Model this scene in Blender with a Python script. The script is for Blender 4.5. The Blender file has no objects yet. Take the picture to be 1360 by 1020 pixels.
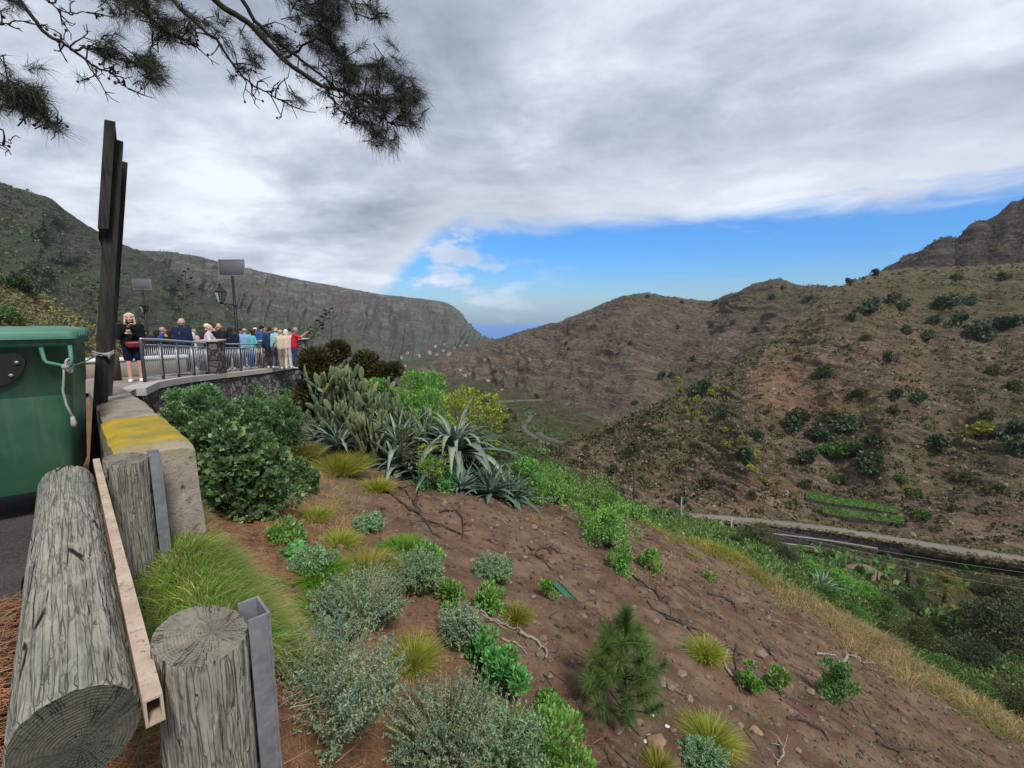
import bpy, math, random
import numpy as np
from mathutils import Vector, Matrix
from mathutils.bvhtree import BVHTree

# ------------------------------------------------------------------ camera
S = bpy.context.scene
PW, PH, F, HOR, CZ = 1360.0, 1020.0, 610.0, 424.0, 1.45
PITCH = math.atan((PH / 2 - HOR) / F)
cd = bpy.data.cameras.new("camera")
cam = bpy.data.objects.new("camera", cd)
S.collection.objects.link(cam)
cam.location = (0, 0, CZ)
cam.rotation_euler = (math.pi / 2 - PITCH, 0, 0)
cd.sensor_width = 36.0
cd.lens = 36.0 * F / PW
cd.clip_start = 0.05
cd.clip_end = 100000.0
S.camera = cam
S.view_settings.view_transform = 'Standard'
S.view_settings.look = 'None'
S.view_settings.exposure = 0.8
S.view_settings.gamma = 1.0
S.cycles.use_denoising = True
S.cycles.max_bounces = 6
S.cycles.diffuse_bounces = 3
S.cycles.glossy_bounces = 2
S.cycles.transmission_bounces = 4
S.cycles.transparent_max_bounces = 8
S.cycles.volume_bounces = 1

# ------------------------------------------------------------------ sky
SUN_EL, SUN_ROT = math.radians(52), math.radians(150)
wd = bpy.data.worlds.new("World")
S.world = wd
wd.use_nodes = True
NT = wd.node_tree
for n in list(NT.nodes):
    NT.nodes.remove(n)


class G:
    """tiny node graph writer"""
    def __init__(s, nt):
        s.nt = nt

    def n(s, typ, ins=None, **props):
        nd = s.nt.nodes.new(typ)
        for k, v in props.items():
            setattr(nd, k, v)
        for k, v in (ins or {}).items():
            s.put(nd.inputs[k], v)
        return nd

    def put(s, sock, v):
        if hasattr(v, 'is_linked'):
            s.nt.links.new(v, sock)
        elif isinstance(v, (tuple, list)) and len(v) == 3 and sock.type == 'RGBA':
            sock.default_value = (*v, 1)
        else:
            sock.default_value = v

    def m(s, op, a, b=0.0, c=0.0, clamp=False):
        nd = s.n('ShaderNodeMath', {0: a, 1: b, 2: c}, operation=op)
        nd.use_clamp = clamp
        return nd.outputs[0]

    def mr(s, v, a, b, c=0.0, d=1.0, smooth=True):
        nd = s.n('ShaderNodeMapRange', {0: v, 1: a, 2: b, 3: c, 4: d})
        nd.interpolation_type = 'SMOOTHSTEP' if smooth else 'LINEAR'
        return nd.outputs[0]

    def mix(s, f, a, b, blend='MIX'):
        nd = s.n('ShaderNodeMix', data_type='RGBA', blend_type=blend)
        s.put(nd.inputs[0], f); s.put(nd.inputs[6], a); s.put(nd.inputs[7], b)
        return nd.outputs[2]

    def noise(s, vec, scale, detail=4, rough=.55, dist=0.0, col=False):
        nd = s.n('ShaderNodeTexNoise', {'Scale': scale, 'Detail': detail, 'Roughness': rough, 'Distortion': dist})
        if vec is not None:
            s.put(nd.inputs['Vector'], vec)
        return nd.outputs['Color' if col else 'Fac']

    def mapping(s, vec, scale=(1, 1, 1), rot=(0, 0, 0), loc=(0, 0, 0)):
        nd = s.n('ShaderNodeMapping', {'Vector': vec, 'Scale': scale, 'Rotation': rot, 'Location': loc})
        return nd.outputs[0]


g = G(NT)
tc = g.n('ShaderNodeTexCoord').outputs['Generated']
sx = g.n('ShaderNodeSeparateXYZ', {0: tc})
dx, dy, dz = sx.outputs
sky = g.n('ShaderNodeTexSky', sky_type='NISHITA', sun_disc=False, sun_elevation=SUN_EL, sun_rotation=SUN_ROT)
hor = g.m('SQRT', g.m('ADD', g.m('MULTIPLY', dx, dx), g.m('MULTIPLY', dy, dy)))
elev = g.m('DIVIDE', dz, g.m('MAXIMUM', hor, .02))
az = g.m('ARCTAN2', dx, dy)
zz = g.m('ADD', g.m('MAXIMUM', dz, 0.0), .20)
qv = g.n('ShaderNodeCombineXYZ', {0: g.m('DIVIDE', dx, zz), 1: g.m('DIVIDE', dy, zz), 2: 0.0}).outputs[0]
big = g.noise(g.mapping(qv, loc=(3.1, 1.7, 0)), .85, 6, .55, .35)
fine = g.noise(g.mapping(qv, scale=(1, 1.3, 1), loc=(7.3, 2.2, 4)), 2.6, 6, .6, .25)
streak = g.noise(g.mapping(g.n('ShaderNodeCombineXYZ', {0: az, 1: elev, 2: 0.0}).outputs[0], scale=(5, 24, 1), loc=(1.15, .4, 0)), 1.0, 6, .6, .5)
# edge of the overcast deck: high on the seaward side, down to the ridge elsewhere
edge = g.m('MULTIPLY', g.mr(az, -.36, -.10), g.mr(az, 1.0, 1.7, 1, 0))
edge = g.m('MULTIPLY', edge, .190)
wob = g.m('MULTIPLY', g.m('SUBTRACT', streak, .5), .085)
edge = g.m('ADD', edge, wob)
deck = g.mr(g.m('SUBTRACT', elev, edge), -.022, .030)
puff = g.noise(g.mapping(g.n('ShaderNodeCombineXYZ', {0: az, 1: elev, 2: 0.0}).outputs[0], scale=(7, 17, 1), loc=(2.3, .9, 0)), 1.0, 7, .58, .25)
wisp = g.mr(puff, .47, .60)
wisp = g.m('MULTIPLY', wisp, g.mr(az, -.20, .16, 1, .0))
wisp = g.m('MAXIMUM', wisp, g.m('MULTIPLY', g.mr(streak, .58, .80), .35))
wisp = g.m('MULTIPLY', wisp, .9)
cover = g.m('MAXIMUM', deck, wisp)
shade = g.m('ADD', g.m('MULTIPLY', big, .70), g.m('MULTIPLY', fine, .30))
ccol = g.n('ShaderNodeValToRGB', {0: shade})
cr = ccol.color_ramp
cr.elements[0].position = .36; cr.elements[0].color = (.155, .185, .235, 1)
cr.elements[1].position = .63; cr.elements[1].color = (.53, .565, .62, 1)
e = cr.elements.new(.5); e.color = (.305, .34, .405, 1)
# thin bright rim where the deck breaks up
rim = g.mr(g.m('SUBTRACT', elev, edge), .01, .20, .42, 0)
cloudc = g.mix(rim, ccol.outputs[0], (.60, .635, .69))
tint = g.mix(g.mr(elev, .0, .14), (.72, .98, 1.22), (.36, .86, 1.5))
blue = g.mix(1.0, sky.outputs[0], tint, 'MULTIPLY')
bgs = g.n('ShaderNodeBackground', {0: blue, 1: .066})
bgc = g.n('ShaderNodeBackground', {0: cloudc, 1: 1.0})
mx = g.n('ShaderNodeMixShader', {0: cover, 1: bgs.outputs[0], 2: bgc.outputs[0]})
g.n('ShaderNodeOutputWorld', {0: mx.outputs[0]})

# ------------------------------------------------------------------ sun behind the overcast
ld = bpy.data.lights.new("sun", 'SUN')
ld.energy = 2.2
ld.angle = math.radians(10)
ld.color = (1, .96, .9)
sun = bpy.data.objects.new("sun", ld)
S.collection.objects.link(sun)
sd = Vector((math.sin(SUN_ROT) * math.cos(SUN_EL), math.cos(SUN_ROT) * math.cos(SUN_EL), math.sin(SUN_EL)))
sun.rotation_euler = sd.to_track_quat('Z', 'Y').to_euler()

# ------------------------------------------------------------------ helpers
RNG = np.random.default_rng(7)
random.seed(7)
cp, sp = math.cos(PITCH), math.sin(PITCH)


def ratio(px, py):
    v = (PH / 2 - py) / F
    k = cp + sp * v
    return (px - PW / 2) / F / k, (-sp + cp * v) / k


def at(px, py, Y):
    """the place that lies in the direction of a pixel at a distance Y ahead"""
    a, b = ratio(px, py)
    return np.array((a * Y, Y, CZ + b * Y))


def hash3(ix, iy, iz, seed):
    h = (ix.astype(np.uint32) * np.uint32(374761393) + iy.astype(np.uint32) * np.uint32(668265263)
         + iz.astype(np.uint32) * np.uint32(2147483647) + np.uint32(seed) * np.uint32(144665))
    h = (h ^ (h >> np.uint32(13))) * np.uint32(1274126177)
    h = h ^ (h >> np.uint32(16))
    return h.astype(np.float64) / 4294967295.0 * 2 - 1


def vnoise(x, y, z=None, seed=1):
    x = np.asarray(x, float); y = np.asarray(y, float)
    z = np.zeros_like(x) if z is None else np.asarray(z, float)
    fx, fy, fz = np.floor(x), np.floor(y), np.floor(z)
    ix, iy, iz = fx.astype(np.int64), fy.astype(np.int64), fz.astype(np.int64)
    tx, ty, tz = x - fx, y - fy, z - fz
    tx = tx ** 3 * (tx * (tx * 6 - 15) + 10); ty = ty ** 3 * (ty * (ty * 6 - 15) + 10); tz = tz ** 3 * (tz * (tz * 6 - 15) + 10)
    with np.errstate(over='ignore'):
        r = 0
        for a in (0, 1):
            for b in (0, 1):
                for c in (0, 1):
                    w = (tx if a else 1 - tx) * (ty if b else 1 - ty) * (tz if c else 1 - tz)
                    r = r + w * hash3(ix + a, iy + b, iz + c, seed)
    return r


def fbm(x, y, z=None, oct=5, seed=1, gain=.5, ridged=False):
    t, a, s = 0, 1.0, 0
    for o in range(oct):
        n = vnoise(np.asarray(x) * 2 ** o + 13.7 * o, np.asarray(y) * 2 ** o + 7.1 * o, None if z is None else np.asarray(z) * 2 ** o, seed + o)
        if ridged:
            n = 1 - 2 * np.abs(n)
        t = t + a * n; s += a; a *= gain
    return t / s


def sstep(a, b, x):
    t = np.clip((np.asarray(x, float) - a) / (b - a), 0, 1)
    return t * t * (3 - 2 * t)


def unit(v):
    v = np.asarray(v, float)
    return v / np.maximum(np.linalg.norm(v, axis=-1, keepdims=True), 1e-9)


# ---- mesh collecting
class MB:
    def __init__(s):
        s.V = []; s.F = []; s.n = 0

    def add(s, V, *Fs):
        V = np.asarray(V, float).reshape(-1, 3)
        for f in Fs:
            f = np.asarray(f, np.int64)
            if f.size:
                s.F.append(f + s.n)
        s.V.append(V); s.n += len(V)
        return s

    def arr(s):
        return np.concatenate(s.V) if s.V else np.zeros((0, 3))

    def mesh(s, name, mat=None, smooth=True):
        V = s.arr()
        me = bpy.data.meshes.new(name)
        me.vertices.add(len(V)); me.vertices.foreach_set('co', V.astype(np.float32).ravel())
        idx = np.concatenate([f.ravel() for f in s.F]); cnt = np.concatenate([np.full(len(f), f.shape[1]) for f in s.F])
        me.loops.add(len(idx)); me.loops.foreach_set('vertex_index', idx.astype(np.int32))
        me.polygons.add(len(cnt))
        st = np.concatenate([[0], np.cumsum(cnt)[:-1]])
        me.polygons.foreach_set('loop_start', st.astype(np.int32))
        me.polygons.foreach_set('loop_total', cnt.astype(np.int32))
        me.polygons.foreach_set('use_smooth', np.full(len(cnt), smooth))
        me.update(calc_edges=True)
        if mat:
            me.materials.append(mat)
        return me

    def build(s, name, mat, parent=None, smooth=True, loc=None):
        o = bpy.data.objects.new(name, s.mesh(name, mat, smooth))
        S.collection.objects.link(o)
        if parent:
            o.parent = parent
        if loc is not None:
            o.location = loc
        return o

    # ---- shapes
    def box(s, lo, hi, M=None, bev=0.0):
        x0, y0, z0 = lo; x1, y1, z1 = hi
        if bev <= 0:
            V = np.array([(x, y, z) for z in (z0, z1) for y in (y0, y1) for x in (x0, x1)], float)
            Fq = [(0, 2, 3, 1), (4, 5, 7, 6), (0, 1, 5, 4), (2, 6, 7, 3), (0, 4, 6, 2), (1, 3, 7, 5)]
            return s.add(xf(V, M), Fq)
        b = bev
        c = np.array([(x0 + x1) / 2, (y0 + y1) / 2, (z0 + z1) / 2]); h = np.array([(x1 - x0) / 2, (y1 - y0) / 2, (z1 - z0) / 2])
        V = []; idx = {}
        for sx_ in (-1, 1):
            for sy_ in (-1, 1):
                for sz_ in (-1, 1):
                    for ax in range(3):
                        p = (h - b) * (sx_, sy_, sz_)
                        p[ax] = h[ax] * (sx_, sy_, sz_)[ax]
                        idx[(sx_, sy_, sz_, ax)] = len(V); V.append(c + p)
        Q, T = [], []
        for ax in range(3):
            o1, o2 = [(1, 2), (2, 0), (0, 1)][ax]
            for sg in (-1, 1):
                def k(a, b_):
                    t = [0, 0, 0]; t[ax] = sg; t[o1] = a; t[o2] = b_
                    return idx[(*t, ax)]
                q = [k(-1, -1), k(1, -1), k(1, 1), k(-1, 1)]
                Q.append(q if sg > 0 else q[::-1])
        for ax in range(3):
            o1, o2 = [(1, 2), (2, 0), (0, 1)][ax]
            for s1 in (-1, 1):
                for s2 in (-1, 1):
                    def k2(a, f):
                        t = [0, 0, 0]; t[ax] = a; t[o1] = s1; t[o2] = s2
                        return idx[(*t, f)]
                    q = [k2(-1, o1), k2(1, o1), k2(1, o2), k2(-1, o2)]
                    Q.append(q if s1 * s2 < 0 else q[::-1])
        for a in (-1, 1):
            for b_ in (-1, 1):
                for c_ in (-1, 1):
                    t = [idx[(a, b_, c_, i)] for i in range(3)]
                    T.append(t if a * b_ * c_ > 0 else t[::-1])
        return s.add(xf(np.array(V), M), Q, T)

    def tube(s, P, R, sides=6, caps=True, M=None):
        P = np.asarray(P, float); n = len(P)
        R = np.full(n, R, float) if np.isscalar(R) else np.asarray(R, float)
        T = np.gradient(P, axis=0); T = unit(T)
        ref = np.array((0, 0, 1.0)) if abs(T[0][2]) < .9 else np.array((1.0, 0, 0))
        a = unit(np.cross(T[0], ref)); A = []
        for t in T:
            a = unit(a - t * np.dot(a, t)); A.append(a)
        A = np.array(A); B = np.cross(T, A)
        th = np.arange(sides) * 2 * math.pi / sides
        V = P[:, None] + R[:, None, None] * (np.cos(th)[None, :, None] * A[:, None] + np.sin(th)[None, :, None] * B[:, None])
        V = V.reshape(-1, 3)
        i = np.arange(n - 1)[:, None] * sides; j = np.arange(sides)[None]; k = (j + 1) % sides
        Q = np.stack([i + j, i + k, i + sides + k, i + sides + j], -1).reshape(-1, 4)
        Fs = [Q]
        if caps:
            V = np.concatenate([V, P[:1], P[-1:]]); c0, c1 = len(V) - 2, len(V) - 1
            jj = np.arange(sides); kk = (jj + 1) % sides; e = (n - 1) * sides
            Fs.append(np.concatenate([np.stack([np.full(sides, c0), kk, jj], -1), np.stack([np.full(sides, c1), e + jj, e + kk], -1)]))
        return s.add(xf(V, M), *Fs)

    def ball(s, c, r, seg=10, rings=7, M=None, noise=0, seed=1):
        r = np.array((r, r, r) if np.isscalar(r) else r, float)
        th = np.linspace(0, math.pi, rings + 1)[1:-1]; ph = np.arange(seg) * 2 * math.pi / seg
        D = np.stack([np.outer(np.sin(th), np.cos(ph)), np.outer(np.sin(th), np.sin(ph)), np.outer(np.cos(th), np.ones(seg))], -1).reshape(-1, 3)
        D = np.concatenate([D, [(0, 0, 1), (0, 0, -1)]])
        k = 1.0
        if noise:
            k = (1 + noise * fbm(D[:, 0] * 1.6 + seed * 3.3, D[:, 1] * 1.6, D[:, 2] * 1.6, 3, seed))[:, None]
        V = np.asarray(c, float) + D * r * k
        n = rings - 1
        i = np.arange(n - 1)[:, None] * seg; j = np.arange(seg)[None]; kx = (j + 1) % seg
        Q = np.stack([i + j, i + seg + j, i + seg + kx, i + kx], -1).reshape(-1, 4)
        jj = np.arange(seg); kk = (jj + 1) % seg; t, b = n * seg, n * seg + 1; e = (n - 1) * seg
        T = np.concatenate([np.stack([np.full(seg, t), jj, kk], -1), np.stack([np.full(seg, b), e + kk, e + jj], -1)])
        return s.add(xf(V, M), Q, T)

    def capsule(s, a, b, ra, rb, seg=10, M=None):
        a = np.asarray(a, float); b = np.asarray(b, float)
        d = unit(b - a)
        ang = np.linspace(-math.pi / 2, 0, 4)[:-1]
        P = [a + d * ra * math.sin(t) for t in ang] + [a, b] + [b + d * rb * math.sin(-t) for t in ang[::-1]]
        R = [max(ra * math.cos(t), ra * .02) for t in ang] + [ra, rb] + [max(rb * math.cos(t), rb * .02) for t in ang[::-1]]
        return s.tube(P, R, seg, True, M)

    # ---- foliage, all arrays
    def leaves(s, P, D, size, aspect=.5, bend=.25, up=None):
        P = np.asarray(P, float); n = len(P); D = unit(D)
        size = np.broadcast_to(np.asarray(size, float), (n,))[:, None]
        r = RNG.normal(size=(n, 3)) if up is None else np.asarray(up) + RNG.normal(size=(n, 3)) * .45
        side = unit(np.cross(D, r)); nor = np.cross(side, D)
        w = side * size * aspect * .5
        mid = P + D * size * .5 + nor * size * bend * .3
        tip = P + D * size - nor * size * bend * .3
        V = np.stack([P, mid - w, tip, mid + w], 1).reshape(-1, 3)
        return s.add(V, np.arange(4 * n).reshape(n, 4))

    def blades(s, P, D, L, w, droop=.3, seg=3):
        P = np.asarray(P, float); n = len(P); D = unit(D)
        L = np.broadcast_to(np.asarray(L, float), (n,))[:, None]; w = np.broadcast_to(np.asarray(w, float), (n,))[:, None]
        side = unit(np.cross(D, RNG.normal(size=(n, 3))))
        t = np.linspace(0, 1, seg + 1)
        rows = []
        for k in t:
            c = P + D * L * k + np.array((0, 0, -1.0)) * L * droop * k * k
            ww = side * w * .5 * (1 - k * .93)
            rows += [c - ww, c + ww]
        V = np.stack(rows, 1)
        m = 2 * (seg + 1)
        base = np.arange(n)[:, None] * m
        Fq = np.concatenate([base + np.array([2 * k, 2 * k + 1, 2 * k + 3, 2 * k + 2]) for k in range(seg)])
        return s.add(V.reshape(-1, 3), Fq)


def xf(V, M):
    if M is None:
        return V
    M = np.array(M)
    return V @ M[:3, :3].T + M[:3, 3]


def rotz(a, loc=(0, 0, 0)):
    return np.array(Matrix.Translation(Vector(loc)) @ Matrix.Rotation(a, 4, 'Z'))


def tag(o, label=None, cat=None, group=None, kind=None):
    if label: o['label'] = label
    if cat: o['category'] = cat
    if group: o['group'] = group
    if kind: o['kind'] = kind
    return o


def thing(name, label, cat, loc=(0, 0, 0), rz=0, group=None):
    o = bpy.data.objects.new(name, None)
    o.empty_display_size = .1
    S.collection.objects.link(o)
    o.location = loc; o.rotation_euler = (0, 0, rz)
    return tag(o, label, cat, group)


KIDS = {}


def copy_thing(o, loc, rz=0, sc=1.0, label=None, group=None):
    """a copy of a thing with copies of its parts and sub-parts"""
    if o not in KIDS:
        KIDS[o] = [(c, list(c.children)) for c in o.children]
    r = o.copy(); S.collection.objects.link(r)
    r.location = loc; r.rotation_euler = (0, 0, rz); r.scale = (sc, sc, sc) if np.isscalar(sc) else sc
    if label: r['label'] = label
    if group: r['group'] = group
    for c, gs in KIDS[o]:
        d = c.copy(); S.collection.objects.link(d); d.parent = r
        for q in gs:
            e = q.copy(); S.collection.objects.link(e); e.parent = d
    return r


# ------------------------------------------------------------------ materials
def mat(name):
    m = bpy.data.materials.new(name); m.use_nodes = True
    nt = m.node_tree
    for n in list(nt.nodes):
        nt.nodes.remove(n)
    return m, G(nt)


def finish(gr, col, rough=.8, bump=None, bs=.3, bd=.02, metal=0.0, spec=.3, transl=0.0, alpha=None):
    b = gr.n('ShaderNodeBsdfPrincipled', {'Base Color': col, 'Roughness': rough, 'Metallic': metal, 'Specular IOR Level': spec})
    if bump is not None:
        bn = gr.n('ShaderNodeBump', {'Strength': bs, 'Distance': bd, 'Height': bump})
        gr.put(b.inputs['Normal'], bn.outputs[0])
    sh = b.outputs[0]
    if transl:
        t = gr.n('ShaderNodeBsdfTranslucent', {'Color': col})
        sh = gr.n('ShaderNodeMixShader', {0: transl, 1: sh, 2: t.outputs[0]}).outputs[0]
    gr.n('ShaderNodeOutputMaterial', {0: sh})


LEAF = 1.55


def leafmat(name, c1, c2, c3=None, rough=.55, transl=.25, spec=.3):
    m, gr = mat(name)
    ri = gr.n('ShaderNodeNewGeometry').outputs['Random Per Island']
    oi = gr.n('ShaderNodeObjectInfo').outputs['Random']
    c1, c2 = (tuple(x * LEAF for x in q) for q in (c1, c2))
    c3 = c3 and tuple(x * LEAF for x in c3)
    c = gr.mix(ri, c1, c2)
    if c3:
        c = gr.mix(gr.mr(gr.m('FRACT', gr.m('MULTIPLY', ri, 7.31)), .84, .96), c, c3)
    pos = gr.n('ShaderNodeTexCoord').outputs['Object']
    nz = gr.noise(pos, 3.0, 2)
    c = gr.mix(1.0, c, gr.n('ShaderNodeCombineXYZ', {0: gr.mr(nz, .3, .7, .75, 1.3), 1: gr.mr(nz, .3, .7, .8, 1.2), 2: gr.mr(nz, .3, .7, .8, 1.1)}).outputs[0], 'MULTIPLY')
    hs = gr.n('ShaderNodeHueSaturation', {'Color': c, 'Hue': gr.mr(oi, 0, 1, .485, .512), 'Value': gr.mr(oi, 0, 1, .85, 1.15)})
    finish(gr, hs.outputs[0], rough, transl=transl, spec=spec)
    return m


def plain(name, col, rough=.6, metal=0.0, var=.18, scale=8.0, bump=.0, spec=.3):
    m, gr = mat(name)
    pos = gr.n('ShaderNodeTexCoord').outputs['Object']
    nz = gr.noise(pos, scale, 5, .6)
    c = gr.mix(nz, tuple(x * (1 - var) for x in col), tuple(min(1, x * (1 + var)) for x in col))
    finish(gr, c, gr.mr(nz, .3, .7, rough - .08, min(1, rough + .08)), nz if bump else None, bump, .01, metal, spec)
    return m

# ------------------------------------------------------------------ terrain
NX, NY = .718, .696            # across the road edge, downhill
UX, UY = -.696, .718           # along the road edge, towards the terrace
SEA_Z = CZ - 85.0


def pu(x, y):
    return x * NX + y * NY, x * UX + y * UY


def pw(p, u, z=0.0):
    return np.array((p * NX + u * UX, p * NY + u * UY, z))


def terrace_z(y):
    return -.62 * sstep(8.5, 20, y)


CREST = np.array([(-30, 26), (-14, 24), (-9, 22), (-6, 17), (-3, 12.5), (-1.2, 11), (.17, 10.2), (1.9, 11.6), (3.7, 12.6), (5.4, 12.4), (7.3, 11.6), (8.6, 9.8), (9.65, 7.7), (11, 4.0), (12.2, 0), (13.5, -6), (16, -14)])


def crest_d(x, y):
    d = y - np.interp(x, CREST[:, 0], CREST[:, 1])
    sl = np.interp(x, [-8, -3, 0, 6, 8, 10], [.8, .7, .85, .9, .5, .4])
    return d * sl


def ground_z(x, y, detail=True):
    x = np.asarray(x, float); y = np.asarray(y, float)
    p, u = pu(x, y)
    plane = CZ - 2.40 - .434 * x - .118 * y
    cap = -.34 - .30 * (p - .35) + terrace_z(y)
    k = .25
    z = -k * np.log(np.exp(-plane / k) + np.exp(-cap / k))
    top = -.06 + terrace_z(y)
    z = top + (z - top) * sstep(.25, 1.0, p)
    z = np.where(p < .3, top - .12 * sstep(.3, -.2, p), z)
    z = z + .20 * np.exp(-((p - .42) / .24) ** 2) * sstep(1.3, 1.8, u) * sstep(7, 5, u)
    d = crest_d(x, y)
    z = z - 1.05 * np.where(d > 6, d, np.log1p(np.exp(np.minimum(d, 6) * 2.2 - 1.0)) / 2.2)
    if detail:
        a = sstep(.2, 1.2, p)
        z = z + a * (.16 * fbm(x * .5, y * .5, None, 3, 3) + .065 * fbm(x * 2.2, y * 2.2, None, 4, 9) + .024 * fbm(x * 9, y * 9, None, 3, 21, .6))
        # small runnels down the bare slope
        z = z - a * .085 * np.clip(fbm((x * .9 + y * 2.4), (x * .25 - y * .2), None, 3, 31, ridged=True), 0, 1) ** 2
    return z


def grid_faces(r, c):
    i = np.arange(r - 1)[:, None] * c; j = np.arange(c - 1)[None]
    return np.stack([i + j, i + j + 1, i + c + j + 1, i + c + j], -1).reshape(-1, 4)


def vattr(o, name, v):
    a = o.data.attributes.new(name, 'FLOAT', 'POINT')
    a.data.foreach_set('value', np.asarray(v, np.float32).ravel())


BV = {}


def bvh(name, V, Fq):
    BV[name] = BVHTree.FromPolygons(V.tolist(), Fq.tolist())


def hit(px, py, which, lift=0.0):
    """the spot of the built terrain a pixel looks at"""
    a, b = ratio(px, py)
    d = Vector((a, 1, b)).normalized()
    best = None
    for w in which:
        h = BV[w].ray_cast(Vector((0, 0, CZ)), d)
        if h[0] is not None and (best is None or h[3] < best[1]):
            best = (h[0], h[3])
    if best is None:
        return None
    return np.array(best[0]) + (0, 0, lift)


# ---- bare dirt slope below the parapet
m_dirt, gr = mat("dirt_slope")
pos = gr.n('ShaderNodeTexCoord').outputs['Object']
n1 = gr.noise(pos, .55, 5, .6, .4); n2 = gr.noise(pos, 3.1, 6, .65); n3 = gr.noise(pos, 26, 5, .7); n4 = gr.noise(pos, 90, 3, .7)
c = gr.mix(gr.mr(n1, .35, .65), (.092, .053, .034), (.150, .094, .061))
c = gr.mix(gr.mr(n2, .42, .68), c, (.180, .126, .086))
c = gr.mix(gr.mr(gr.noise(pos, 1.3, 5, .7, .6), .52, .68, 0, .7), c, (.072, .043, .030))
lit = gr.n('ShaderNodeAttribute', attribute_name='litter').outputs['Fac']
c = gr.mix(gr.m('MULTIPLY', lit, gr.mr(n2, .25, .6, .45, 1)), c, gr.mix(gr.mr(n3, .3, .7), (.14, .066, .030), (.26, .145, .075)))
gv = gr.n('ShaderNodeAttribute', attribute_name='grassy').outputs['Fac']
c = gr.mix(gr.m('MULTIPLY', gv, gr.mr(n3, .3, .62, .35, 1)), c, gr.mix(n2, (.085, .085, .03), (.16, .14, .06)))
c = gr.mix(gr.mr(n3, .60, .74), c, (.075, .050, .038))
vo = gr.n('ShaderNodeTexVoronoi', {'Vector': pos, 'Scale': 34.0}, feature='F1')
peb = gr.mr(vo.outputs['Distance'], .14, .30, 1, 0)
pick = gr.mr(gr.n('ShaderNodeSeparateColor', {0: vo.outputs['Color']}).outputs[0], .70, .74)
peb = gr.m('MULTIPLY', peb, pick)
c = gr.mix(gr.m('MULTIPLY', peb, .8), c, gr.mix(n4, (.16, .125, .10), (.34, .29, .245)))
h = gr.m('ADD', gr.m('MULTIPLY', n3, .6), gr.m('ADD', gr.m('MULTIPLY', peb, .55), gr.m('MULTIPLY', n4, .25)))
finish(gr, c, .95, h, .75, .035, spec=.1)

xs = np.linspace(-14, 15.5, 740); ys = np.linspace(-1.5, 25.5, 675)
X, Y = np.meshgrid(xs, ys)
Z = ground_z(X, Y)
V = np.stack([X, Y, Z], -1).reshape(-1, 3)
o = MB().add(V, grid_faces(len(ys), len(xs))).build("ground", m_dirt)
tag(o, kind='structure')
P_, U_ = pu(X, Y)
D_ = crest_d(X, Y)
lit_v = sstep(2.6, .8, P_ + .5 * fbm(X, Y, None, 3, 5)) + sstep(.15, .5, fbm(X * .6, Y * .6, None, 3, 77)) * .5 * sstep(6, 2, P_)
vattr(o, 'litter', np.clip(lit_v, 0, 1))
gy = sstep(-1.1, -.1, D_ + .5 * fbm(X * .8, Y * .8, None, 3, 15)) + sstep(.05, .45, fbm(X * .45, Y * .45, None, 3, 44)) * .45 * sstep(4, 9, X) + sstep(6, 2.0, Y) * sstep(3, 6, X) * .4
vattr(o, 'grassy', np.clip(gy, 0, 1))
xs2 = np.linspace(-14, 15.5, 260); ys2 = np.linspace(-1.5, 25.5, 240)
X2, Y2 = np.meshgrid(xs2, ys2)
bvh('near', np.stack([X2, Y2, ground_z(X2, Y2)], -1).reshape(-1, 3), grid_faces(240, 260))


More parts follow.
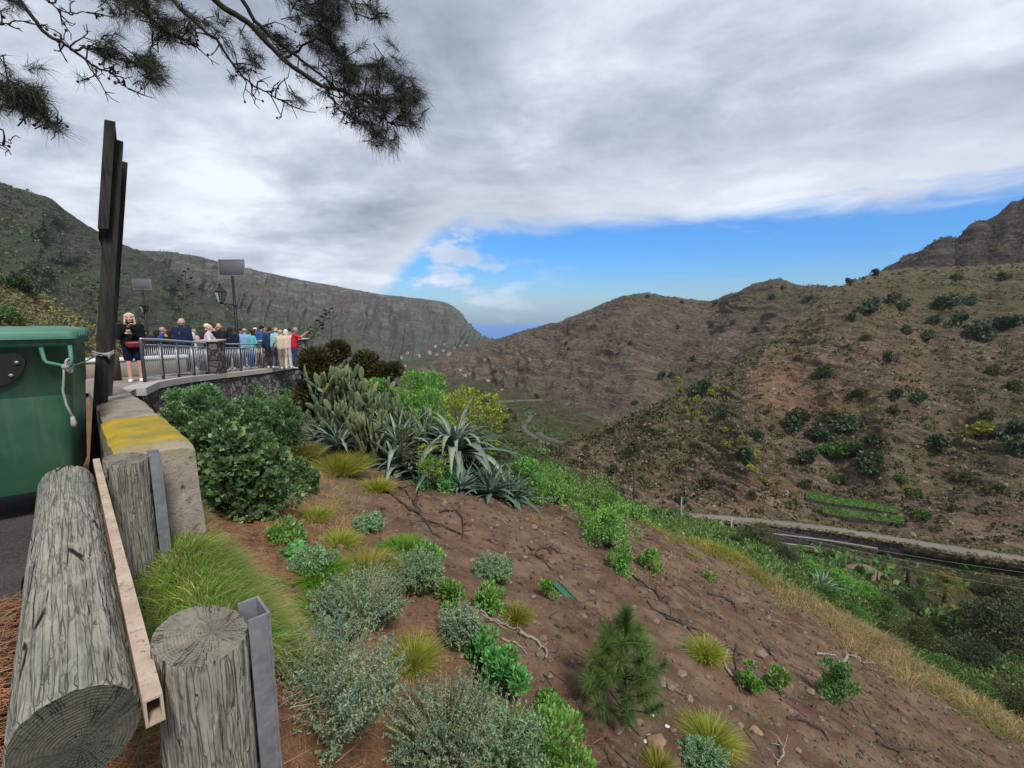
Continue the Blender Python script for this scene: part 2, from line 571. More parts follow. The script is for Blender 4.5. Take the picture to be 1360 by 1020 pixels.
def hill_material(name, soil, rock, veg, dry, strata=(.25, .12, 1.0), sc=1.0, bump=1.0, speck=.5, redc=(.31, .155, .085)):
    m, gr = mat(name)
    pos = gr.n('ShaderNodeTexCoord').outputs['Object']
    s = gr.n('ShaderNodeSeparateXYZ', {0: pos}).outputs
    zt = gr.m('ADD', s[2], gr.m('ADD', gr.m('MULTIPLY', s[0], strata[0]), gr.m('MULTIPLY', s[1], strata[1])))
    warp = gr.noise(pos, .02 * sc, 3)
    zt = gr.m('ADD', zt, gr.m('MULTIPLY', warp, 22.0 / sc))
    lay = gr.n('ShaderNodeCombineXYZ', {0: gr.m('MULTIPLY', s[0], .05), 1: gr.m('MULTIPLY', s[1], .05), 2: zt}).outputs[0]
    l1 = gr.noise(lay, .42 * sc, 5, .7); l2 = gr.noise(lay, 1.3 * sc, 4, .7)
    a = gr.noise(pos, .022 * sc, 5, .6, .5); b = gr.noise(pos, .14 * sc, 6, .66); d = gr.noise(pos, .75 * sc, 5, .7)
    f = gr.noise(pos, 2.6 * sc, 4, .7)
    c = gr.mix(gr.mr(l1, .36, .62), soil, rock)
    c = gr.mix(gr.m('MULTIPLY', gr.mr(l2, .52, .58), .8), c, tuple(x * .38 for x in rock))
    red = gr.n('ShaderNodeAttribute', attribute_name='red').outputs['Fac']
    c = gr.mix(gr.m('MULTIPLY', red, gr.mr(b, .35, .62, .25, 1)), c, redc)
    va = gr.n('ShaderNodeAttribute', attribute_name='veg').outputs['Fac']
    vf = gr.m('ADD', gr.m('MULTIPLY', gr.m('SUBTRACT', b, .5), 1.5), gr.m('MULTIPLY', gr.m('SUBTRACT', d, .5), 1.5))
    vf = gr.mr(gr.m('ADD', vf, va), .38, .75)
    vc = gr.mix(gr.mr(a, .4, .6), veg, dry)
    vc = gr.mix(gr.mr(d, .35, .65), vc, tuple(x * 1.55 for x in veg))
    ln = gr.mr(gr.m('ABSOLUTE', gr.m('SUBTRACT', l2, .5)), .0, .040, 1, 0)
    ln = gr.m('MAXIMUM', ln, gr.mr(gr.m('ABSOLUTE', gr.m('SUBTRACT', l1, .47)), .0, .026, 1, 0))
    out_ = gr.mr(gr.noise(pos, .33 * sc, 5, .7, .8), .56, .66)
    c = gr.mix(gr.m('MULTIPLY', out_, .7), c, tuple(min(.5, x * 1.35) for x in rock))
    c = gr.mix(gr.m('MULTIPLY', vf, .80), c, vc)
    c = gr.mix(gr.m('MULTIPLY', gr.m('MULTIPLY', ln, gr.mr(b, .66, .48)), .9), c, tuple(x * .26 for x in rock))
    c = gr.mix(gr.m('MULTIPLY', gr.mr(f, .58, .70), speck), c, (.030, .034, .017))
    c = gr.mix(gr.m('MULTIPLY', gr.mr(f, .40, .30), speck * .8), c, (.30, .25, .20))
    h = gr.m('ADD', gr.m('ADD', gr.m('MULTIPLY', l1, .9), gr.m('MULTIPLY', l2, .4)), gr.m('ADD', gr.m('MULTIPLY', d, .7), gr.m('MULTIPLY', f, .35)))
    finish(gr, c, .97, h, .85 * bump, 2.2 / sc, spec=.06)
    return m


def interp(tab, px):
    t = np.array(tab, float)
    x = t[:, 0]
    out = []
    for k in (1, 2):
        y = t[:, k]
        # monotone-ish smooth interpolation
        v = np.interp(px, x, y)
        w = 9.0
        v = sum(np.interp(px + q, x, y) for q in np.linspace(-w, w, 7)) / 7
        out.append(v)
    return out


def hill(name, material, crest, base, px0, px1, cols, rows, amp, wl, gul=(), veg=(), red=(), veg0=.3, sag=.0, butt=0.0, bwl=60.0, seed=1, back=1.0, jag=.35, cell=None, strata=(.25, .12, 1.0), ledge=0.0, lwl=3.0):
    """a hillside between the line of its foot and the line of its crest, both given in plan by direction and distance"""
    px = np.linspace(px0, px1, cols)
    cpy, cY = interp(crest, px); bpy_, bY = interp(base, px)

    def pts(py, Yd):
        v = (PH / 2 - py) / F; k = cp + sp * v
        return np.stack([(px - PW / 2) / F / k * Yd, Yd, CZ + (-sp + cp * v) / k * Yd], -1)
    Cc, Bb = pts(cpy, cY), pts(bpy_, bY)
    t = np.linspace(0, 1, rows)
    P = Bb[None] * (1 - t)[:, None, None] + Cc[None] * t[:, None, None]
    hgt = (Cc[:, 2] - Bb[:, 2])
    P[..., 2] -= sag * hgt[None] * np.sin(np.pi * t)[:, None] * (1 - t)[:, None] ** .3
    # screen position of each point before the relief is added
    rel = P - np.array((0, 0, CZ))
    dep = rel[..., 1] * cp - rel[..., 2] * sp
    qx = PW / 2 + F * rel[..., 0] / dep; qy = PH / 2 - F * (rel[..., 1] * sp + rel[..., 2] * cp) / dep
    tang = unit(np.gradient(P, axis=1)); upv = unit(np.gradient(P, axis=0))
    nor = unit(np.cross(tang, upv))
    fade = (sstep(1.0, .86, t)[:, None] * .85 + .15) * sstep(-.02, .16, t)[:, None]
    x, y, z = P[..., 0], P[..., 1], P[..., 2]
    d = amp * fbm(x / wl, y / wl, z / wl, 7, seed, .58)
    d += amp * .55 * fbm(x / wl * 2.1, y / wl * 2.1, z / wl * 2.1, 5, seed + 40, .55, True)
    if butt:
        arc = np.concatenate([[0], np.cumsum(np.linalg.norm(np.diff((Cc + Bb)[:, :2] / 2, axis=0), axis=1))])
        A = np.broadcast_to(arc[None], x.shape)
        wv = fbm(x / wl, y / wl, z / wl, 3, seed + 3) * bwl * .35
        d += butt * (1 - np.abs(fbm((A + wv) / bwl, t[:, None] * 1.3 + np.zeros_like(A), None, 4, seed + 9, .5)) * 2.2) * np.sin(np.pi * np.clip(t * .92 + .08, 0, 1))[:, None] ** .6
    if ledge:
        zt = z + strata[0] * x + strata[1] * y + 6 * fbm(x / 40, y / 40, z / 40, 3, seed + 5)
        st = fbm(x / 60, y / 60, zt / lwl, 3, seed + 6, .55)
        d += ledge * np.tanh(st * 4) * (0.5 + .5 * fbm(x / 30, y / 30, z / 30, 2, seed + 8))
    P = P + nor * (d * fade)[..., None]
    for (line, width, a) in gul:
        L = np.array(line, float)
        best = np.full(qx.shape, 1e9)
        for (x0, y0), (x1, y1) in zip(L[:-1], L[1:]):
            ex, ey = x1 - x0, y1 - y0
            s_ = np.clip(((qx - x0) * ex + (qy - y0) * ey) / (ex * ex + ey * ey), 0, 1)
            best = np.minimum(best, np.hypot(qx - x0 - s_ * ex, qy - y0 - s_ * ey))
        g_ = np.exp(-(best / width) ** 1.5) * a
        Rv = P - np.array((0, 0, CZ))
        P = np.array((0, 0, CZ)) + Rv * (1 + (g_ / np.maximum(np.linalg.norm(Rv, axis=-1), 1)) * fade)[..., None]
    jg = jag * amp * fbm(px / 14.0, px * 0 + seed, None, 5, seed + 70, .6)
    P[..., 2] += jg[None] * sstep(.8, 1, t)[:, None]
    # the far side falls away behind the crest
    top = P[-1]
    out = unit(np.stack([top[:, 0], top[:, 1], top[:, 0] * 0], -1))
    bk = [top + out * q * back + np.array((0, 0, -1.0)) * q * back * .55 for q in (hgt.mean() * .05, hgt.mean() * .35, hgt.mean() * 1.0)]
    ALL = np.concatenate([P[:1] - (0, 0, hgt.mean() * .25), P, np.array(bk)])
    R = len(ALL)
    o = MB().add(ALL.reshape(-1, 3), grid_faces(R, cols)).build(name, material)
    tag(o, kind='structure')

    def blob(lst, v0):
        v = np.full(qx.shape, float(v0))
        for (bx, by, rx, ry, a) in lst:
            v += a * np.exp(-((qx - bx) / rx) ** 2 - ((qy - by) / ry) ** 2)
        v = np.clip(v, 0, 1)
        return np.concatenate([v[:1], v, np.repeat(v[-1:], 3, 0)])
    vattr(o, 'veg', blob(veg, veg0)); vattr(o, 'red', blob(red, 0))
    st = max(1, rows // 110); sc_ = max(1, cols // 220)
    Q = P[::st, ::sc_]
    bvh(name, Q.reshape(-1, 3), grid_faces(Q.shape[0], Q.shape[1]))
    return o


m_hr = hill_material("hillside_earth", (.165, .108, .074), (.240, .176, .132), (.076, .080, .040), (.142, .120, .074), sc=1.0, speck=.55)
m_hm = hill_material("far_hill_earth", (.145, .103, .082), (.205, .152, .124), (.076, .078, .046), (.128, .108, .074), sc=.45, speck=.6)
m_hl = hill_material("ridge_earth", (.125, .112, .095), (.19, .175, .158), (.068, .090, .062), (.11, .118, .085), strata=(.02, .02, 1), sc=.22, bump=1.0, speck=.6, redc=(.21, .12, .085))
m_pk = hill_material("peak_rock", (.088, .066, .060), (.125, .098, .088), (.062, .060, .036), (.09, .075, .055), sc=.45, speck=.6)
m_gb = hill_material("grassy_bank", (.125, .10, .068), (.15, .13, .09), (.070, .072, .036), (.115, .10, .06), sc=3.0, speck=.4)

# left wall of the valley, running out to the headland
hill("ridge", m_hl,
     [(-260, 345, 520), (0, 335, 600), (100, 331, 640), (160, 331, 670), (185, 332, 690), (215, 334, 740), (250, 338, 800), (300, 350, 930), (350, 361, 1050), (400, 372, 1170), (440, 379, 1290), (500, 390, 1480), (560, 397, 1680), (585, 400, 1780), (600, 404, 1850), (612, 414, 1900), (622, 430, 1930), (632, 442, 1960), (648, 451, 2000), (670, 455, 2020)],
     [(-260, 640, 90), (-120, 600, 120), (0, 560, 160), (200, 530, 300), (400, 512, 560), (500, 500, 680), (560, 486, 900), (600, 472, 1200), (625, 462, 1600), (642, 456, 1950), (670, 457, 2010)],
     -260, 670, 1000, 400, 6, 120, veg0=.60, sag=.05, butt=24, bwl=52, seed=11, jag=.22, back=2.0, ledge=5, lwl=16, strata=(.02, .02, 1),
     veg=[(80, 350, 160, 90, .35), (540, 410, 120, 16, -.30), (440, 400, 160, 20, -.25), (330, 365, 100, 14, -.3), (560, 460, 80, 25, .15)],
     red=[(335, 402, 22, 8, .6), (430, 430, 40, 8, .3)])
# the nearer green spur that hides the start of that wall
m_ns = hill_material("green_spur_earth", (.085, .082, .066), (.14, .135, .115), (.046, .066, .042), (.075, .088, .055), strata=(.05, .03, 1), sc=.35, bump=1.0, speck=.6, redc=(.21, .12, .085))
hill("green_spur", m_ns,
     [(-260, 150, 200), (-120, 205, 250), (0, 243, 300), (30, 252, 315), (68, 263, 335), (100, 288, 350), (140, 315, 375), (185, 334, 400), (215, 352, 420), (260, 382, 445), (310, 420, 470), (360, 455, 500), (420, 490, 530)],
     [(-260, 640, 85), (-120, 600, 110), (0, 560, 140), (200, 530, 200), (310, 520, 240), (420, 515, 300)],
     -260, 420, 700, 320, 5, 60, veg0=.62, sag=.06, butt=8, bwl=40, seed=14, jag=.22, back=1.2, ledge=2.5, lwl=9, strata=(.05, .03, 1),
     red=[(200, 352, 20, 8, .5)], veg=[(80, 350, 160, 90, .2)])
# hills across the valley
hill("middle_hill", m_hm,
     [(470, 535, 700), (520, 505, 900), (560, 480, 980), (600, 469, 950), (640, 457, 880), (700, 438, 720), (750, 426, 640), (800, 403, 590), (825, 393, 570), (850, 388, 560), (880, 392, 560), (920, 399, 570), (950, 400, 560), (985, 384, 530), (1010, 376, 510), (1030, 369, 490), (1048, 377, 485), (1080, 379, 470), (1110, 380, 450), (1150, 386, 430), (1220, 400, 420)],
     [(470, 545, 420), (560, 522, 470), (620, 530, 380), (680, 545, 300), (720, 560, 260), (800, 590, 230), (900, 560, 240), (1000, 520, 260), (1220, 470, 300)],
     470, 1220, 800, 360, 7.5, 50, veg0=.46, sag=.12, butt=7, bwl=70, seed=23, jag=.35, back=1.2, ledge=3.2, lwl=6,
     gul=[([(870, 400), (830, 450), (770, 500), (700, 540)], 22, 22), ([(960, 405), (930, 450), (860, 490)], 20, 22), ([(720, 440), (690, 480), (640, 510)], 18, 18), ([(1050, 385), (1010, 430), (960, 470)], 16, 14)],
     veg=[(1020, 400, 60, 30, .25), (850, 400, 60, 20, .12), (700, 530, 40, 20, .3)], red=[(640, 490, 50, 14, .35), (720, 480, 40, 14, .25), (800, 440, 60, 16, .2)])
# jagged peak above the near hillside
hill("peak", m_pk,
     [(1120, 385, 560), (1165, 362, 550), (1180, 354, 545), (1200, 341, 535), (1222, 332, 525), (1245, 318, 515), (1262, 315, 510), (1275, 318, 505), (1290, 296, 500), (1301, 290, 498), (1315, 294, 495), (1330, 276, 490), (1360, 266, 480), (1400, 240, 470), (1460, 225, 455), (1560, 215, 430)],
     [(1120, 470, 340), (1250, 450, 330), (1400, 430, 320), (1560, 420, 300)],
     1120, 1560, 420, 200, 7.0, 45, veg0=.30, sag=.0, butt=9, bwl=40, seed=31, jag=.5, back=.8, ledge=2, lwl=9, veg=[(1330, 335, 60, 15, .3)])
# the near hillside with its two spurs
hill("right_hillside", m_hr,
     [(660, 660, 118), (690, 628, 128), (715, 612, 134), (760, 586, 142), (795, 570, 148), (830, 555, 154), (870, 536, 160), (900, 520, 165), (940, 500, 172), (965, 488, 177), (990, 470, 182), (1015, 452, 190), (1040, 436, 198), (1070, 412, 210), (1100, 390, 222), (1130, 374, 234), (1160, 364, 244), (1180, 360, 250), (1205, 356, 256), (1250, 355, 266), (1300, 352, 272), (1360, 349, 278), (1420, 345, 280), (1560, 335, 275)],
     [(660, 700, 112), (720, 690, 110), (800, 694, 103), (880, 690, 99), (950, 694, 98), (1020, 698, 97), (1100, 706, 93), (1180, 719, 88), (1260, 732, 83), (1360, 747, 78), (1460, 764, 73), (1560, 785, 66)],
     660, 1560, 1250, 560, 2.6, 15, veg0=.50, sag=.06, butt=2.2, bwl=34, seed=41, jag=.35, back=1.0, ledge=1.5, lwl=1.8, strata=(.28, .12, 1),
     gul=[([(1145, 700), (1120, 640), (1095, 580), (1060, 520), (1040, 470)], 30, 6), ([(1215, 715), (1240, 655), (1265, 600), (1260, 520), (1225, 430)], 30, 5.5),
          ([(880, 640), (920, 590), (950, 560)], 22, 5), ([(1340, 560), (1330, 470), (1300, 400)], 26, 4.5), ([(780, 640), (820, 600), (860, 560)], 20, 5),
          ([(1000, 690), (990, 600), (985, 520), (1010, 470)], 34, -5), ([(1180, 640), (1180, 560), (1150, 470)], 30, -5), ([(1330, 730), (1330, 650), (1360, 590)], 46, -6)],
     veg=[(950, 560, 55, 45, .30), (900, 600, 40, 40, .12), (1230, 380, 120, 35, .32), (1340, 400, 80, 60, .30), (1290, 620, 60, 60, .34), (1350, 560, 50, 50, .25), (1110, 600, 50, 50, .20), (1120, 410, 40, 30, .15), (800, 590, 60, 20, .15), (960, 650, 60, 20, -.05), (1310, 695, 70, 35, -.45), (900, 660, 90, 30, -.42), (1060, 520, 70, 40, -.25), (1010, 640, 50, 40, -.25), (1100, 480, 60, 30, -.12)],
     red=[(1040, 510, 45, 30, .55), (1085, 540, 40, 16, .5), (1085, 532, 16, 10, .6), (1010, 560, 30, 50, .35), (1000, 655, 40, 30, .35), (880, 645, 50, 20, .35), (1150, 600, 30, 30, .35), (1205, 500, 20, 25, .45), (1230, 650, 30, 20, .25), (1160, 470, 30, 20, .3), (1330, 690, 30, 20, .2)])
# grassy bank above the road on the inland side
hill("grassy_bank", m_gb,
     [(-330, 250, 34), (-150, 315, 36), (-60, 345, 38), (0, 364, 40), (20, 372, 40), (45, 386, 41), (80, 405, 42), (105, 425, 43), (125, 440, 44), (160, 466, 45), (210, 490, 46)],
     [(-330, 500, 22), (-150, 505, 24), (0, 505, 26), (80, 505, 28), (125, 505, 30), (160, 505, 33), (210, 506, 37)],
     -330, 210, 240, 110, .7, 5.0, veg0=.45, seed=51, back=1.5, ledge=.25, lwl=1.2, veg=[(20, 430, 60, 14, .4), (15, 380, 25, 8, .5)])

# ---- valley floor: a smooth sheet through known heights
CPT = [(1400, 1000, 26), (1360, 960, 33), (1360, 900, 40), (1320, 830, 58), (1250, 800, 68), (1360, 790, 72), (1460, 800, 66), (1460, 900, 38), (1300, 772, 75), (1200, 850, 45), (1200, 790, 62),
       (1150, 748, 81), (1060, 742, 84), (1120, 790, 40), (1100, 752, 60), (1050, 760, 35), (1000, 725, 45), (950, 705, 60), (900, 692, 80), (880, 690, 98), (1000, 702, 97), (1100, 712, 93), (1250, 738, 86), (1360, 755, 78), (1460, 775, 72),
       (690, 630, 90), (720, 612, 122), (690, 600, 130), (650, 600, 95), (640, 560, 190), (700, 568, 190), (735, 590, 152), (640, 530, 300), (690, 530, 290), (740, 545, 260), (620, 505, 450), (600, 490, 640), (570, 478, 860),
       (640, 455, 2000), (610, 462, 1500), (500, 510, 560), (400, 540, 330), (200, 560, 200), (0, 600, 120), (500, 560, 200), (560, 600, 110), (400, 640, 80), (500, 680, 50), (600, 650, 62), (200, 640, 70), (0, 640, 60),
       (800, 690, 60), (720, 680, 50), (650, 700, 40), (850, 700, 45), (1000, 600, 260), (1300, 500, 300), (800, 500, 600), (1000, 450, 1200), (760, 455, 1900)]


def tps_key(x, y):
    return np.stack([x / y * 3.0, np.log(y) * 1.6], -1)


cpts = np.array([at(*q) for q in CPT])
K = tps_key(cpts[:, 0], cpts[:, 1])


def U2(r2):
    return np.where(r2 > 0, r2 * np.log(np.maximum(r2, 1e-12)), 0)


NK = len(K)
A = np.zeros((NK + 3, NK + 3))
A[:NK, :NK] = U2(((K[:, None] - K[None]) ** 2).sum(-1)) + np.eye(NK) * .02
A[:NK, NK] = 1; A[:NK, NK + 1:] = K; A[NK:, :NK] = A[:NK, NK:].T
WZ = np.linalg.solve(A, np.concatenate([cpts[:, 2], [0, 0, 0]]))


def valley_z(x, y):
    q = tps_key(x, y)
    sh = q.shape[:-1]; q = q.reshape(-1, 2)
    r = np.zeros(len(q))
    for i in range(0, len(q), 20000):
        b = q[i:i + 20000]
        r[i:i + 20000] = U2(((b[:, None] - K[None]) ** 2).sum(-1)) @ WZ[:NK] + WZ[NK] + b @ WZ[NK + 1:]
    return r.reshape(sh)


m_va = hill_material("valley_floor", (.105, .080, .052), (.125, .100, .072), (.045, .058, .022), (.085, .085, .040), sc=.9, speck=.6)
aa = np.linspace(-1.7, 1.7, 420); yy = np.exp(np.linspace(math.log(22), math.log(2300), 300))
AX, YY = np.meshgrid(aa, yy)
VX = AX * YY
VZ = np.maximum(valley_z(VX, YY), np.where(YY < 1960, SEA_Z + 4, SEA_Z - 12))
VZ += (.9 * fbm(VX / 9, YY / 9, None, 5, 61) + 2.0 * fbm(VX / 45, YY / 45, None, 4, 66)) * sstep(15, 60, YY) * .6
VV = np.stack([VX, YY, VZ], -1)
o = tag(MB().add(VV.reshape(-1, 3), grid_faces(300, 420)).build("valley_floor", m_va), kind='structure')
vattr(o, 'veg', np.clip(.62 + .3 * fbm(VX / 25, YY / 25, None, 3, 9), 0, 1)); vattr(o, 'red', VX * 0)
bvh('valley', VV[::2, ::2].reshape(-1, 3), grid_faces(150, 210))

# ---- the sea
m_sea, gr = mat("sea_water")
pos = gr.n('ShaderNodeTexCoord').outputs['Object']
wv = gr.noise(gr.mapping(pos, scale=(.004, .02, 1)), 1.0, 4)
finish(gr, gr.mix(wv, (.016, .12, .36), (.026, .16, .43)), .35, gr.noise(pos, .05, 4), .15, 1.0, spec=.2)
xs = np.linspace(-5200, 5200, 60); ys = np.linspace(1500, 8600, 60)
X, Y = np.meshgrid(xs, ys)
tag(MB().add(np.stack([X, Y, X * 0 + SEA_Z], -1).reshape(-1, 3), grid_faces(60, 60)).build("sea", m_sea), kind='structure')

# ---- the air between here and the sea
hz, gr = mat("haze_air")
pv = gr.n('ShaderNodeVolumePrincipled', {'Color': (.78, .88, 1.0), 'Density': .00007, 'Anisotropy': .2})
gr.n('ShaderNodeOutputMaterial', {'Volume': pv.outputs[0]})
hb = MB().box((-5300, -60, SEA_Z - 20), (5300, 8700, CZ + 200)).build("haze", hz, smooth=False)
tag(hb, kind='stuff')

# ------------------------------------------------------------------ road edge, terrace
m_asph, gr = mat("asphalt")
pos = gr.n('ShaderNodeTexCoord').outputs['Object']
a1 = gr.noise(pos, 2.0, 5); a2 = gr.noise(pos, 110, 3, .7); a3 = gr.noise(pos, 14, 5, .7)
c = gr.mix(gr.mr(a1, .3, .7), (.035, .034, .033), (.060, .056, .052))
c = gr.mix(gr.mr(a2, .55, .68), c, (.14, .13, .12))
c = gr.mix(gr.mr(a3, .56, .70), c, (.075, .058, .042))
finish(gr, c, .9, gr.m('ADD', a2, gr.m('MULTIPLY', a3, .6)), .6, .012)
pp = np.linspace(-15, -.30, 60); uu = np.linspace(-4, 16, 80)
PP, UU = np.meshgrid(pp, uu)
PP = PP + np.where(PP > -.5, .05 * fbm(UU * 1.7, UU * 0, None, 4, 3), 0)
RX, RY = PP * NX + UU * UX, PP * NY + UU * UY
tag(MB().add(np.stack([RX, RY, terrace_z(RY) + .006], -1).reshape(-1, 3), grid_faces(80, 60)).build("road", m_asph), kind='structure')

EDGE = np.array([(-7.55, 8.9), (-8.72, 11.0), (-9.55, 13.5), (-10.2, 16.0), (-10.35, 18), (-10.2, 19.8), (-9.85, 21.8), (-10.2, 23.0), (-11.2, 24.2), (-13.5, 25.2)])


def edge_at(d):
    seg = np.linalg.norm(np.diff(EDGE, axis=0), axis=1); cum = np.concatenate([[0], np.cumsum(seg)])
    return np.stack([np.interp(d, cum, EDGE[:, 0]), np.interp(d, cum, EDGE[:, 1])], -1)


ELEN = np.linalg.norm(np.diff(EDGE, axis=0), axis=1).sum()
m_pave, gr = mat("paving_stone")
pos = gr.n('ShaderNodeTexCoord').outputs['Object']
bt = gr.n('ShaderNodeTexBrick', {'Vector': pos, 'Color1': (.30, .25, .21, 1), 'Color2': (.24, .205, .175, 1), 'Mortar': (.12, .10, .085, 1), 'Scale': 1.0, 'Mortar Size': .02, 'Brick Width': .7, 'Row Height': .42})
pn = gr.noise(pos, 5, 5, .65)
finish(gr, gr.mix(gr.mr(pn, .3, .7, 0, .5), bt.outputs[0], (.17, .14, .115)), .85, gr.m('ADD', bt.outputs[1], gr.m('MULTIPLY', pn, -.6)), .4, .01)
ysr = np.linspace(8.9, 25.0, 60)
ex = np.interp(ysr, EDGE[:, 1], EDGE[:, 0])
ex = np.where(ysr > 23, np.interp(ysr, [23, 24.2, 25.2], [-10.2, -11.2, -13.5]), ex)
tx = np.linspace(0, 1, 24)
X = ex[:, None] * (1 - tx) + (-24) * tx; Y = np.broadcast_to(ysr[:, None], X.shape)
tag(MB().add(np.stack([X, Y, terrace_z(Y) + .014], -1).reshape(-1, 3), grid_faces(60, 24)).build("terrace_paving", m_pave), kind='structure')


def stone_material(name, dark, light, mortar, scale=5.5):
    m, gr = mat(name)
    pos = gr.n('ShaderNodeTexCoord').outputs['Object']
    wp = gr.n('ShaderNodeVectorMath', {0: pos, 1: gr.n('ShaderNodeVectorMath', {0: gr.noise(pos, 4, 3, col=True), 1: (.12, .12, .12)}, operation='MULTIPLY').outputs[0]}, operation='ADD').outputs[0]
    v = gr.n('ShaderNodeTexVoronoi', {'Vector': wp, 'Scale': scale}, feature='F1')
    ve = gr.n('ShaderNodeTexVoronoi', {'Vector': wp, 'Scale': scale}, feature='DISTANCE_TO_EDGE')
    r = gr.n('ShaderNodeSeparateColor', {0: v.outputs['Color']}).outputs[0]
    n = gr.noise(pos, 30, 4, .7)
    c = gr.mix(r, dark, light)
    c = gr.mix(gr.mr(n, .35, .7, 0, .5), c, tuple(x * .6 for x in dark))
    ed = gr.mr(ve.outputs['Distance'], .03, .10)
    c = gr.mix(ed, mortar, c)
    finish(gr, c, .9, gr.m('ADD', gr.m('MULTIPLY', ed, 1.0), gr.m('MULTIPLY', n, .3)), 1.0, .05)
    return m


m_stone = stone_material("basalt_rubble", (.06, .057, .056), (.24, .22, .21), (.035, .032, .032), 4.2)
m_conc_l = plain("coping_concrete", (.36, .33, .30), .9, var=.25, scale=6, bump=.3)
wall = thing('terrace_wall', 'dark basalt rubble retaining wall curving under the crowded viewing terrace', 'retaining wall', (0, 0, 0))
dd = np.linspace(.75, ELEN, 90)
E2 = edge_at(dd)
tg = unit(np.gradient(E2, axis=0)); out = np.stack([tg[:, 1], -tg[:, 0]], -1)
mb = MB()
rows = []
hh = np.linspace(0, 1, 14)
zt = terrace_z(E2[:, 1]) - .14
zb = np.minimum(ground_z(E2[:, 0] + .3, E2[:, 1]) - .8, zt - .7)
for k in hh:
    z = zt * k + zb * (1 - k)
    off = .10 + .16 * (1 - k) + .035 * fbm(dd * 3.1, z * 3.1, None, 3, 5)
    rows.append(np.stack([E2[:, 0] + out[:, 0] * off, E2[:, 1] + out[:, 1] * off, z], -1))
rows.append(np.stack([E2[:, 0] - out[:, 0] * .35, E2[:, 1] - out[:, 1] * .35, zt], -1))
rows.append(np.stack([E2[:, 0] - out[:, 0] * .35, E2[:, 1] - out[:, 1] * .35, zb], -1))
mb.add(np.array(rows).reshape(-1, 3), grid_faces(16, 90)).build('stonework', m_stone, wall)
cop = MB()
ring = [(.17, -.138), (.17, .02), (-.30, .02), (-.30, -.138), (.17, -.138)]
rows = [np.stack([E2[:, 0] + out[:, 0] * a, E2[:, 1] + out[:, 1] * a, terrace_z(E2[:, 1]) + b], -1) for a, b in ring]
cop.add(np.array(rows).reshape(-1, 3), grid_faces(5, 90), [(0, 90, 180, 270)]).build('coping', m_conc_l, wall, smooth=False)


def rough_box(mb, lo, hi, M=None, amp=.02, n=7, seed=1):
    for ax in range(3):
        o1, o2 = (ax + 1) % 3, (ax + 2) % 3
        for sg in (0, 1):
            t = np.linspace(0, 1, n); a, b = np.meshgrid(t, t)
            V = np.zeros((n * n, 3)); lo_, hi_ = np.array(lo, float), np.array(hi, float)
            V[:, ax] = (lo_, hi_)[sg][ax]; V[:, o1] = lo_[o1] + (hi_ - lo_)[o1] * a.ravel(); V[:, o2] = lo_[o2] + (hi_ - lo_)[o2] * b.ravel()
            V = V + amp * np.stack([fbm(V[:, 0] * 4 + q * 9, V[:, 1] * 4, V[:, 2] * 4, 3, seed + q) for q in range(3)], -1)
            fq = grid_faces(n, n)
            mb.add(xf(V, M), fq if sg else fq[:, ::-1])
    return mb


def edge_pos(d, inset=.14):
    p = edge_at(np.array([d]))[0]; q = edge_at(np.array([d + .05]))[0]
    t = unit(q - p); n = np.array((t[1], -t[0]))
    return p - n * inset, math.atan2(t[1], t[0])


PILL = [(7.40, .80, 'stout dark stone pillar at the end of the long sloping railing'), (11.28, .78, 'dark stone pillar between the two short railing sections'), (13.35, .5, 'narrow stone pillar at the far end of the railings by the dark bush')]
for d, w, lab in PILL:
    p, a = edge_pos(d)
    t = thing('stone_pillar', lab, 'pillar', (p[0], p[1], terrace_z(p[1]) + .02), a, 'stone pillars along the terrace edge')
    rough_box(MB(), (-w / 2, -.28, 0), (w / 2, .30, 1.08), amp=.03, n=9, seed=int(d)).build('shaft', m_stone, t)
    MB().box((-w / 2 - .05, -.33, 1.10), (w / 2 + .05, .35, 1.17), bev=.015).build('cap_slab', m_conc_l, t)

m_galv = plain("galvanised_steel", (.42, .45, .48), .45, .7, .15, 14, spec=.5)
m_darkpost = plain("dark_painted_steel", (.045, .05, .06), .5, .2)


def railing(d0, d1, nseg, label, name='railing', spacing=.105, first=True):
    p0, _ = edge_pos(d0)
    t = thing(name, label, 'railing', (p0[0], p0[1], terrace_z(p0[1])), 0, 'railings along the terrace edge')
    base = np.array((p0[0], p0[1], terrace_z(p0[1])))

    def pt(d, z):
        p, _ = edge_pos(d)
        return np.array((p[0], p[1], terrace_z(p[1]) + .02 + z)) - base
    ds = np.linspace(d0, d1, nseg + 1)
    fine_ = np.linspace(d0, d1, nseg * 4 + 1)
    MB().tube([pt(q, 1.04) for q in fine_], .030, 8).build('handrail', m_galv, t)
    for i in range(nseg + 1):
        if i in (0, nseg) and not first:
            continue
        b, h = pt(ds[i], 0), pt(ds[i], 1.02)
        _, a = edge_pos(ds[i])
        M = rotz(a, b)
        MB().box((-.03, -.03, 0), (.03, .03, h[2] - b[2]), M, .004).build('post', m_darkpost, t)
    for i in range(nseg):
        a0, a1 = ds[i] + .05, ds[i + 1] - .05
        mb = MB()
        for z in (.10, .90):
            mb.tube([pt(q, z) for q in np.linspace(a0, a1, 4)], .020, 6)
        for e_ in (a0, a1):
            mb.tube([pt(e_, .10), pt(e_, .90)], .018, 6)
        for q in np.linspace(a0, a1, max(3, int((a1 - a0) / spacing)))[1:-1]:
            mb.tube([pt(q, .10), pt(q, .90)], .0085, 5)
        mb.build('bar_panel', m_galv, t)
    return t


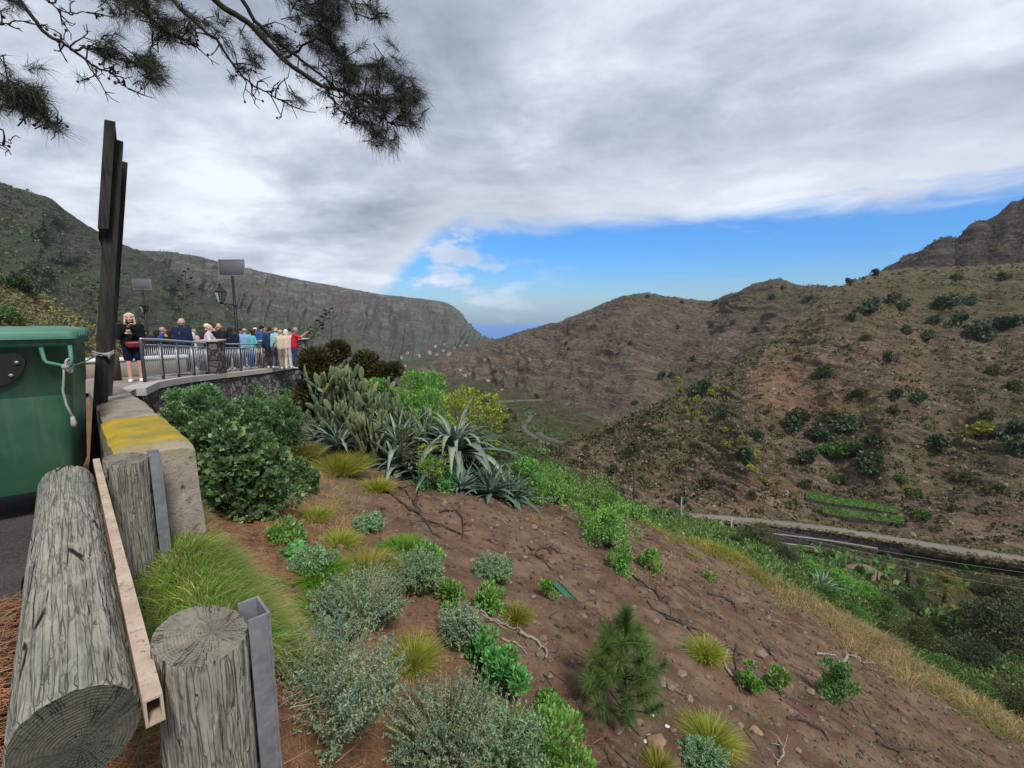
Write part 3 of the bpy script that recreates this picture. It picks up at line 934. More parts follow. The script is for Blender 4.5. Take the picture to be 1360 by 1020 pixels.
railing(2.45, 6.9, 4, 'long galvanised railing stepping down beside the woman in black')
railing(7.8, 10.75, 2, 'short railing section behind the lamp post, between two stone pillars', first=False)
railing(11.58, 13.06, 1, 'last short railing section before the dark bush', first=False)

# ------------------------------------------------------------------ street lamps with panels
m_black = plain("black_iron", (.012, .014, .017), .5, .3)
m_panel = plain("panel_back", (.11, .115, .125), .55, .1, .1)
m_frame = plain("panel_frame", (.30, .31, .32), .4, .6)
m_glass, gr = mat("lantern_glass")
gb = gr.n('ShaderNodeBsdfGlass', {'Color': (.9, .92, .92), 'Roughness': .12, 'IOR': 1.1})
tb = gr.n('ShaderNodeBsdfTransparent', {'Color': (.85, .88, .88)})
gr.n('ShaderNodeOutputMaterial', {0: gr.n('ShaderNodeMixShader', {0: .55, 1: gb.outputs[0], 2: tb.outputs[0]}).outputs[0]})


def lamp(px, py_foot, Y, label, side, hgt, rz=0.0, ph=.62, pwid=.98, bracket=.55, lz=.70):
    a, b = ratio(px, py_foot)
    loc = (a * Y, Y, terrace_z(Y))
    t = thing('street_lamp', label, 'street lamp', loc, rz, 'lantern street lamps with panels on top')
    mb = MB()
    mb.tube([(0, 0, 0), (0, 0, .12), (0, 0, .13), (0, 0, .9), (0, 0, .95), (0, 0, hgt)], [.12, .12, .085, .075, .06, .05], 12)
    for z in (1.0, 1.3, hgt * .68):
        mb.tube([(0, 0, z), (0, 0, z + .05)], .075, 12)
    mb.build('pole', m_black, t)
    pn_ = MB().box((-pwid / 2, -.02, hgt + .02), (pwid / 2, .02, hgt + ph), bev=.006).build('panel', m_panel, t)
    fr = MB()
    fr.box((-pwid / 2 - .025, -.03, hgt - .005), (pwid / 2 + .025, .03, hgt + .018))
    fr.box((-pwid / 2 - .025, -.03, hgt + ph + .002), (pwid / 2 + .025, .03, hgt + ph + .025))
    for s_ in (-1, 1):
        fr.box((s_ * (pwid / 2 + .014) - .011, -.03, hgt + .02), (s_ * (pwid / 2 + .014) + .011, .03, hgt + ph))
    fr.build('panel_frame', m_frame, pn_, smooth=False)
    z0 = hgt * lz
    br = MB()
    br.tube([(0, 0, z0), (side * bracket * .5, 0, z0 + .02), (side * bracket, 0, z0 + .03)], .025, 8)
    br.tube([(0, 0, z0 - .28), (side * .12, 0, z0 - .26), (side * bracket * .55, 0, z0 - .10), (side * bracket * .8, 0, z0 + .02)], .015, 6)
    th = np.linspace(0, 4.5 * math.pi, 22)
    br.tube([(side * (.20 + .09 * math.cos(q) * (1 - i / 26)), 0, z0 - .10 + .09 * math.sin(q) * (1 - i / 26)) for i, q in enumerate(th)], .010, 5)
    br.build('bracket', m_black, t)
    lx, zb_ = side * bracket, z0 + .06
    ln = MB()
    ln.tube([(lx, 0, zb_ - .05), (lx, 0, zb_ + .02)], [.03, .08], 10)
    for a_ in range(4):
        q = a_ * math.pi / 2 + math.pi / 4; q2 = q + math.pi / 2
        lo = (lx + .10 * math.cos(q), .10 * math.sin(q), zb_ + .02); hi = (lx + .23 * math.cos(q), .23 * math.sin(q), zb_ + .44)
        lo2 = (lx + .10 * math.cos(q2), .10 * math.sin(q2), zb_ + .02); hi2 = (lx + .23 * math.cos(q2), .23 * math.sin(q2), zb_ + .44)
        ln.tube([lo, hi], .012, 5); ln.tube([hi, hi2], .016, 5); ln.tube([lo, lo2], .014, 5)
    ln.tube([(lx, 0, zb_ + .455), (lx, 0, zb_ + .56), (lx, 0, zb_ + .66), (lx, 0, zb_ + .68), (lx, 0, zb_ + .74), (lx, 0, zb_ + .82)], [.26, .17, .07, .045, .05, .008], 4)
    lo_ = ln.build('lantern', m_black, t, smooth=False)
    gl = MB()
    q = np.arange(4) * math.pi / 2 + math.pi / 4
    r0 = np.stack([lx + .092 * np.cos(q), .092 * np.sin(q), q * 0 + zb_ + .03], -1); r1 = np.stack([lx + .215 * np.cos(q), .215 * np.sin(q), q * 0 + zb_ + .43], -1)
    gl.add(np.concatenate([r0, r1]), [(i, (i + 1) % 4, 4 + (i + 1) % 4, 4 + i) for i in range(4)]).build('glass', m_glass, lo_, smooth=False)
    return t


lamp(318.5, 485, 18.9, 'black street lamp with lantern at its left and grey panel on top, beside the railing', -1, 3.78)
lamp(199, 470, 26.5, 'farther street lamp with a faded grey panel, half hidden by the crowd', -1, 3.75, .1, bracket=.05, ph=.56, pwid=.92, lz=.62)

# ------------------------------------------------------------------ low wall and bollard at the head of the terrace
lw = thing('low_wall', 'low pale parapet with a white coping behind the woman in black', 'wall', (-11.75, 13.1, terrace_z(13.1)), math.atan2(2.4, 2.3))
MB().box((-2.2, -.12, 0), (2.0, .12, .46), bev=.01).build('masonry', plain("pale_render", (.24, .21, .18), .9, var=.25, bump=.3), lw)
MB().box((-2.25, -.17, .463), (2.05, .17, .56), bev=.015).build('coping', plain("white_paint", (.62, .62, .60), .6, var=.12), lw)

m_post_wood, gr = mat("brown_wood")
pos = gr.n('ShaderNodeTexCoord').outputs['Object']
pw_ = gr.noise(gr.mapping(pos, scale=(30, 30, 2.2)), 1.0, 5, .65, .6)
finish(gr, gr.mix(gr.mr(pw_, .35, .65), (.012, .012, .011), (.036, .034, .031)), .8, pw_, .5, .01)
b0 = at(152, 503, 11.6); b0[2] = terrace_z(b0[1]) + .015
wb = MB()
wb.tube([(0, 0, 0), (0, 0, .66), (0, 0, .70), (0, 0, .72)], [.15, .14, .12, .06], 14)
tag(wb.build('bollard', plain("bollard_wood", (.075, .06, .045), .85, var=.4, scale=12), loc=b0), 'thick brown wooden bollard beside the leaning sign posts', 'bollard')

# ------------------------------------------------------------------ concrete parapet blocks
m_block, gr = mat("parapet_concrete")
pos = gr.n('ShaderNodeTexCoord').outputs['Object']
b1 = gr.noise(pos, 3.0, 5, .6); b2 = gr.noise(pos, 18, 5, .7); b3 = gr.noise(pos, 60, 3, .7)
c = gr.mix(gr.mr(b1, .3, .7), (.20, .165, .135), (.33, .29, .245))
c = gr.mix(gr.mr(b2, .52, .70), c, (.13, .105, .085))
cv = gr.n('ShaderNodeTexVoronoi', {'Vector': gr.mapping(pos, scale=(1, 1, .35)), 'Scale': 16.0}, feature='F1')
hole = gr.mr(cv.outputs['Distance'], .10, .20, 1, 0)
c = gr.mix(gr.m('MULTIPLY', hole, gr.mr(b2, .45, .6)), c, (.06, .05, .042))
li = gr.n('ShaderNodeAttribute', attribute_name='lichen').outputs['Fac']
c = gr.mix(gr.m('MULTIPLY', li, gr.mr(b2, .20, .46)), c, gr.mix(gr.mr(b1, .35, .65), (.42, .29, .012), (.24, .19, .035)))
finish(gr, c, .92, gr.m('SUBTRACT', gr.m('ADD', b2, gr.m('MULTIPLY', b3, .4)), hole), .6, .02)


def block(u0, u1, p0, p1, z0, z1, label, lich, seed):
    """one cast length of the parapet; top falls from z0 to z1"""
    c0 = pw((p0 + p1) / 2, (u0 + u1) / 2)
    L, Wd = u1 - u0, p1 - p0
    N = np.array
    nx, ny, nz = max(10, int(L / .06)), 9, 14
    mb = MB()
    lic = []
    r = .025

    def f(a, b, k):      # a along, b across, k up: 0..1
        x = (a - .5) * L; y = (.5 - b) * Wd; top = z0 + (z1 - z0) * a; z = -.9 + (top + .9) * k
        flare = 1 + .16 * (1 - k)
        y = y * flare
        V = np.stack([x, y, z], -1)
        V += .012 * np.stack([fbm(x * 5 + q * 7, y * 5, z * 5, 4, seed + q) for q in range(3)], -1)
        e = sstep(.93, 1, k)
        V[..., 2] -= r * e * ((np.abs(b - .5) * 2) ** 8 + (np.abs(a - .5) * 2) ** 24)
        return V
    def face(A, B, K, flip):
        V = f(A, B, K); sh = V.shape
        fq = grid_faces(sh[0], sh[1])
        mb.add(V.reshape(-1, 3), fq[:, ::-1] if flip else fq)
        lic.append((sstep(.90, .99, K) * (1.0 if lich else .08) * (sstep(.02, .25, A) * .75 + .25) * np.where(K > .999, 1, .5)).ravel())
    a, b = np.meshgrid(np.linspace(0, 1, nx), np.linspace(0, 1, ny)); face(a, b, a * 0 + 1, True)
    a, k = np.meshgrid(np.linspace(0, 1, nx), np.linspace(0, 1, nz)); face(a, a * 0, k, True); face(a, a * 0 + 1, k, False)
    b, k = np.meshgrid(np.linspace(0, 1, ny), np.linspace(0, 1, nz)); face(b * 0, b, k, False); face(b * 0 + 1, b, k, True)
    o = mb.build('parapet_block', m_block)
    vattr(o, 'lichen', np.concatenate(lic))
    o.location = (c0[0], c0[1], 0); o.rotation_euler = (0, 0, math.atan2(UY, UX))
    return tag(o, label, 'concrete block', 'concrete parapet blocks beside the road')


block(3.26, 4.60, .13, .50, .715, .70, 'nearest concrete parapet block, its top covered in yellow lichen', True, 1)
block(4.63, 6.10, .15, .50, .68, .655, 'bare concrete parapet block behind the lichen covered one', False, 2)
block(6.13, 8.40, .16, .50, .635, .53, 'farthest concrete parapet block, ending at the railing', False, 3)

# ------------------------------------------------------------------ timber guard rail in front
def wood_material(name, axis, tint=1.0, sc2=(0, 0, 0)):
    """weathered round timber; grain runs along the given local axis"""
    m, gr = mat(name)
    pos = gr.n('ShaderNodeTexCoord').outputs['Object']
    def sc(l, r):
        return tuple(l if i == axis else r for i in range(3))
    w = gr.noise(gr.mapping(pos, scale=sc(2.2, 5)), 1.0, 3, .5, .8)
    g1 = gr.n('ShaderNodeTexWave', {'Vector': gr.mapping(pos, scale=sc(.9, 3.4), rot=(.12, .15, .1)), 'Scale': 9.0, 'Distortion': 9.0, 'Detail': 3.0, 'Detail Scale': .9, 'Detail Roughness': .55}, wave_type='RINGS', rings_direction='XYZ'[axis]).outputs['Fac']
    fib = gr.noise(gr.mapping(pos, scale=sc(3.2, 130), rot=sc2), 1.0, 3, .65, .12)
    wpos = gr.n('ShaderNodeVectorMath', {0: pos, 1: gr.n('ShaderNodeVectorMath', {0: gr.noise(pos, 7, 3, col=True), 1: (.009, .009, .009)}, operation='MULTIPLY').outputs[0]}, operation='ADD').outputs[0]
    vk = gr.n('ShaderNodeTexVoronoi', {'Vector': gr.mapping(wpos, scale=sc(1.3, 26), rot=sc2), 'Scale': 1.0}, feature='DISTANCE_TO_EDGE').outputs['Distance']
    vk2 = gr.n('ShaderNodeTexVoronoi', {'Vector': gr.mapping(wpos, scale=sc(2.6, 80), rot=sc2, loc=(3, 1, 2)), 'Scale': 1.0}, feature='DISTANCE_TO_EDGE').outputs['Distance']
    msk = gr.noise(gr.mapping(pos, scale=sc(3.5, 14)), 1.0, 3, .6)
    crack = gr.m('MULTIPLY', gr.mr(vk, .008, .040, 1, 0), gr.mr(msk, .50, .60))
    crack = gr.m('MAXIMUM', crack, gr.m('MULTIPLY', gr.mr(vk2, .01, .06, .38, 0), gr.mr(msk, .58, .46)))
    c = gr.mix(gr.mr(g1, .1, .9), (.165 * tint, .160 * tint, .130 * tint), (.25 * tint, .235 * tint, .195 * tint))
    c = gr.mix(gr.mr(fib, .42, .62, 0, .6), c, (.36 * tint, .335 * tint, .285 * tint))
    c = gr.mix(gr.mr(fib, .46, .34, 0, .42), c, (.07 * tint, .066 * tint, .054 * tint))
    c = gr.mix(gr.mr(w, .45, .7, 0, .4), c, (.12 * tint, .15 * tint, .115 * tint))
    c = gr.mix(crack, c, (.012, .010, .008))
    h = gr.m('SUBTRACT', gr.m('ADD', gr.m('MULTIPLY', g1, .35), gr.m('MULTIPLY', fib, .3)), gr.m('MULTIPLY', crack, 1.6))
    finish(gr, c, .85, h, .8, .012, spec=.15)
    return m


def end_material(name, axis, col1, col2, green=.5):
    m, gr = mat(name)
    pos = gr.n('ShaderNodeTexCoord').outputs['Object']
    s = gr.n('ShaderNodeSeparateXYZ', {0: pos}).outputs
    o1, o2 = [(1, 2), (0, 2), (0, 1)][axis]
    v = gr.n('ShaderNodeCombineXYZ', {0: gr.m('ADD', s[o1], -.012), 1: gr.m('ADD', s[o2], .008), 2: 0.0}).outputs[0]
    nz = gr.noise(v, 9, 4, .6)
    vs = gr.n('ShaderNodeVectorMath', {0: v, 1: gr.n('ShaderNodeVectorMath', {0: gr.noise(v, 11, 4, col=True), 1: (.030, .030, 0)}, operation='MULTIPLY').outputs[0]}, operation='ADD').outputs[0]
    rad = gr.n('ShaderNodeVectorMath', {0: vs}, operation='LENGTH').outputs['Value']
    ring = gr.m('SINE', gr.m('MULTIPLY', rad, 980))
    sv = gr.n('ShaderNodeSeparateXYZ', {0: vs}).outputs
    ang = gr.m('ARCTAN2', sv[1], sv[0])
    ckn = gr.noise(gr.n('ShaderNodeCombineXYZ', {0: gr.m('MULTIPLY', gr.m('COSINE', ang), 4.2), 1: gr.m('MULTIPLY', gr.m('SINE', ang), 4.2), 2: gr.m('MULTIPLY', rad, 5)}).outputs[0], 1.0, 4, .7)
    crack = gr.mr(gr.m('ABSOLUTE', gr.m('SUBTRACT', ckn, .5)), 0, .020, 1, 0)
    crack = gr.m('MULTIPLY', crack, gr.mr(nz, .40, .55))
    c = gr.mix(gr.mr(gr.m('ADD', gr.m('MULTIPLY', ring, .28), gr.m('MULTIPLY', gr.m('SUBTRACT', gr.noise(v, 60, 4, .7), .5), 3.0)), -.8, .9), col1, col2)
    c = gr.mix(gr.mr(nz, .4, .65, 0, green), c, (.05, .062, .05))
    c = gr.mix(crack, c, (.014, .012, .010))
    finish(gr, c, .9, gr.m('SUBTRACT', gr.m('MULTIPLY', ring, .12), crack), .6, .006, spec=.12)
    return m


m_log = wood_material("weathered_log", 0, 1.0, (0, .10, .16))
m_postw = wood_material("weathered_post", 2, .92)
m_logend = end_material("log_cut_end", 0, (.060, .062, .048), (.105, .104, .080), .8)
m_postend = end_material("post_cut_top", 2, (.15, .135, .105), (.25, .225, .18), .35)
m_zinc, gr = mat("weathered_zinc")
pos = gr.n('ShaderNodeTexCoord').outputs['Object']
z1, z2 = gr.noise(pos, 14, 5, .65), gr.noise(pos, 70, 4, .7)
finish(gr, gr.mix(gr.mr(z1, .3, .7), (.20, .21, .235), (.31, .32, .345)), gr.mr(z2, .3, .7, .4, .65), z2, .15, .004, .55, .5)
m_tan, gr = mat("rust_stained_channel")
pos = gr.n('ShaderNodeTexCoord').outputs['Object']
z1, z2 = gr.noise(pos, 9, 5, .65), gr.noise(pos, 60, 4, .7)
c = gr.mix(gr.mr(z1, .3, .7), (.36, .27, .20), (.50, .40, .31))
c = gr.mix(gr.mr(z2, .56, .70), c, (.22, .13, .08))
finish(gr, c, .7, z2, .25, .006, .1)

gr_rail = thing('timber_guardrail', 'weathered timber guardrail with a thick round log and two cut posts', 'guardrail', (0, 0, 0))
AL = math.atan2(UY, UX)
# the log: local x runs along the road
LU0, LU1, LP, LZ, LR = 1.19, 3.16, -.062, .622, .104
cm = pw(LP, (LU0 + LU1) / 2, LZ)
hl = (LU1 - LU0) / 2
na, nl = 72, 120
th = np.linspace(0, 2 * math.pi, na, endpoint=False); xl = np.linspace(-hl, hl, nl)
TH, XL = np.meshgrid(th, xl)
def radial(TH, XL, R, seed, long=1.1):
    c_, s_ = np.cos(TH), np.sin(TH)
    r = R * (1 + .055 * fbm(c_ * 1.2 + 4, s_ * 1.2, XL * long, 3, seed)) + .0035 * fbm(c_ * 9, s_ * 9, XL * 3, 3, seed + 3)
    ck = fbm(c_ * 7 + XL * 1.4, s_ * 7, XL * 1.6, 2, seed + 7)
    return r - .006 * np.exp(-(ck / .035) ** 2)
RR = radial(TH, XL, LR, 3)
edge_r = np.minimum(1, ((hl - np.abs(XL)) / .012).clip(0, 1) * .04 + .96)
RR = RR * edge_r
V = np.stack([XL, RR * np.cos(TH), RR * np.sin(TH)], -1)
i = np.arange(nl - 1)[:, None] * na; j = np.arange(na)[None]; k = (j + 1) % na
lg = MB().add(V.reshape(-1, 3), np.stack([i + j, i + na + j, i + na + k, i + k], -1).reshape(-1, 4)).build('log_rail', m_log, gr_rail)
lg.location = cm; lg.rotation_euler = (0, 0, AL)
for e_, rowi in ((-1, 0), (1, nl - 1)):
    edge = V[rowi]
    rows = [edge * (1, f_, f_) for f_ in (1, .8, .6, .4, .2, .02)]
    rows = np.array(rows)
    rows[1:, :, 0] += e_ * .003 * fbm(rows[1:, :, 1] * 40, rows[1:, :, 2] * 40, None, 3, 5)
    i2 = np.arange(5)[:, None] * na
    fq = np.stack([i2 + j, i2 + k, i2 + na + k, i2 + na + j], -1).reshape(-1, 4)
    MB().add(rows.reshape(-1, 3), fq if e_ < 0 else fq[:, ::-1]).build('cut_end', m_logend, lg)


def uprofile(mb, w, d, t, z0, z1, M):
    """an open steel channel standing up, mouth towards -y"""
    mb.box((-w / 2, d - t, z0), (w / 2, d, z1), M)
    for s_ in (-1, 1):
        x0, x1 = sorted((s_ * w / 2, s_ * (w / 2 - t)))
        mb.box((x0, 0, z0), (x1, d - t - .0005, z1), M)
    return mb


PP_ = .165
for pu_, top, R, sd in ((1.25, .700, .097, 1), (3.05, .735, .095, 2)):
    c0 = pw(PP_, pu_)
    na2, nz2 = 64, 60
    th = np.linspace(0, 2 * math.pi, na2, endpoint=False); zl = np.linspace(-.95, 1.0, nz2)
    TH, ZL = np.meshgrid(th, zl)
    RR = radial(TH, ZL, R, 20 + sd, .8)
    tilt = .045 if sd == 1 else .02
    ztop = top + tilt * (np.cos(TH) * .5 + np.sin(TH) * .3)
    zz_ = -.95 + (ztop + .95) * (ZL + .95) / 1.95
    RR *= np.minimum(1, ((ztop - zz_) / .008).clip(0, 1) * .03 + .97)
    V = np.stack([RR * np.cos(TH), RR * np.sin(TH), zz_], -1)
    i = np.arange(nz2 - 1)[:, None] * na2; j2 = np.arange(na2)[None]; k2 = (j2 + 1) % na2
    po = MB().add(V.reshape(-1, 3), np.stack([i + j2, i + k2, i + na2 + k2, i + na2 + j2], -1).reshape(-1, 4)).build('post', m_postw, gr_rail)
    po.location = c0; po.rotation_euler = (0, 0, AL)
    edge = V[-1]; cz_ = edge.mean(0)
    rows = np.array([cz_ + (edge - cz_) * f_ for f_ in (1, .8, .6, .4, .2, .02)])
    rows[1:, :, 2] += .003 * fbm(rows[1:, :, 0] * 40, rows[1:, :, 1] * 40, None, 3, 8)
    i2 = np.arange(5)[:, None] * na2
    MB().add(rows.reshape(-1, 3), np.stack([i2 + j2, i2 + k2, i2 + na2 + k2, i2 + na2 + j2], -1).reshape(-1, 4)).build('cut_top', m_postend, po)
    ch = uprofile(MB(), .100, .050, .006, -.95, top + .012, rotz(math.pi, (.0, -.092, 0))).build('steel_channel', m_zinc, po, smooth=False)
# horizontal channel between log and posts, in two overlapping lengths; local x along the road
for (u0, u1, h, o_) in ((1.10, 1.78, .060, .004), (1.72, 3.35, .050, .0)):
    mb = MB()
    w = .028 + o_
    L = u1 - u0
    zt_ = .690 + o_
    mb.box((0, -w / 2, zt_ - .005), (L, w / 2, zt_))
    mb.box((0, w / 2 - .005, zt_ - h), (L, w / 2, zt_ - .0055))
    mb.box((0, -w / 2, zt_ - h), (L, w / 2 - .0055, zt_ - h + .005))
    mb.box((0, -w / 2, zt_ - h + .0055), (L, -w / 2 + .005, zt_ - .0055))
    q = mb.build('rail_channel', m_tan, gr_rail, smooth=False)
    c0 = pw(.0585 - o_ * .4, u0); q.location = c0; q.rotation_euler = (0, 0, AL)
for u_ in (1.245, 3.0):
    MB().tube([pw(.068, u_ - .0, .665), pw(.080, u_, .665)], .012, 8).build('bolt_head', m_zinc, gr_rail)

# ------------------------------------------------------------------ wheeled bin
m_bin, gr = mat("green_plastic")
pos = gr.n('ShaderNodeTexCoord').outputs['Object']
q1, q2, q3 = gr.noise(pos, 2.2, 5, .6), gr.noise(pos, 40, 4, .7), gr.noise(gr.mapping(pos, scale=(8, 8, .8)), 1.0, 5, .7)
c = gr.mix(gr.mr(q1, .3, .7), (.028, .092, .053), (.046, .128, .078))
c = gr.mix(gr.mr(q3, .48, .70, 0, .5), c, (.10, .15, .115))
finish(gr, c, gr.mr(q1, .3, .7, .35, .6), q2, .12, .004, spec=.35)
m_lid, gr = mat("faded_green_lid")
pos = gr.n('ShaderNodeTexCoord').outputs['Object']
q1, q3 = gr.noise(pos, 3.2, 5, .6), gr.noise(pos, 22, 5, .7)
c = gr.mix(gr.mr(q1, .3, .7), (.045, .15, .095), (.075, .20, .135))
finish(gr, gr.mix(gr.mr(q3, .52, .72, 0, .4), c, (.15, .22, .17)), .5, q3, .12, .004, spec=.3)
m_rubber = plain("black_rubber", (.010, .010, .011), .6)
BRZ = math.atan2(.62, .785)
bin_ = thing('waste_bin', 'large green wheeled waste bin tied to the sign post with rope', 'waste bin', (-3.06, 3.33, .006), BRZ)


def rrect(x0, x1, y0, y1, r, n=5):
    P = []
    for cx, cy, a0 in ((x1 - r, y0 + r, -90), (x1 - r, y1 - r, 0), (x0 + r, y1 - r, 90), (x0 + r, y0 + r, 180)):
        for q in np.linspace(a0, a0 + 90, n):
            P.append((cx + r * math.cos(math.radians(q)), cy + r * math.sin(math.radians(q))))
    return np.array(P)


def loft_rr(mb, secs, cap0=True, cap1=True):
    rows = [np.column_stack([rrect(*s_[:5]), np.full(20, s_[5])]) for s_ in secs]
    n = 20; V = np.concatenate(rows)
    i = np.arange(len(rows) - 1)[:, None] * n; j = np.arange(n)[None]; k = (j + 1) % n
    Fq = [np.stack([i + j, i + k, i + n + k, i + n + j], -1).reshape(-1, 4)]
    mb.add(V, *Fq)
    if cap0: mb.add(rows[0], [list(range(n))[::-1]])
    if cap1: mb.add(rows[-1], [list(range(n))])
    return mb


body = loft_rr(MB(), [(-1.32, -.185, .10, .94, .09, .215), (-1.335, -.17, .085, .955, .09, .26), (-1.39, -.125, .035, 1.03, .06, .905), (-1.39, -.123, .033, 1.03, .06, .915), (-1.395, -.118, .028, 1.035, .06, .92), (-1.425, -.102, .006, 1.06, .05, 1.25), (-1.43, -.075, -.022, 1.09, .05, 1.255), (-1.43, -.075, -.022, 1.09, .05, 1.312)])
for k_ in (-.06, -.5, -.9):
    pass
body.build('body', m_bin, bin_)
lid = loft_rr(MB(), [(-1.445, -.060, -.045, 1.10, .04, 1.308), (-1.445, -.060, -.045, 1.10, .04, 1.352), (-1.435, -.070, -.035, 1.09, .045, 1.366), (-1.40, -.105, .01, 1.05, .05, 1.378), (-1.30, -.20, .14, .92, .08, 1.388)], cap0=True)
lid.box((-.40, .15, 1.36), (-.32, .9, 1.392), bev=.01)
lid.box((-1.0, .15, 1.36), (-.92, .9, 1.392), bev=.01)
lid_o = lid.build('lid', m_lid, bin_)
for y_ in (.10, .26, .42):
    MB().box((-.0595, y_, 1.312), (-.050, y_ + .03, 1.345), bev=.003).build('lid_rib', m_lid, lid_o)
# black half-round fitting on the front, with bolts
f = MB()
aa_ = np.linspace(0, -math.pi, 19)
R_ = .20
front = [(-.53 + R_ * math.cos(q), -.012, 1.175 + R_ * .92 * math.sin(q)) for q in aa_] + [(-.70, -.012, 1.215), (-.36, -.012, 1.215)]
V = np.array(front); V2 = V.copy(); V2[:, 1] = .05
n = len(V)
f.add(V, [list(range(n))[::-1]])
f.add(np.concatenate([V, V2]), [(i, (i + 1) % n, n + (i + 1) % n, n + i) for i in range(n)])
fo = f.build('fitting', m_rubber, bin_, smooth=False)
for (bx, bz) in ((-.37, 1.155), (-.405, 1.07), (-.67, 1.06)):
    MB().tube([(bx, -.014, bz), (bx, -.026, bz)], .012, 8).build('bolt', m_zinc, fo)
MB().tube([(-.53, -.014, 1.13), (-.53, -.045, 1.13)], [.045, .036], 14).build('hub', m_rubber, fo)
hd = MB()
hd.tube([(-.245, -.02, 1.25), (-.235, -.035, 1.17), (-.225, -.05, 1.15), (-.14, -.052, 1.12), (-.105, -.052, 1.125), (-.098, -.05, 1.16), (-.10, -.02, 1.26)], .0125, 8)
hd.build('handle', m_lid, bin_)
for wx in (-.27, -1.26):
    for wy in (.22, .84):
        w = MB(); w.tube([(wx - .025, wy, .085), (wx + .025, wy, .085)], .085, 18)
        wo = w.build('wheel', m_rubber, bin_)
        MB().box((wx - .04, wy - .03, .10), (wx + .04, wy + .03, .185)).build('caster_fork', m_zinc, wo, smooth=False)

# ------------------------------------------------------------------ sign post seen edge-on, and the rope
d_ = unit(np.array((-.815, 1.0, 0)))        # away from the road, along the board
sg = thing('sign_board', 'tall dark wooden sign board on two leaning posts, seen edge-on beside the bin', 'sign', (0, 0, 0))


def lean_post(foot, top, w, name, m):
    f_, t_ = np.array(foot), np.array(top)
    ax = unit(t_ - f_); s_ = unit(np.cross(ax, d_)); q_ = np.cross(s_, ax)
    mb = MB()
    V = []
    for c_ in (f_, t_):
        for a_, b_ in ((-1, -1), (1, -1), (1, 1), (-1, 1)):
            V.append(c_ + s_ * a_ * w / 2 + q_ * b_ * w / 2)
    mb.add(V, [(3, 2, 1, 0), (4, 5, 6, 7), (0, 1, 5, 4), (1, 2, 6, 5), (2, 3, 7, 6), (3, 0, 4, 7)])
    return mb.build(name, m, sg, smooth=False)


fA = at(128, 640, 4.32); fA[2] = -.1; tA = at(154, 187, 4.55)
fB = at(136, 610, 5.0); fB[2] = -.1; tB = at(161.5, 215, 5.2)
lean_post(fA, tA, .105, 'post', m_post_wood)
lean_post(fB, tB, .10, 'post', m_post_wood)
# board: an edge-on panel in a frame with clipped lower corner
nb = unit(np.cross(d_, (0, 0, 1)))
b0 = at(136, 316, 4.35); t0 = at(146, 159, 4.40)
up_ = t0 - b0
M_ = np.eye(4)
def board(pts, thick, off, name, m):
    """polygon in (along, up 0..1) with a thickness across"""
    n = len(pts)
    P = [b0 + up_ * v_ + d_ * a_ for a_, v_ in pts]
    A_ = np.array([p_ + nb * (off - thick / 2) for p_ in P]); B_ = np.array([p_ + nb * (off + thick / 2) for p_ in P])
    mb = MB().add(np.concatenate([A_, B_]), [(i, (i + 1) % n, n + (i + 1) % n, n + i) for i in range(n)])
    mb.add(A_, [list(range(n))[::-1]]); mb.add(B_, [list(range(n))])
    return mb.build(name, m, sg, smooth=False)
board([(.06, .05), (.9, .05), (.9, .97), (.06, .97)], .022, .0, 'panel', plain("pale_board", (.30, .26, .17), .8))
fo_ = board([(0, .08), (.055, .08), (.055, .985), (.03, 1.0), (0, .985)], .075, .0, 'frame', m_post_wood)
board([(.0, .078), (.10, .0), (.95, .0), (.95, .045), (.06, .048)], .06, .0, 'frame', m_post_wood)
board([(.06, .972), (.95, .972), (.95, 1.0), (.03, 1.003)], .07, .0, 'frame', m_post_wood)

m_rope, gr = mat("white_rope")
pos = gr.n('ShaderNodeTexCoord').outputs['Object']
rw = gr.n('ShaderNodeTexWave', {'Vector': pos, 'Scale': 60.0, 'Distortion': 1.0}, bands_direction='DIAGONAL').outputs['Fac']
finish(gr, gr.mix(rw, (.20, .21, .19), (.48, .48, .45)), .9, rw, .6, .006)
Mb = np.array(Matrix.Translation(Vector((-3.06, 3.33, 0))) @ Matrix.Rotation(BRZ, 4, 'Z'))
k0 = xf(np.array([(-.125, -.07, 1.122)]), Mb)[0]
k1 = fA + (tA - fA) * .385 + nb * (-.0) + np.array((.02, -.07, 0))
rp = MB()
mid = (k0 + k1) / 2 + np.array((0, 0, -.035))
tt = np.linspace(0, 1, 12)[:, None]
rp.tube((1 - tt) ** 2 * k0 + 2 * tt * (1 - tt) * mid + tt ** 2 * k1, .0055, 6)
for r_, z_ in ((.030, .0), (.034, .018), (.028, -.016)):
    q = np.linspace(0, 2 * math.pi, 14)
    rp.tube([k0 + np.array((0, .02, z_)) + np.array(Mb)[:3, :3] @ np.array((0.4 * r_ * math.cos(a_), r_ * math.cos(a_), r_ * math.sin(a_))) for a_ in q], .008, 6, False)
rp.ball(k0 + np.array((0, -.01, 0)), .022, 8, 6)
down = [k0 + np.array((0, -.02, 0)), k0 + np.array((-.01, -.02, -.07)), k0 + np.array((-.03, -.02, -.17)), k0 + np.array((-.018, -.02, -.27)), k0 + np.array((.012, -.02, -.35))]
rp.tube(down, [.006, .007, .0075, .0075, .009], 6)
rp.tube([down[-1], down[-1] + np.array((.004, 0, -.05)), down[-1] + np.array((.0, 0, -.075))], [.010, .017, .015], 8)
for z_ in (-.012, .008):
    q = np.linspace(0, 2 * math.pi, 14); cA = fA + (tA - fA) * .385
    rp.tube([cA + np.array((.078 * math.cos(a_), .078 * math.sin(a_), z_ + .012 * math.sin(a_ * 2))) for a_ in q], .007, 6, False)
kk = k1 + np.array((.075, .0, -.012))
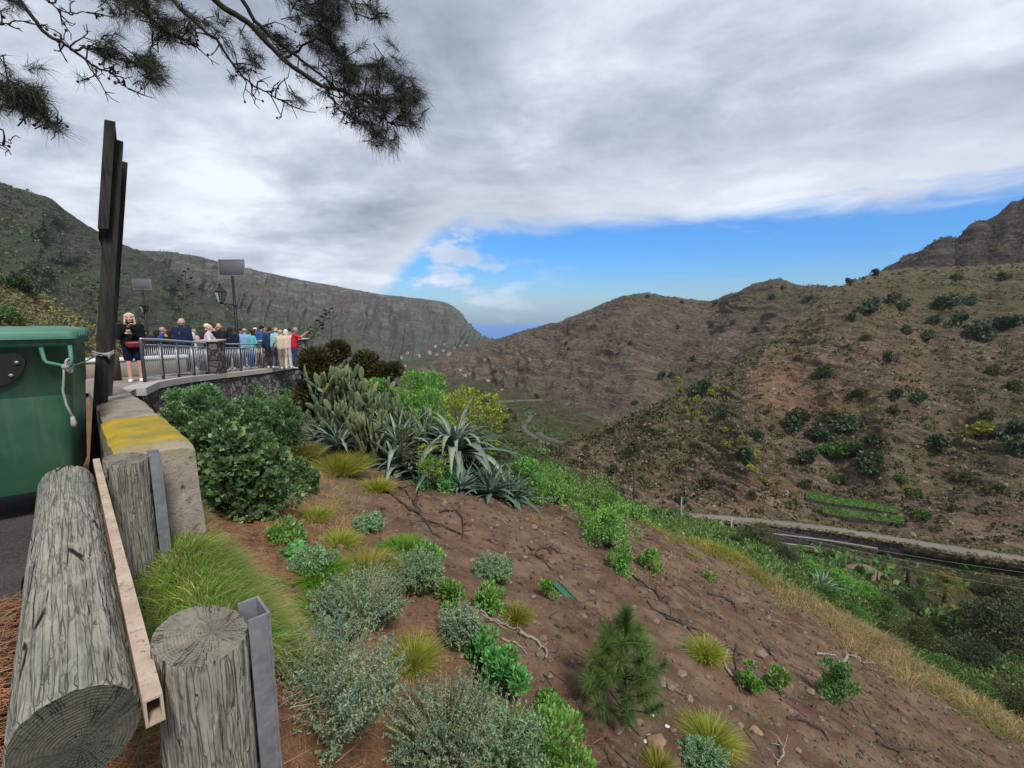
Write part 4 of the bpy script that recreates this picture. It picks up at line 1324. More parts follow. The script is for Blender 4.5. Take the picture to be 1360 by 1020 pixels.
rp.tube([k1, kk], .009, 6)
rp.ball(kk, (.026, .02, .018), 8, 6)
for a_ in range(5):
    rp.tube([kk, kk + np.array((.03 + .006 * a_, .008 * (a_ - 2), -.035 + .014 * a_))], [.006, .003], 5)
tag(rp.build('rope', m_rope), 'frayed white rope tying the bin handle to the post', 'rope')

b_ = at(142, 578, 4.9)
bk = thing('bucket', 'small blue plastic tub on the ground behind the sign posts', 'tub', (b_[0], b_[1], .0))
zt_ = b_[2]
mb = MB().tube([(0, 0, 0), (0, 0, zt_ + .03), (0, 0, zt_ + .032), (0, 0, zt_ + .05)], [.055, .075, .085, .085], 16, False)
mb.tube([(0, 0, .03), (0, 0, .031)], .055, 16)
mb.build('tub', plain("blue_plastic", (.015, .06, .42), .35), bk)
MB().tube([(0, 0, zt_ + .052), (0, 0, zt_ + .07)], [.088, .080], 16).build('lid', plain("blue_lid", (.02, .08, .50), .35), bk)

# ------------------------------------------------------------------ across the valley: road, walls, terraces
ALLH = ['right_hillside', 'middle_hill', 'valley']


def ribbon(name, path, width, m, lift=0.0, below=.6):
    P = np.array([at(*q) for q in path])
    s = np.linspace(0, 1, len(P)); t = np.linspace(0, 1, 140)
    C = np.stack([np.interp(t, s, P[:, i]) for i in range(3)], -1)
    for _ in range(25):
        C[1:-1] = (C[:-2] + 2 * C[1:-1] + C[2:]) / 4
    T = unit(np.gradient(C, axis=0) * (1, 1, 0)); N = np.stack([T[:, 1], -T[:, 0], T[:, 0] * 0], -1)
    rows = [C + N * (width / 2) * k + (0, 0, lift) for k in (-1, -.33, .33, 1)]
    e = [rows[0] - (0, 0, below), *rows, rows[-1] - (0, 0, below)]
    o = MB().add(np.array(e).reshape(-1, 3), grid_faces(6, 140)).build(name, m)
    tag(o, kind='structure')
    return C, N


m_vroad = plain("valley_road_surface", (.17, .148, .124), .95, var=.4, scale=.35)
RPATH = [(860, 681, 99), (900, 684, 98), (950, 688, 96.5), (1020, 694, 94.5), (1100, 703, 90.5), (1180, 716, 86), (1260, 729, 81), (1360, 744, 76), (1460, 761, 71), (1540, 776, 67)]
RC, RN = ribbon("valley_road", RPATH, 3.2, m_vroad, .25)
m_track = plain("track_surface", (.10, .088, .076), .9, var=.2, scale=.5)


def ribbon_on(name, px_path, width, m):
    pts = [hit(a, b, ALLH, .9) for a, b in px_path]
    P = np.array([q for q in pts if q is not None])
    s = np.linspace(0, 1, len(P)); t = np.linspace(0, 1, 60)
    C = np.stack([np.interp(t, s, P[:, i]) for i in range(3)], -1)
    for _ in range(8):
        C[1:-1] = (C[:-2] + 2 * C[1:-1] + C[2:]) / 4
    T = unit(np.gradient(C, axis=0) * (1, 1, 0)); N = np.stack([T[:, 1], -T[:, 0], T[:, 0] * 0], -1)
    rows = [C + N * width * k + (0, 0, z) for k, z in ((-.9, -2), (-.5, 0), (.5, 0), (.9, -2))]
    return tag(MB().add(np.array(rows).reshape(-1, 3), grid_faces(4, 60)).build(name, m), kind='structure')


ribbon_on("winding_road", [(722, 592), (712, 584), (700, 576), (694, 570), (699, 562), (706, 554)], 1.5, m_track)
ribbon_on("winding_road", [(760, 594), (745, 590), (733, 586), (724, 583), (714, 577)], 1.5, m_track)
ribbon_on("valley_track", [(660, 534), (690, 533), (720, 532)], 1.2, m_track)

# tiers of dark walling under the road
m_wall_d = stone_material("dark_valley_wall", (.040, .036, .036), (.085, .075, .072), (.03, .028, .027), 1.4)
m_cop_d = plain("pale_coping", (.30, .27, .26), .9, var=.2, scale=2)
seg = (RC[:, 0] / RC[:, 1] * F + PW / 2 > 1010) & (RC[:, 0] / RC[:, 1] * F + PW / 2 < 1232)
wc = RC[seg]; wn = RN[seg]
if wn[:, 1].mean() > 0: wn = -wn
rw_ = thing('retaining_wall', 'dark tiered stone wall with pale ledges below the far road', 'retaining wall', (0, 0, 0))
for k in range(4):
    off0 = 1.7 + k * 1.15
    n_ = len(wc); i0 = k * 3; a_, b_ = i0, n_ - k * 7
    c_, q_ = wc[a_:b_], wn[a_:b_]
    zt_, zb_ = .1 - k * 1.35, -2.2 - k * 1.35
    rows = [c_ + q_ * (off0 - .9) + (0, 0, zt_ + .0), c_ + q_ * off0 + (0, 0, zt_), c_ + q_ * (off0 + .15) + (0, 0, zb_)]
    MB().add(np.array(rows).reshape(-1, 3), grid_faces(3, len(c_))).build('tier', m_wall_d, rw_, smooth=False)
    rows = [c_ + q_ * (off0 - .22) + (0, 0, zt_ + .02), c_ + q_ * (off0 - .22) + (0, 0, zt_ + .14), c_ + q_ * (off0 + .06) + (0, 0, zt_ + .14), c_ + q_ * (off0 + .06) + (0, 0, zt_ - .02)]
    MB().add(np.array(rows).reshape(-1, 3), grid_faces(4, len(c_))).build('ledge', m_cop_d, rw_, smooth=False)

# two small green terraces above the road
m_tgrass = plain("terrace_grass", (.085, .135, .022), .95, var=.75, scale=1.1, bump=.8)
CROPS = []
tf = thing('terraced_field', 'two narrow bright green terraces with dark walls above the far road', 'terraced field', (0, 0, 0))
for (L_, R_, wpx) in (([(1066, 655), (1100, 662), (1140, 668), (1192, 676)], [(1070, 664), (1100, 671), (1140, 676), (1192, 685)], 0), ([(1088, 677), (1120, 682), (1160, 687), (1196, 692)], [(1092, 684), (1120, 689), (1160, 694), (1200, 699)], 1)):
    A_ = [hit(a, b, ALLH) for a, b in L_]; B_ = [hit(a, b, ALLH) for a, b in R_]
    t = np.linspace(0, 1, 30); s = np.linspace(0, 1, 4)
    B3 = np.array(B_); B3 = np.stack([np.interp(t, s, B3[:, i]) for i in range(3)], -1)
    toward = unit(-B3 * (1, 1, 0))
    fr_ = B3 + toward * .4 + (0, 0, .7)
    bk_ = B3 - toward * 2.8 + (0, 0, 1.3)
    MB().add(np.array([bk_, (bk_ + fr_) / 2 + (0, 0, .05), fr_]).reshape(-1, 3), grid_faces(3, 30)).build('grass_strip', m_tgrass, tf)
    f_ = RNG.uniform(0, 1, 2600); g_ = RNG.uniform(0, 1, 2600)[:, None]
    bs = np.stack([np.interp(f_, t, fr_[:, q]) for q in range(3)], -1) * g_ + np.stack([np.interp(f_, t, bk_[:, q]) for q in range(3)], -1) * (1 - g_)
    CROPS.append((bs, tf))
    MB().add(np.array([fr_ + (0, 0, -.03), fr_ + toward * .15 - (0, 0, 1.5)]).reshape(-1, 3), grid_faces(2, 30)).build('wall', m_wall_d, tf, smooth=False)

# ------------------------------------------------------------------ poles and cables
m_pole = plain("pole_wood", (.05, .04, .032), .85, var=.3)
m_pale = plain("pale_pole", (.30, .29, .27), .8, var=.2)


def pole(px, pyt, Y, r, label, m, arm=True, base=None):
    top = at(px, pyt, Y)
    zb = (valley_z(np.array([top[0]]), np.array([Y]))[0] if base is None else base) - .5
    t = thing('utility_pole', label, 'utility pole', (top[0], Y, zb))
    h = top[2] - zb
    MB().tube([(0, 0, 0), (0, 0, h * .5), (0, 0, h)], [r * 1.25, r * 1.1, r * .85], 10).build('shaft', m, t)
    if arm:
        a = MB().box((-.55, -.05, h - .45), (.55, .05, h - .33)).build('crossarm', m, t, smooth=False)
        for x_ in (-.45, .0, .45):
            MB().tube([(x_, 0, h - .33), (x_, 0, h - .2)], [.05, .035], 6).build('insulator', m_pale, a)
    return top


pA = pole(843, 625, 62, .15, 'dark wooden utility pole rising behind the green crest plants', m_pole)
pB = pole(905.5, 660, 74, .10, 'thin pale pole standing by the upper end of the far road', m_pale, False)
pC = pole(972, 688, 66, .13, 'pale utility pole beside the olive bush on the valley side', m_pale)
pD = pole(1166, 759, 66, .10, 'short dark pole in the ravine beside the brown mound', m_pole, False)
for k, (dy, sag) in enumerate(((0, .9), (10, 1.2), (22, 1.6))):
    e_ = at(1480, 772 + dy, 52)
    t = np.linspace(0, 1, 30)[:, None]
    c = pC + (e_ - pC) * t + np.array((0, 0, -1.0)) * (sag * 4 * t * (1 - t)) + (0, 0, -.25 - k * .02)
    cb = MB().tube(c, .015, 5).build('overhead_cable', m_pale)
    tag(cb, ('highest', 'middle', 'lowest')[k] + ' of the three thin cables crossing the ravine', 'cable')
# fence stake at the crest
h_ = hit(1047, 770, ['near'])
st = MB().tube([(0, 0, -.3), (.0, 0, .4), (.03, 0, .82)], [.028, .026, .024], 8).build('stake', m_pale, loc=h_)
tag(st, 'pale weathered stake standing in the dry grass along the crest', 'stake')

# ------------------------------------------------------------------ houses down the valley
m_white = plain("white_house_wall", (.40, .385, .35), .8, var=.1, scale=1)
m_roofs = plain("terracotta_roof", (.30, .14, .09), .85, var=.25, scale=1)
m_win = plain("dark_window", (.04, .045, .05), .3)
HOUSES = [(570, 469, 9, 4), (580, 472, 7, 0), (588, 467, 8, 0), (597, 471, 9, 1), (578, 460, 7, 0), (603, 463, 6, 0), (610, 460, 6, 0), (532, 475, 8, 0), (541, 470, 7, 1), (556, 473, 8, 0), (617, 500, 8, 0), (625, 497, 6, 1), (612, 492, 6, 0), (648, 507, 8, 0), (644, 478, 5, 1), (537, 487, 8, 0), (590, 458, 5, 0), (620, 459, 5, 0), (728, 592, 9, 1), (667, 519, 6, 0)]
HL = ['wide white house with a brown roof, at the dark bush end of the valley village', None]
for i, (hx, hy, w, kind) in enumerate(HOUSES):
    p = hit(hx, hy, ALLH + ['ridge'])
    if p is None: continue
    wm = w / F * p[1] * .56
    d = wm * .75; hh_ = wm * .5
    lab = 'tiny white house in the distant valley village' if not kind else 'tiny pale house with a reddish roof in the distant valley'
    if i == 18: lab = 'small pale house beside the winding road in the valley'
    t = thing('house', lab, 'house', p, random.uniform(-.5, .5), 'houses in the distant valley' if i != 18 else None)
    MB().box((-wm / 2, -d / 2, -3), (wm / 2, d / 2, hh_)).build('wall', m_white, t, smooth=False)
    if kind:
        V = np.array([(-wm * .55, -d * .55, hh_ + .02), (wm * .55, -d * .55, hh_ + .02), (wm * .55, d * .55, hh_ + .02), (-wm * .55, d * .55, hh_ + .02), (-wm * .4, 0, hh_ * 1.5), (wm * .4, 0, hh_ * 1.5)])
        MB().add(V, [(0, 1, 5, 4), (2, 3, 4, 5)], [(1, 2, 5), (3, 0, 4)]).build('roof', m_roofs, t, smooth=False)
    else:
        MB().box((-wm * .52, -d * .52, hh_ + .003), (wm * .52, d * .52, hh_ + .25)).build('roof', m_white, t, smooth=False)
    for x_ in (-.25, .2):
        MB().box((wm * (x_ - .06), -d / 2 - .04, hh_ * .35), (wm * (x_ + .06), -d / 2 - .003, hh_ * .7)).build('window', m_win, t, smooth=False)

# ------------------------------------------------------------------ foliage builders
m_bark = plain("bark", (.055, .040, .030), .9, var=.35, scale=14, bump=.5)
m_darkleaf = leafmat("dark_leaves", (.024, .042, .022), (.050, .076, .036), (.075, .095, .046), transl=.15)
m_olive = leafmat("olive_leaves", (.040, .050, .018), (.075, .085, .032), (.10, .10, .04))
m_yell = leafmat("yellow_green_leaves", (.12, .15, .018), (.21, .23, .03), (.08, .12, .02))
m_midleaf = leafmat("mid_leaves", (.038, .085, .022), (.075, .14, .038), (.115, .18, .05))
m_bushy = leafmat("glossy_leaves", (.050, .100, .042), (.098, .180, .072), (.17, .26, .11), rough=.42, spec=.45)
m_brite = leafmat("bright_leaves", (.062, .155, .028), (.125, .26, .052), (.18, .32, .09), rough=.5)
m_worm = leafmat("grey_green_leaves", (.10, .155, .098), (.19, .26, .17), (.27, .31, .22), rough=.8)
m_wormgr = leafmat("silver_green_leaves", (.10, .185, .095), (.18, .28, .15), (.25, .32, .20), rough=.75)
m_tuftg = leafmat("green_strands", (.050, .150, .010), (.10, .25, .02), (.15, .28, .03), transl=.3)
m_tufty = leafmat("yellow_strands", (.13, .15, .018), (.22, .23, .035), (.28, .26, .06), transl=.3)
m_dry = leafmat("dry_strands", (.20, .155, .070), (.36, .28, .14), (.14, .15, .04), rough=.8)
m_dryg = leafmat("grassy_strands", (.075, .105, .022), (.15, .17, .045), (.30, .24, .11), rough=.7)
m_litter = leafmat("fallen_needles", (.16, .080, .036), (.30, .17, .085), (.36, .26, .15), rough=.9, transl=.1)
m_juni = leafmat("brown_green_leaves", (.026, .030, .010), (.052, .054, .018), (.085, .070, .024), transl=.12)
m_needle = leafmat("pine_needles", (.007, .012, .006), (.015, .024, .010), (.036, .030, .014), rough=.6, transl=.12)
m_sapn = leafmat("sapling_needles", (.040, .085, .020), (.085, .155, .040), (.13, .15, .05), rough=.6)
m_cact = leafmat("cactus_pads", (.048, .078, .042), (.085, .120, .064), (.11, .13, .055), rough=.6, transl=.0)
m_agave = leafmat("agave_leaves", (.075, .115, .090), (.15, .195, .155), (.25, .28, .20), rough=.5, transl=.0)
m_agave2 = leafmat("dark_agave_leaves", (.045, .085, .065), (.085, .135, .10), (.17, .20, .11), rough=.5, transl=.0)
m_thist = leafmat("thistle_leaves", (.050, .15, .040), (.10, .24, .065), (.16, .30, .11), rough=.55)
m_stalk = plain("flower_stalk", (.10, .10, .035), .8, var=.3)
m_pod = plain("dark_pods", (.022, .018, .014), .9)


for bs, tf_ in CROPS:
    MB().leaves(bs, RNG.normal(size=bs.shape) * .5 + (0, 0, .8), RNG.uniform(.15, .42, len(bs)), .5).build('crop', m_midleaf, tf_)['kind'] = 'stuff'


def clump_centres(n, rx, rz, z0, rng, flat=.75):
    """clump centres through a dome"""
    C = []
    while len(C) < n:
        p = rng.uniform(-1, 1, 3); p[2] = abs(p[2])
        if np.linalg.norm(p) < 1 and np.linalg.norm(p) > .35:
            C.append((p[0] * rx, p[1] * rx * flat, z0 + p[2] * rz))
    return np.array(C)


def foliage_pts(C, r, n, rng, zsq=.8):
    """points near the skins of the clumps and their outward directions"""
    k = rng.integers(0, len(C), n)
    d = unit(rng.normal(size=(n, 3)))
    rr = r[k] * rng.uniform(.45, 1.05, n) ** .6
    P = C[k] + d * (rr[:, None] * (1, 1, zsq))
    P[:, 2] = np.maximum(P[:, 2], .01)
    return P, d


def shrub(name, label, cat, mat_, rx, rz, ncl, nleaf, size, aspect, seed, stems=True, loc=(0, 0, 0), rz_=0, group=None, upbias=.35, clr=.42, z0=.12, flat=.8, wood=None, spray=0.0):
    rng = np.random.default_rng(seed)
    t = thing(name, label, cat, loc, rz_, group)
    C = clump_centres(ncl, rx * .8, rz * .78, rz * z0, rng, flat)
    r = rng.uniform(.7, 1.25, ncl) * clr * min(rx, rz)
    P, d = foliage_pts(C, r, nleaf, rng)
    D = d + np.array((0, 0, upbias)) + rng.normal(size=d.shape) * .35
    MB().leaves(P, D, rng.uniform(.65, 1.25, nleaf) * size, aspect).build('foliage', mat_, t)
    if stems:
        mb = MB()
        for c in C:
            e = c * .92
            q = np.array([(0, 0, -.05), e * (.4, .4, .25) + rng.normal(size=3) * rx * .04, e * (.8, .8, .65) + rng.normal(size=3) * rx * .03, e])
            mb.tube(q + np.array((rng.normal() * .03 * rx, rng.normal() * .03 * rx, 0)), np.array((1, .75, .5, .25)) * .028 * rx, 5)
        mb.build('stem', wood or m_bark, t)
    return t


def tuft(name, label, cat, mat_, rx, h, n, w, seed, loc=(0, 0, 0), group=None, droop=.35, spread=1.0, part='blades'):
    rng = np.random.default_rng(seed)
    q = rng.normal(size=(n, 2)); q = q / np.maximum(np.linalg.norm(q, axis=1, keepdims=True), 1e-6) * np.sqrt(rng.uniform(0, 1, (n, 1)))
    P = np.column_stack([q * rx * .45, np.zeros(n)])
    D = np.column_stack([q * spread * 1.05 + rng.normal(size=(n, 2)) * .15, np.full(n, .85)])
    L = h * rng.uniform(.6, 1.1, n)
    o = MB().blades(P, D, L, w * rng.uniform(.6, 1.2, n), droop).build(name, mat_, loc=loc)
    return tag(o, label, cat, group)


# ------------------------------------------------------------------ trees and shrubs on the hillsides
def hill_tree(name, mat_, seed, ncl=9, nleaf=900, size=.15, tall=1.0, group=None, label=None):
    """unit crown: radius 0.5, height about 0.9"""
    rng = np.random.default_rng(seed)
    t = thing(name, label, 'tree' if 'tree' in name else 'shrub', (0, 0, 0))
    C = clump_centres(ncl, .40, .55 * tall, .18, rng, 1.0)
    r = rng.uniform(.13, .22, ncl)
    P, d = foliage_pts(C, r, nleaf, rng)
    MB().leaves(P, d + rng.normal(size=d.shape) * .5, rng.uniform(.6, 1.2, nleaf) * size, .65).build('crown', mat_, t)
    mb = MB()
    mb.tube([(0, 0, -.3), (.01, 0, .1), (0, .02, .35 * tall)], [.05, .035, .02], 6)
    for c in C[:5]:
        mb.tube([(0, 0, .1), c * .6, c], [.022, .015, .006], 4)
    mb.build('trunk', m_bark, t)
    return t


PR = {'dark': [hill_tree('dark_shrub', m_darkleaf, 100 + i) for i in range(3)], 'yellow': [hill_tree('yellow_shrub', m_yell, 110 + i, 7, 420, .16) for i in range(2)], 'olive': [hill_tree('olive_shrub', m_olive, 120 + i) for i in range(2)], 'green': [hill_tree('green_shrub', m_midleaf, 130 + i, 11, 1300, .12) for i in range(2)]}
USED = set()
TREES = [
    # px, base py, width px, kind, label
    (1269, 371, 14, 'dark', None), (1332, 372, 16, 'dark', None), (1262, 408, 30, 'dark', 'long low dark shrub high on the hillside, nearest the peak'), (1285, 406, 24, 'dark', None), (1157, 416, 32, 'dark', 'broad dark shrub just below the hill crest, beside two smaller ones'), (1188, 402, 20, 'dark', None), (1197, 411, 18, 'dark', None), (1130, 427, 14, 'dark', None), (1204, 443, 17, 'olive', None), (1240, 429, 18, 'dark', None), (1232, 452, 22, 'dark', None), (1274, 434, 22, 'dark', None), (1300, 450, 38, 'dark', 'large dark shrub in the high hollow at the edge of the hillside'), (1333, 438, 34, 'dark', 'dark spreading shrub above the rock ledge at the edge of the hillside'),
    (1181, 480, 20, 'dark', None), (1093, 502, 25, 'dark', 'round dark tree alone on the red bare patch of the hillside'), (1188, 529, 22, 'dark', None), (1221, 537, 22, 'dark', None), (1186, 549, 17, 'olive', None), (1139, 530, 24, 'olive', 'olive coloured bush in the stony gully above the tree clump'),
    (1060, 573, 36, 'dark', 'dark tree at the upper end of the clump in the gully'), (1089, 584, 32, 'dark', 'dark rounded tree in the middle of the gully clump'), (1124, 574, 36, 'dark', 'tallest dark tree of the clump in the gully'), (1126, 605, 34, 'green', 'mid green tree low in the gully clump'), (1099, 604, 28, 'green', None), (1073, 616, 26, 'dark', None), (1155, 628, 36, 'dark', 'large dark tree standing just above the green terraces'), (1161, 592, 26, 'dark', None), (1108, 560, 24, 'olive', None),
    (1241, 598, 32, 'dark', 'dark round tree in the ravine between the two spurs'), (1294, 583, 42, 'yellow', 'large yellow-green bush among dark trees on the grassy spur'), (1310, 560, 26, 'olive', None), (1348, 587, 36, 'dark', 'upper dark bush at the edge of the grassy spur'), (1350, 603, 34, 'dark', 'lower dark bush at the edge of the grassy spur'),
    (988, 617, 30, 'dark', 'dark bush fringed by yellow ones low on the left spur'), (1003, 583, 21, 'dark', None), (961, 552, 18, 'dark', None), (932, 526, 30, 'dark', 'dark bush among the yellow ones on the crest of the left spur'), (879, 504, 13, 'dark', None), (892, 501, 11, 'dark', None), (917, 494, 11, 'olive', None), (919, 481, 11, 'dark', None), (843, 598, 18, 'olive', None), (815, 627, 16, 'dark', None), (941, 645, 20, 'olive', None), (1071, 648, 18, 'olive', None), (1025, 571, 11, 'dark', None), (1018, 551, 9, 'dark', None), (843, 537, 10, 'dark', None), (813, 576, 11, 'dark', None), (1073, 401, 14, 'dark', None), (1055, 457, 9, 'dark', None), (1127, 377, 11, 'dark', None), (1161, 366, 13, 'dark', None), (1060, 478, 9, 'olive', None), (1150, 452, 12, 'olive', None), (1320, 500, 22, 'olive', None), (1345, 520, 24, 'olive', None), (1280, 640, 22, 'olive', None), (1195, 640, 18, 'green', None), (1215, 660, 22, 'green', None), (1330, 655, 20, 'olive', None), (1110, 640, 16, 'green', None), (1000, 660, 14, 'olive', None), (905, 668, 14, 'olive', None), (1224, 690, 22, 'green', None),
    (945, 527, 15, 'yellow', None), (925, 534, 13, 'yellow', None), (923, 554, 15, 'yellow', None), (905, 520, 13, 'yellow', None), (900, 508, 11, 'yellow', None), (965, 520, 10, 'yellow', None), (987, 589, 15, 'yellow', None), (1002, 600, 15, 'yellow', None), (965, 575, 12, 'yellow', None), (1014, 640, 11, 'yellow', None), (998, 627, 14, 'yellow', None), (968, 594, 11, 'yellow', None), (1000, 612, 16, 'yellow', None), (935, 560, 12, 'yellow', None), (912, 547, 10, 'yellow', None),
    (860, 395, 7, 'dark', None), (905, 404, 7, 'dark', None), (950, 406, 8, 'dark', None), (965, 404, 8, 'dark', None), (1025, 398, 10, 'dark', None), (1040, 384, 8, 'dark', None), (990, 412, 9, 'olive', None), (972, 431, 9, 'olive', None), (1003, 440, 10, 'olive', None), (945, 433, 7, 'dark', None), (900, 436, 6, 'dark', None), (838, 457, 6, 'dark', None), (752, 458, 7, 'dark', None), (755, 465, 6, 'dark', None), (712, 530, 9, 'dark', None), (655, 529, 7, 'dark', None), (684, 560, 12, 'olive', None), (676, 548, 10, 'olive', None), (730, 597, 12, 'dark', None), (668, 590, 16, 'olive', None), (690, 612, 18, 'green', None), (705, 605, 14, 'olive', None), (675, 572, 12, 'olive', None), (650, 550, 12, 'olive', None),
]
for _ in range(26):
    a_ = random.uniform(0, 1)
    TREES.append((int(635 + 90 * a_ * random.uniform(.4, 1)), int(520 + 105 * a_), random.randint(8, 15), random.choice(('olive', 'green', 'green', 'dark')), None))
for i, (px, py, w, kind, lab) in enumerate(TREES):
    p = hit(px, py, ALLH)
    if p is None: continue
    dep = p[1] * cp - (p[2] - CZ) * sp
    sc = w / F * dep * .90
    src = PR[kind][i % len(PR[kind])]
    far = py < 470 and px < 1050
    grp = {'dark': 'dark shrubs dotted over the hillsides', 'yellow': 'yellow-green bushes on the left spur', 'olive': 'olive shrubs dotted over the hillsides', 'green': 'mid green shrubs in the gullies'}[kind]
    l = lab or {'dark': 'small dark green shrub dotted on the brown hillside across the valley', 'yellow': 'small yellow-green bush on the spur across the valley', 'olive': 'small olive green shrub on the hillside across the valley', 'green': 'small mid green shrub in a gully across the valley'}[kind]
    wide = 1.5 if 'low dark' in l or 'spreading' in l else 1.0
    q = copy_thing(src, p - (0, 0, .02 * sc), random.uniform(0, 6.28), (sc * wide, sc * wide, sc * (.75 if wide > 1 else random.uniform(.85, 1.15))), l, grp)
for ks in PR.values():
    for t in ks:
        for c in list(t.children):
            bpy.data.objects.remove(c)
        bpy.data.objects.remove(t)
KIDS.clear()

# ---- trees and bushes in the ravine below
RAV = [
    (1325, 862, 105, 'dark', 1.0, 'broad dark leafy tree filling the ravine beside the dry grass crest'), (1345, 800, 60, 'olive', .8, 'grey-green tree standing behind the broad dark tree'), (1290, 880, 60, 'dark', .8, 'smaller dark tree in front of the broad dark tree'), (1215, 855, 60, 'olive', .8, 'olive bush just over the dry grass crest, below the palm'), (1165, 815, 58, 'mid', .7, 'mid green bush over the crest, below the brown mound'),
    (1240, 895, 58, 'mid', .7, 'leafy green bush hugging the dry grass crest'), (1300, 930, 62, 'mid', .7, 'lowest leafy green bush beside the dry grass crest'), (1350, 945, 60, 'olive', .8, 'olive bush at the bottom end of the dry grass crest'), (1005, 722, 52, 'olive', .8, 'olive bush beside the pale pole, in front of the dark wall'), (1040, 742, 40, 'darkb', .7, 'dark low bush between the olive bush and the pale stake'), (1075, 762, 40, 'brite', .6, 'bright green bush just behind the pale stake'), (1110, 775, 50, 'brite', .6, 'bright green bush on the strip above the agave'), (1145, 793, 48, 'brite', .6, 'bright green bush lowest on the green strip'), (1095, 795, 44, 'mid', .6, 'green bush behind the crest below the bright strip'), (1130, 820, 46, 'mid', .6, 'green bush in the shade behind the crest'), (1180, 850, 50, 'olive', .6, 'olive bush half hidden by the dry grass, under the mound'), (1060, 735, 28, 'brite', .6, 'small bright green bush above the pale stake'), (975, 722, 30, 'darkb', .6, 'small dark bush below the pale utility pole'), (1270, 830, 40, 'olive', .7, 'low olive bush at the foot of the palm'), (1195, 800, 40, 'darkb', .7, 'dark bush to the side of the palm in the ravine'), (1140, 760, 34, 'olive', .6, 'olive bush at the foot of the tiered wall'), (1310, 790, 40, 'darkb', .6, 'dark bush on the bank below the road'),
]
m_track2 = None
RM = {'dark': m_darkleaf, 'darkb': m_darkleaf, 'olive': m_olive, 'mid': m_midleaf, 'brite': m_brite}
for i, (px, py, w, kind, tall, lab) in enumerate(RAV):
    p = hit(px, py, ['valley', 'near', 'right_hillside'])
    if p is None: continue
    dep = p[1] * cp - (p[2] - CZ) * sp
    R = w / F * dep / 2 * 1.15
    shrub('ravine_tree' if w > 55 else 'ravine_bush', lab, 'tree' if w > 55 else 'bush', RM[kind], R, R * 1.3 * tall, 18, 7500, R * .058, .6, 200 + i, loc=p - (0, 0, .1 * R), group='trees and bushes in the ravine', clr=.34, upbias=.2)


def palm(px, py, h, label, seed, crown_mat, nf=34):
    rng = np.random.default_rng(seed)
    p = hit(px, py, ['valley'])
    t = thing('palm_tree', label, 'palm', p)
    tk = MB().tube([(0, 0, -.5), (.05, 0, h * .35), (.0, .05, h * .62)], [.32, .26, .24], 10)
    tk.build('trunk', m_bark, t)
    mb = MB(); ST = MB()
    for i in range(nf):
        a = rng.uniform(0, 6.28); el = rng.uniform(-.25, 1.35); L = h * rng.uniform(.48, .62)
        s = np.linspace(0, 1, 9)
        d0 = np.array((math.cos(a) * math.cos(el), math.sin(a) * math.cos(el), math.sin(el)))
        Q = np.array((0, .05, h * .62)) + d0 * L * s[:, None] + np.array((0, 0, -1.0)) * (L * .55 * s ** 2.2)[:, None]
        ST.tube(Q, np.linspace(.03, .008, 9), 4)
        s2 = np.linspace(.12, 1, 26); Q2 = np.stack([np.interp(s2, s, Q[:, k]) for k in range(3)], -1)
        T = unit(np.gradient(Q2, axis=0)); sd = unit(np.cross(T, (0, 0, 1)))
        for sg in (-1, 1):
            D = T * .6 + sd * sg + np.array((0, 0, -.25))
            mb.blades(Q2, D, L * .22 * np.sin(np.pi * (s2 * .85 + .1)), .05, .25, 2)
    f = mb.build('frond', crown_mat, t); f['kind'] = 'stuff'
    ST.build('frond_stalk', m_stalk, t)['kind'] = 'stuff'


palm(1253, 806, 6.2, 'yellow-tinged palm with drooping fronds in the ravine', 5, leafmat("yellowing_fronds", (.10, .10, .02), (.20, .17, .04), (.05, .07, .02)))
palm(1204, 780, 5.0, 'darker palm beside the brown mound in the ravine', 6, m_olive)
q = hit(1145, 765, ['valley'])
mo = MB().ball((0, 0, -1.2), (4.6, 3.4, 2.6), 24, 14, noise=.35, seed=4).build('earth_mound', plain("mound_earth", (.17, .11, .085), .95, var=.3, scale=1.2, bump=.5), loc=q)
tag(mo, 'bare reddish brown earth mound in the ravine below the tiered wall', 'mound')

# ------------------------------------------------------------------ uncountable cover on the hills
HILLP = {}


def scrub(name, hname, n, smin, smax, mats, k, asp=.6, pxr=None, pw_=1.4, upb=.4, dmin=0, dmax=1e9):
    o = bpy.data.objects[hname]
    N = len(o.data.vertices)
    co = np.zeros(N * 3, np.float32); o.data.vertices.foreach_get('co', co); co = co.reshape(-1, 3).astype(float)
    rng = np.random.default_rng(abs(hash(name)) % 1000 if False else len(name) * 7 + n)
    dist = np.linalg.norm(co - (0, 0, CZ), axis=1)
    idx = rng.integers(0, N, n * 3)
    keep = (dist[idx] > dmin) & (dist[idx] < dmax)
    keep &= rng.uniform(size=n * 3) < np.clip((dist[idx] / np.median(dist)) ** pw_, 0, 1)
    nz = fbm(co[idx, 0] / (smax * 22), co[idx, 1] / (smax * 22), co[idx, 2] / (smax * 22), 3, 17)
    keep &= rng.uniform(-.5, .5, n * 3) < nz + .08
    idx = idx[keep][:n]
    base = co[idx]
    s = smin + (smax - smin) * rng.uniform(0, 1, len(idx)) ** 2.2
    P = np.repeat(base, k, 0); ss = np.repeat(s, k)
    d = unit(rng.normal(size=P.shape)); d[:, 2] = np.abs(d[:, 2])
    P = P + d * ss[:, None] * .28 * (1, 1, .7) + np.repeat(rng.normal(size=base.shape) * (smin * .5), k, 0) * (1, 1, 0)
    q = MB().leaves(P, d + (0, 0, upb) + rng.normal(size=d.shape) * .5, ss * .55, asp).build(name, mats)
    return tag(q, kind='stuff')


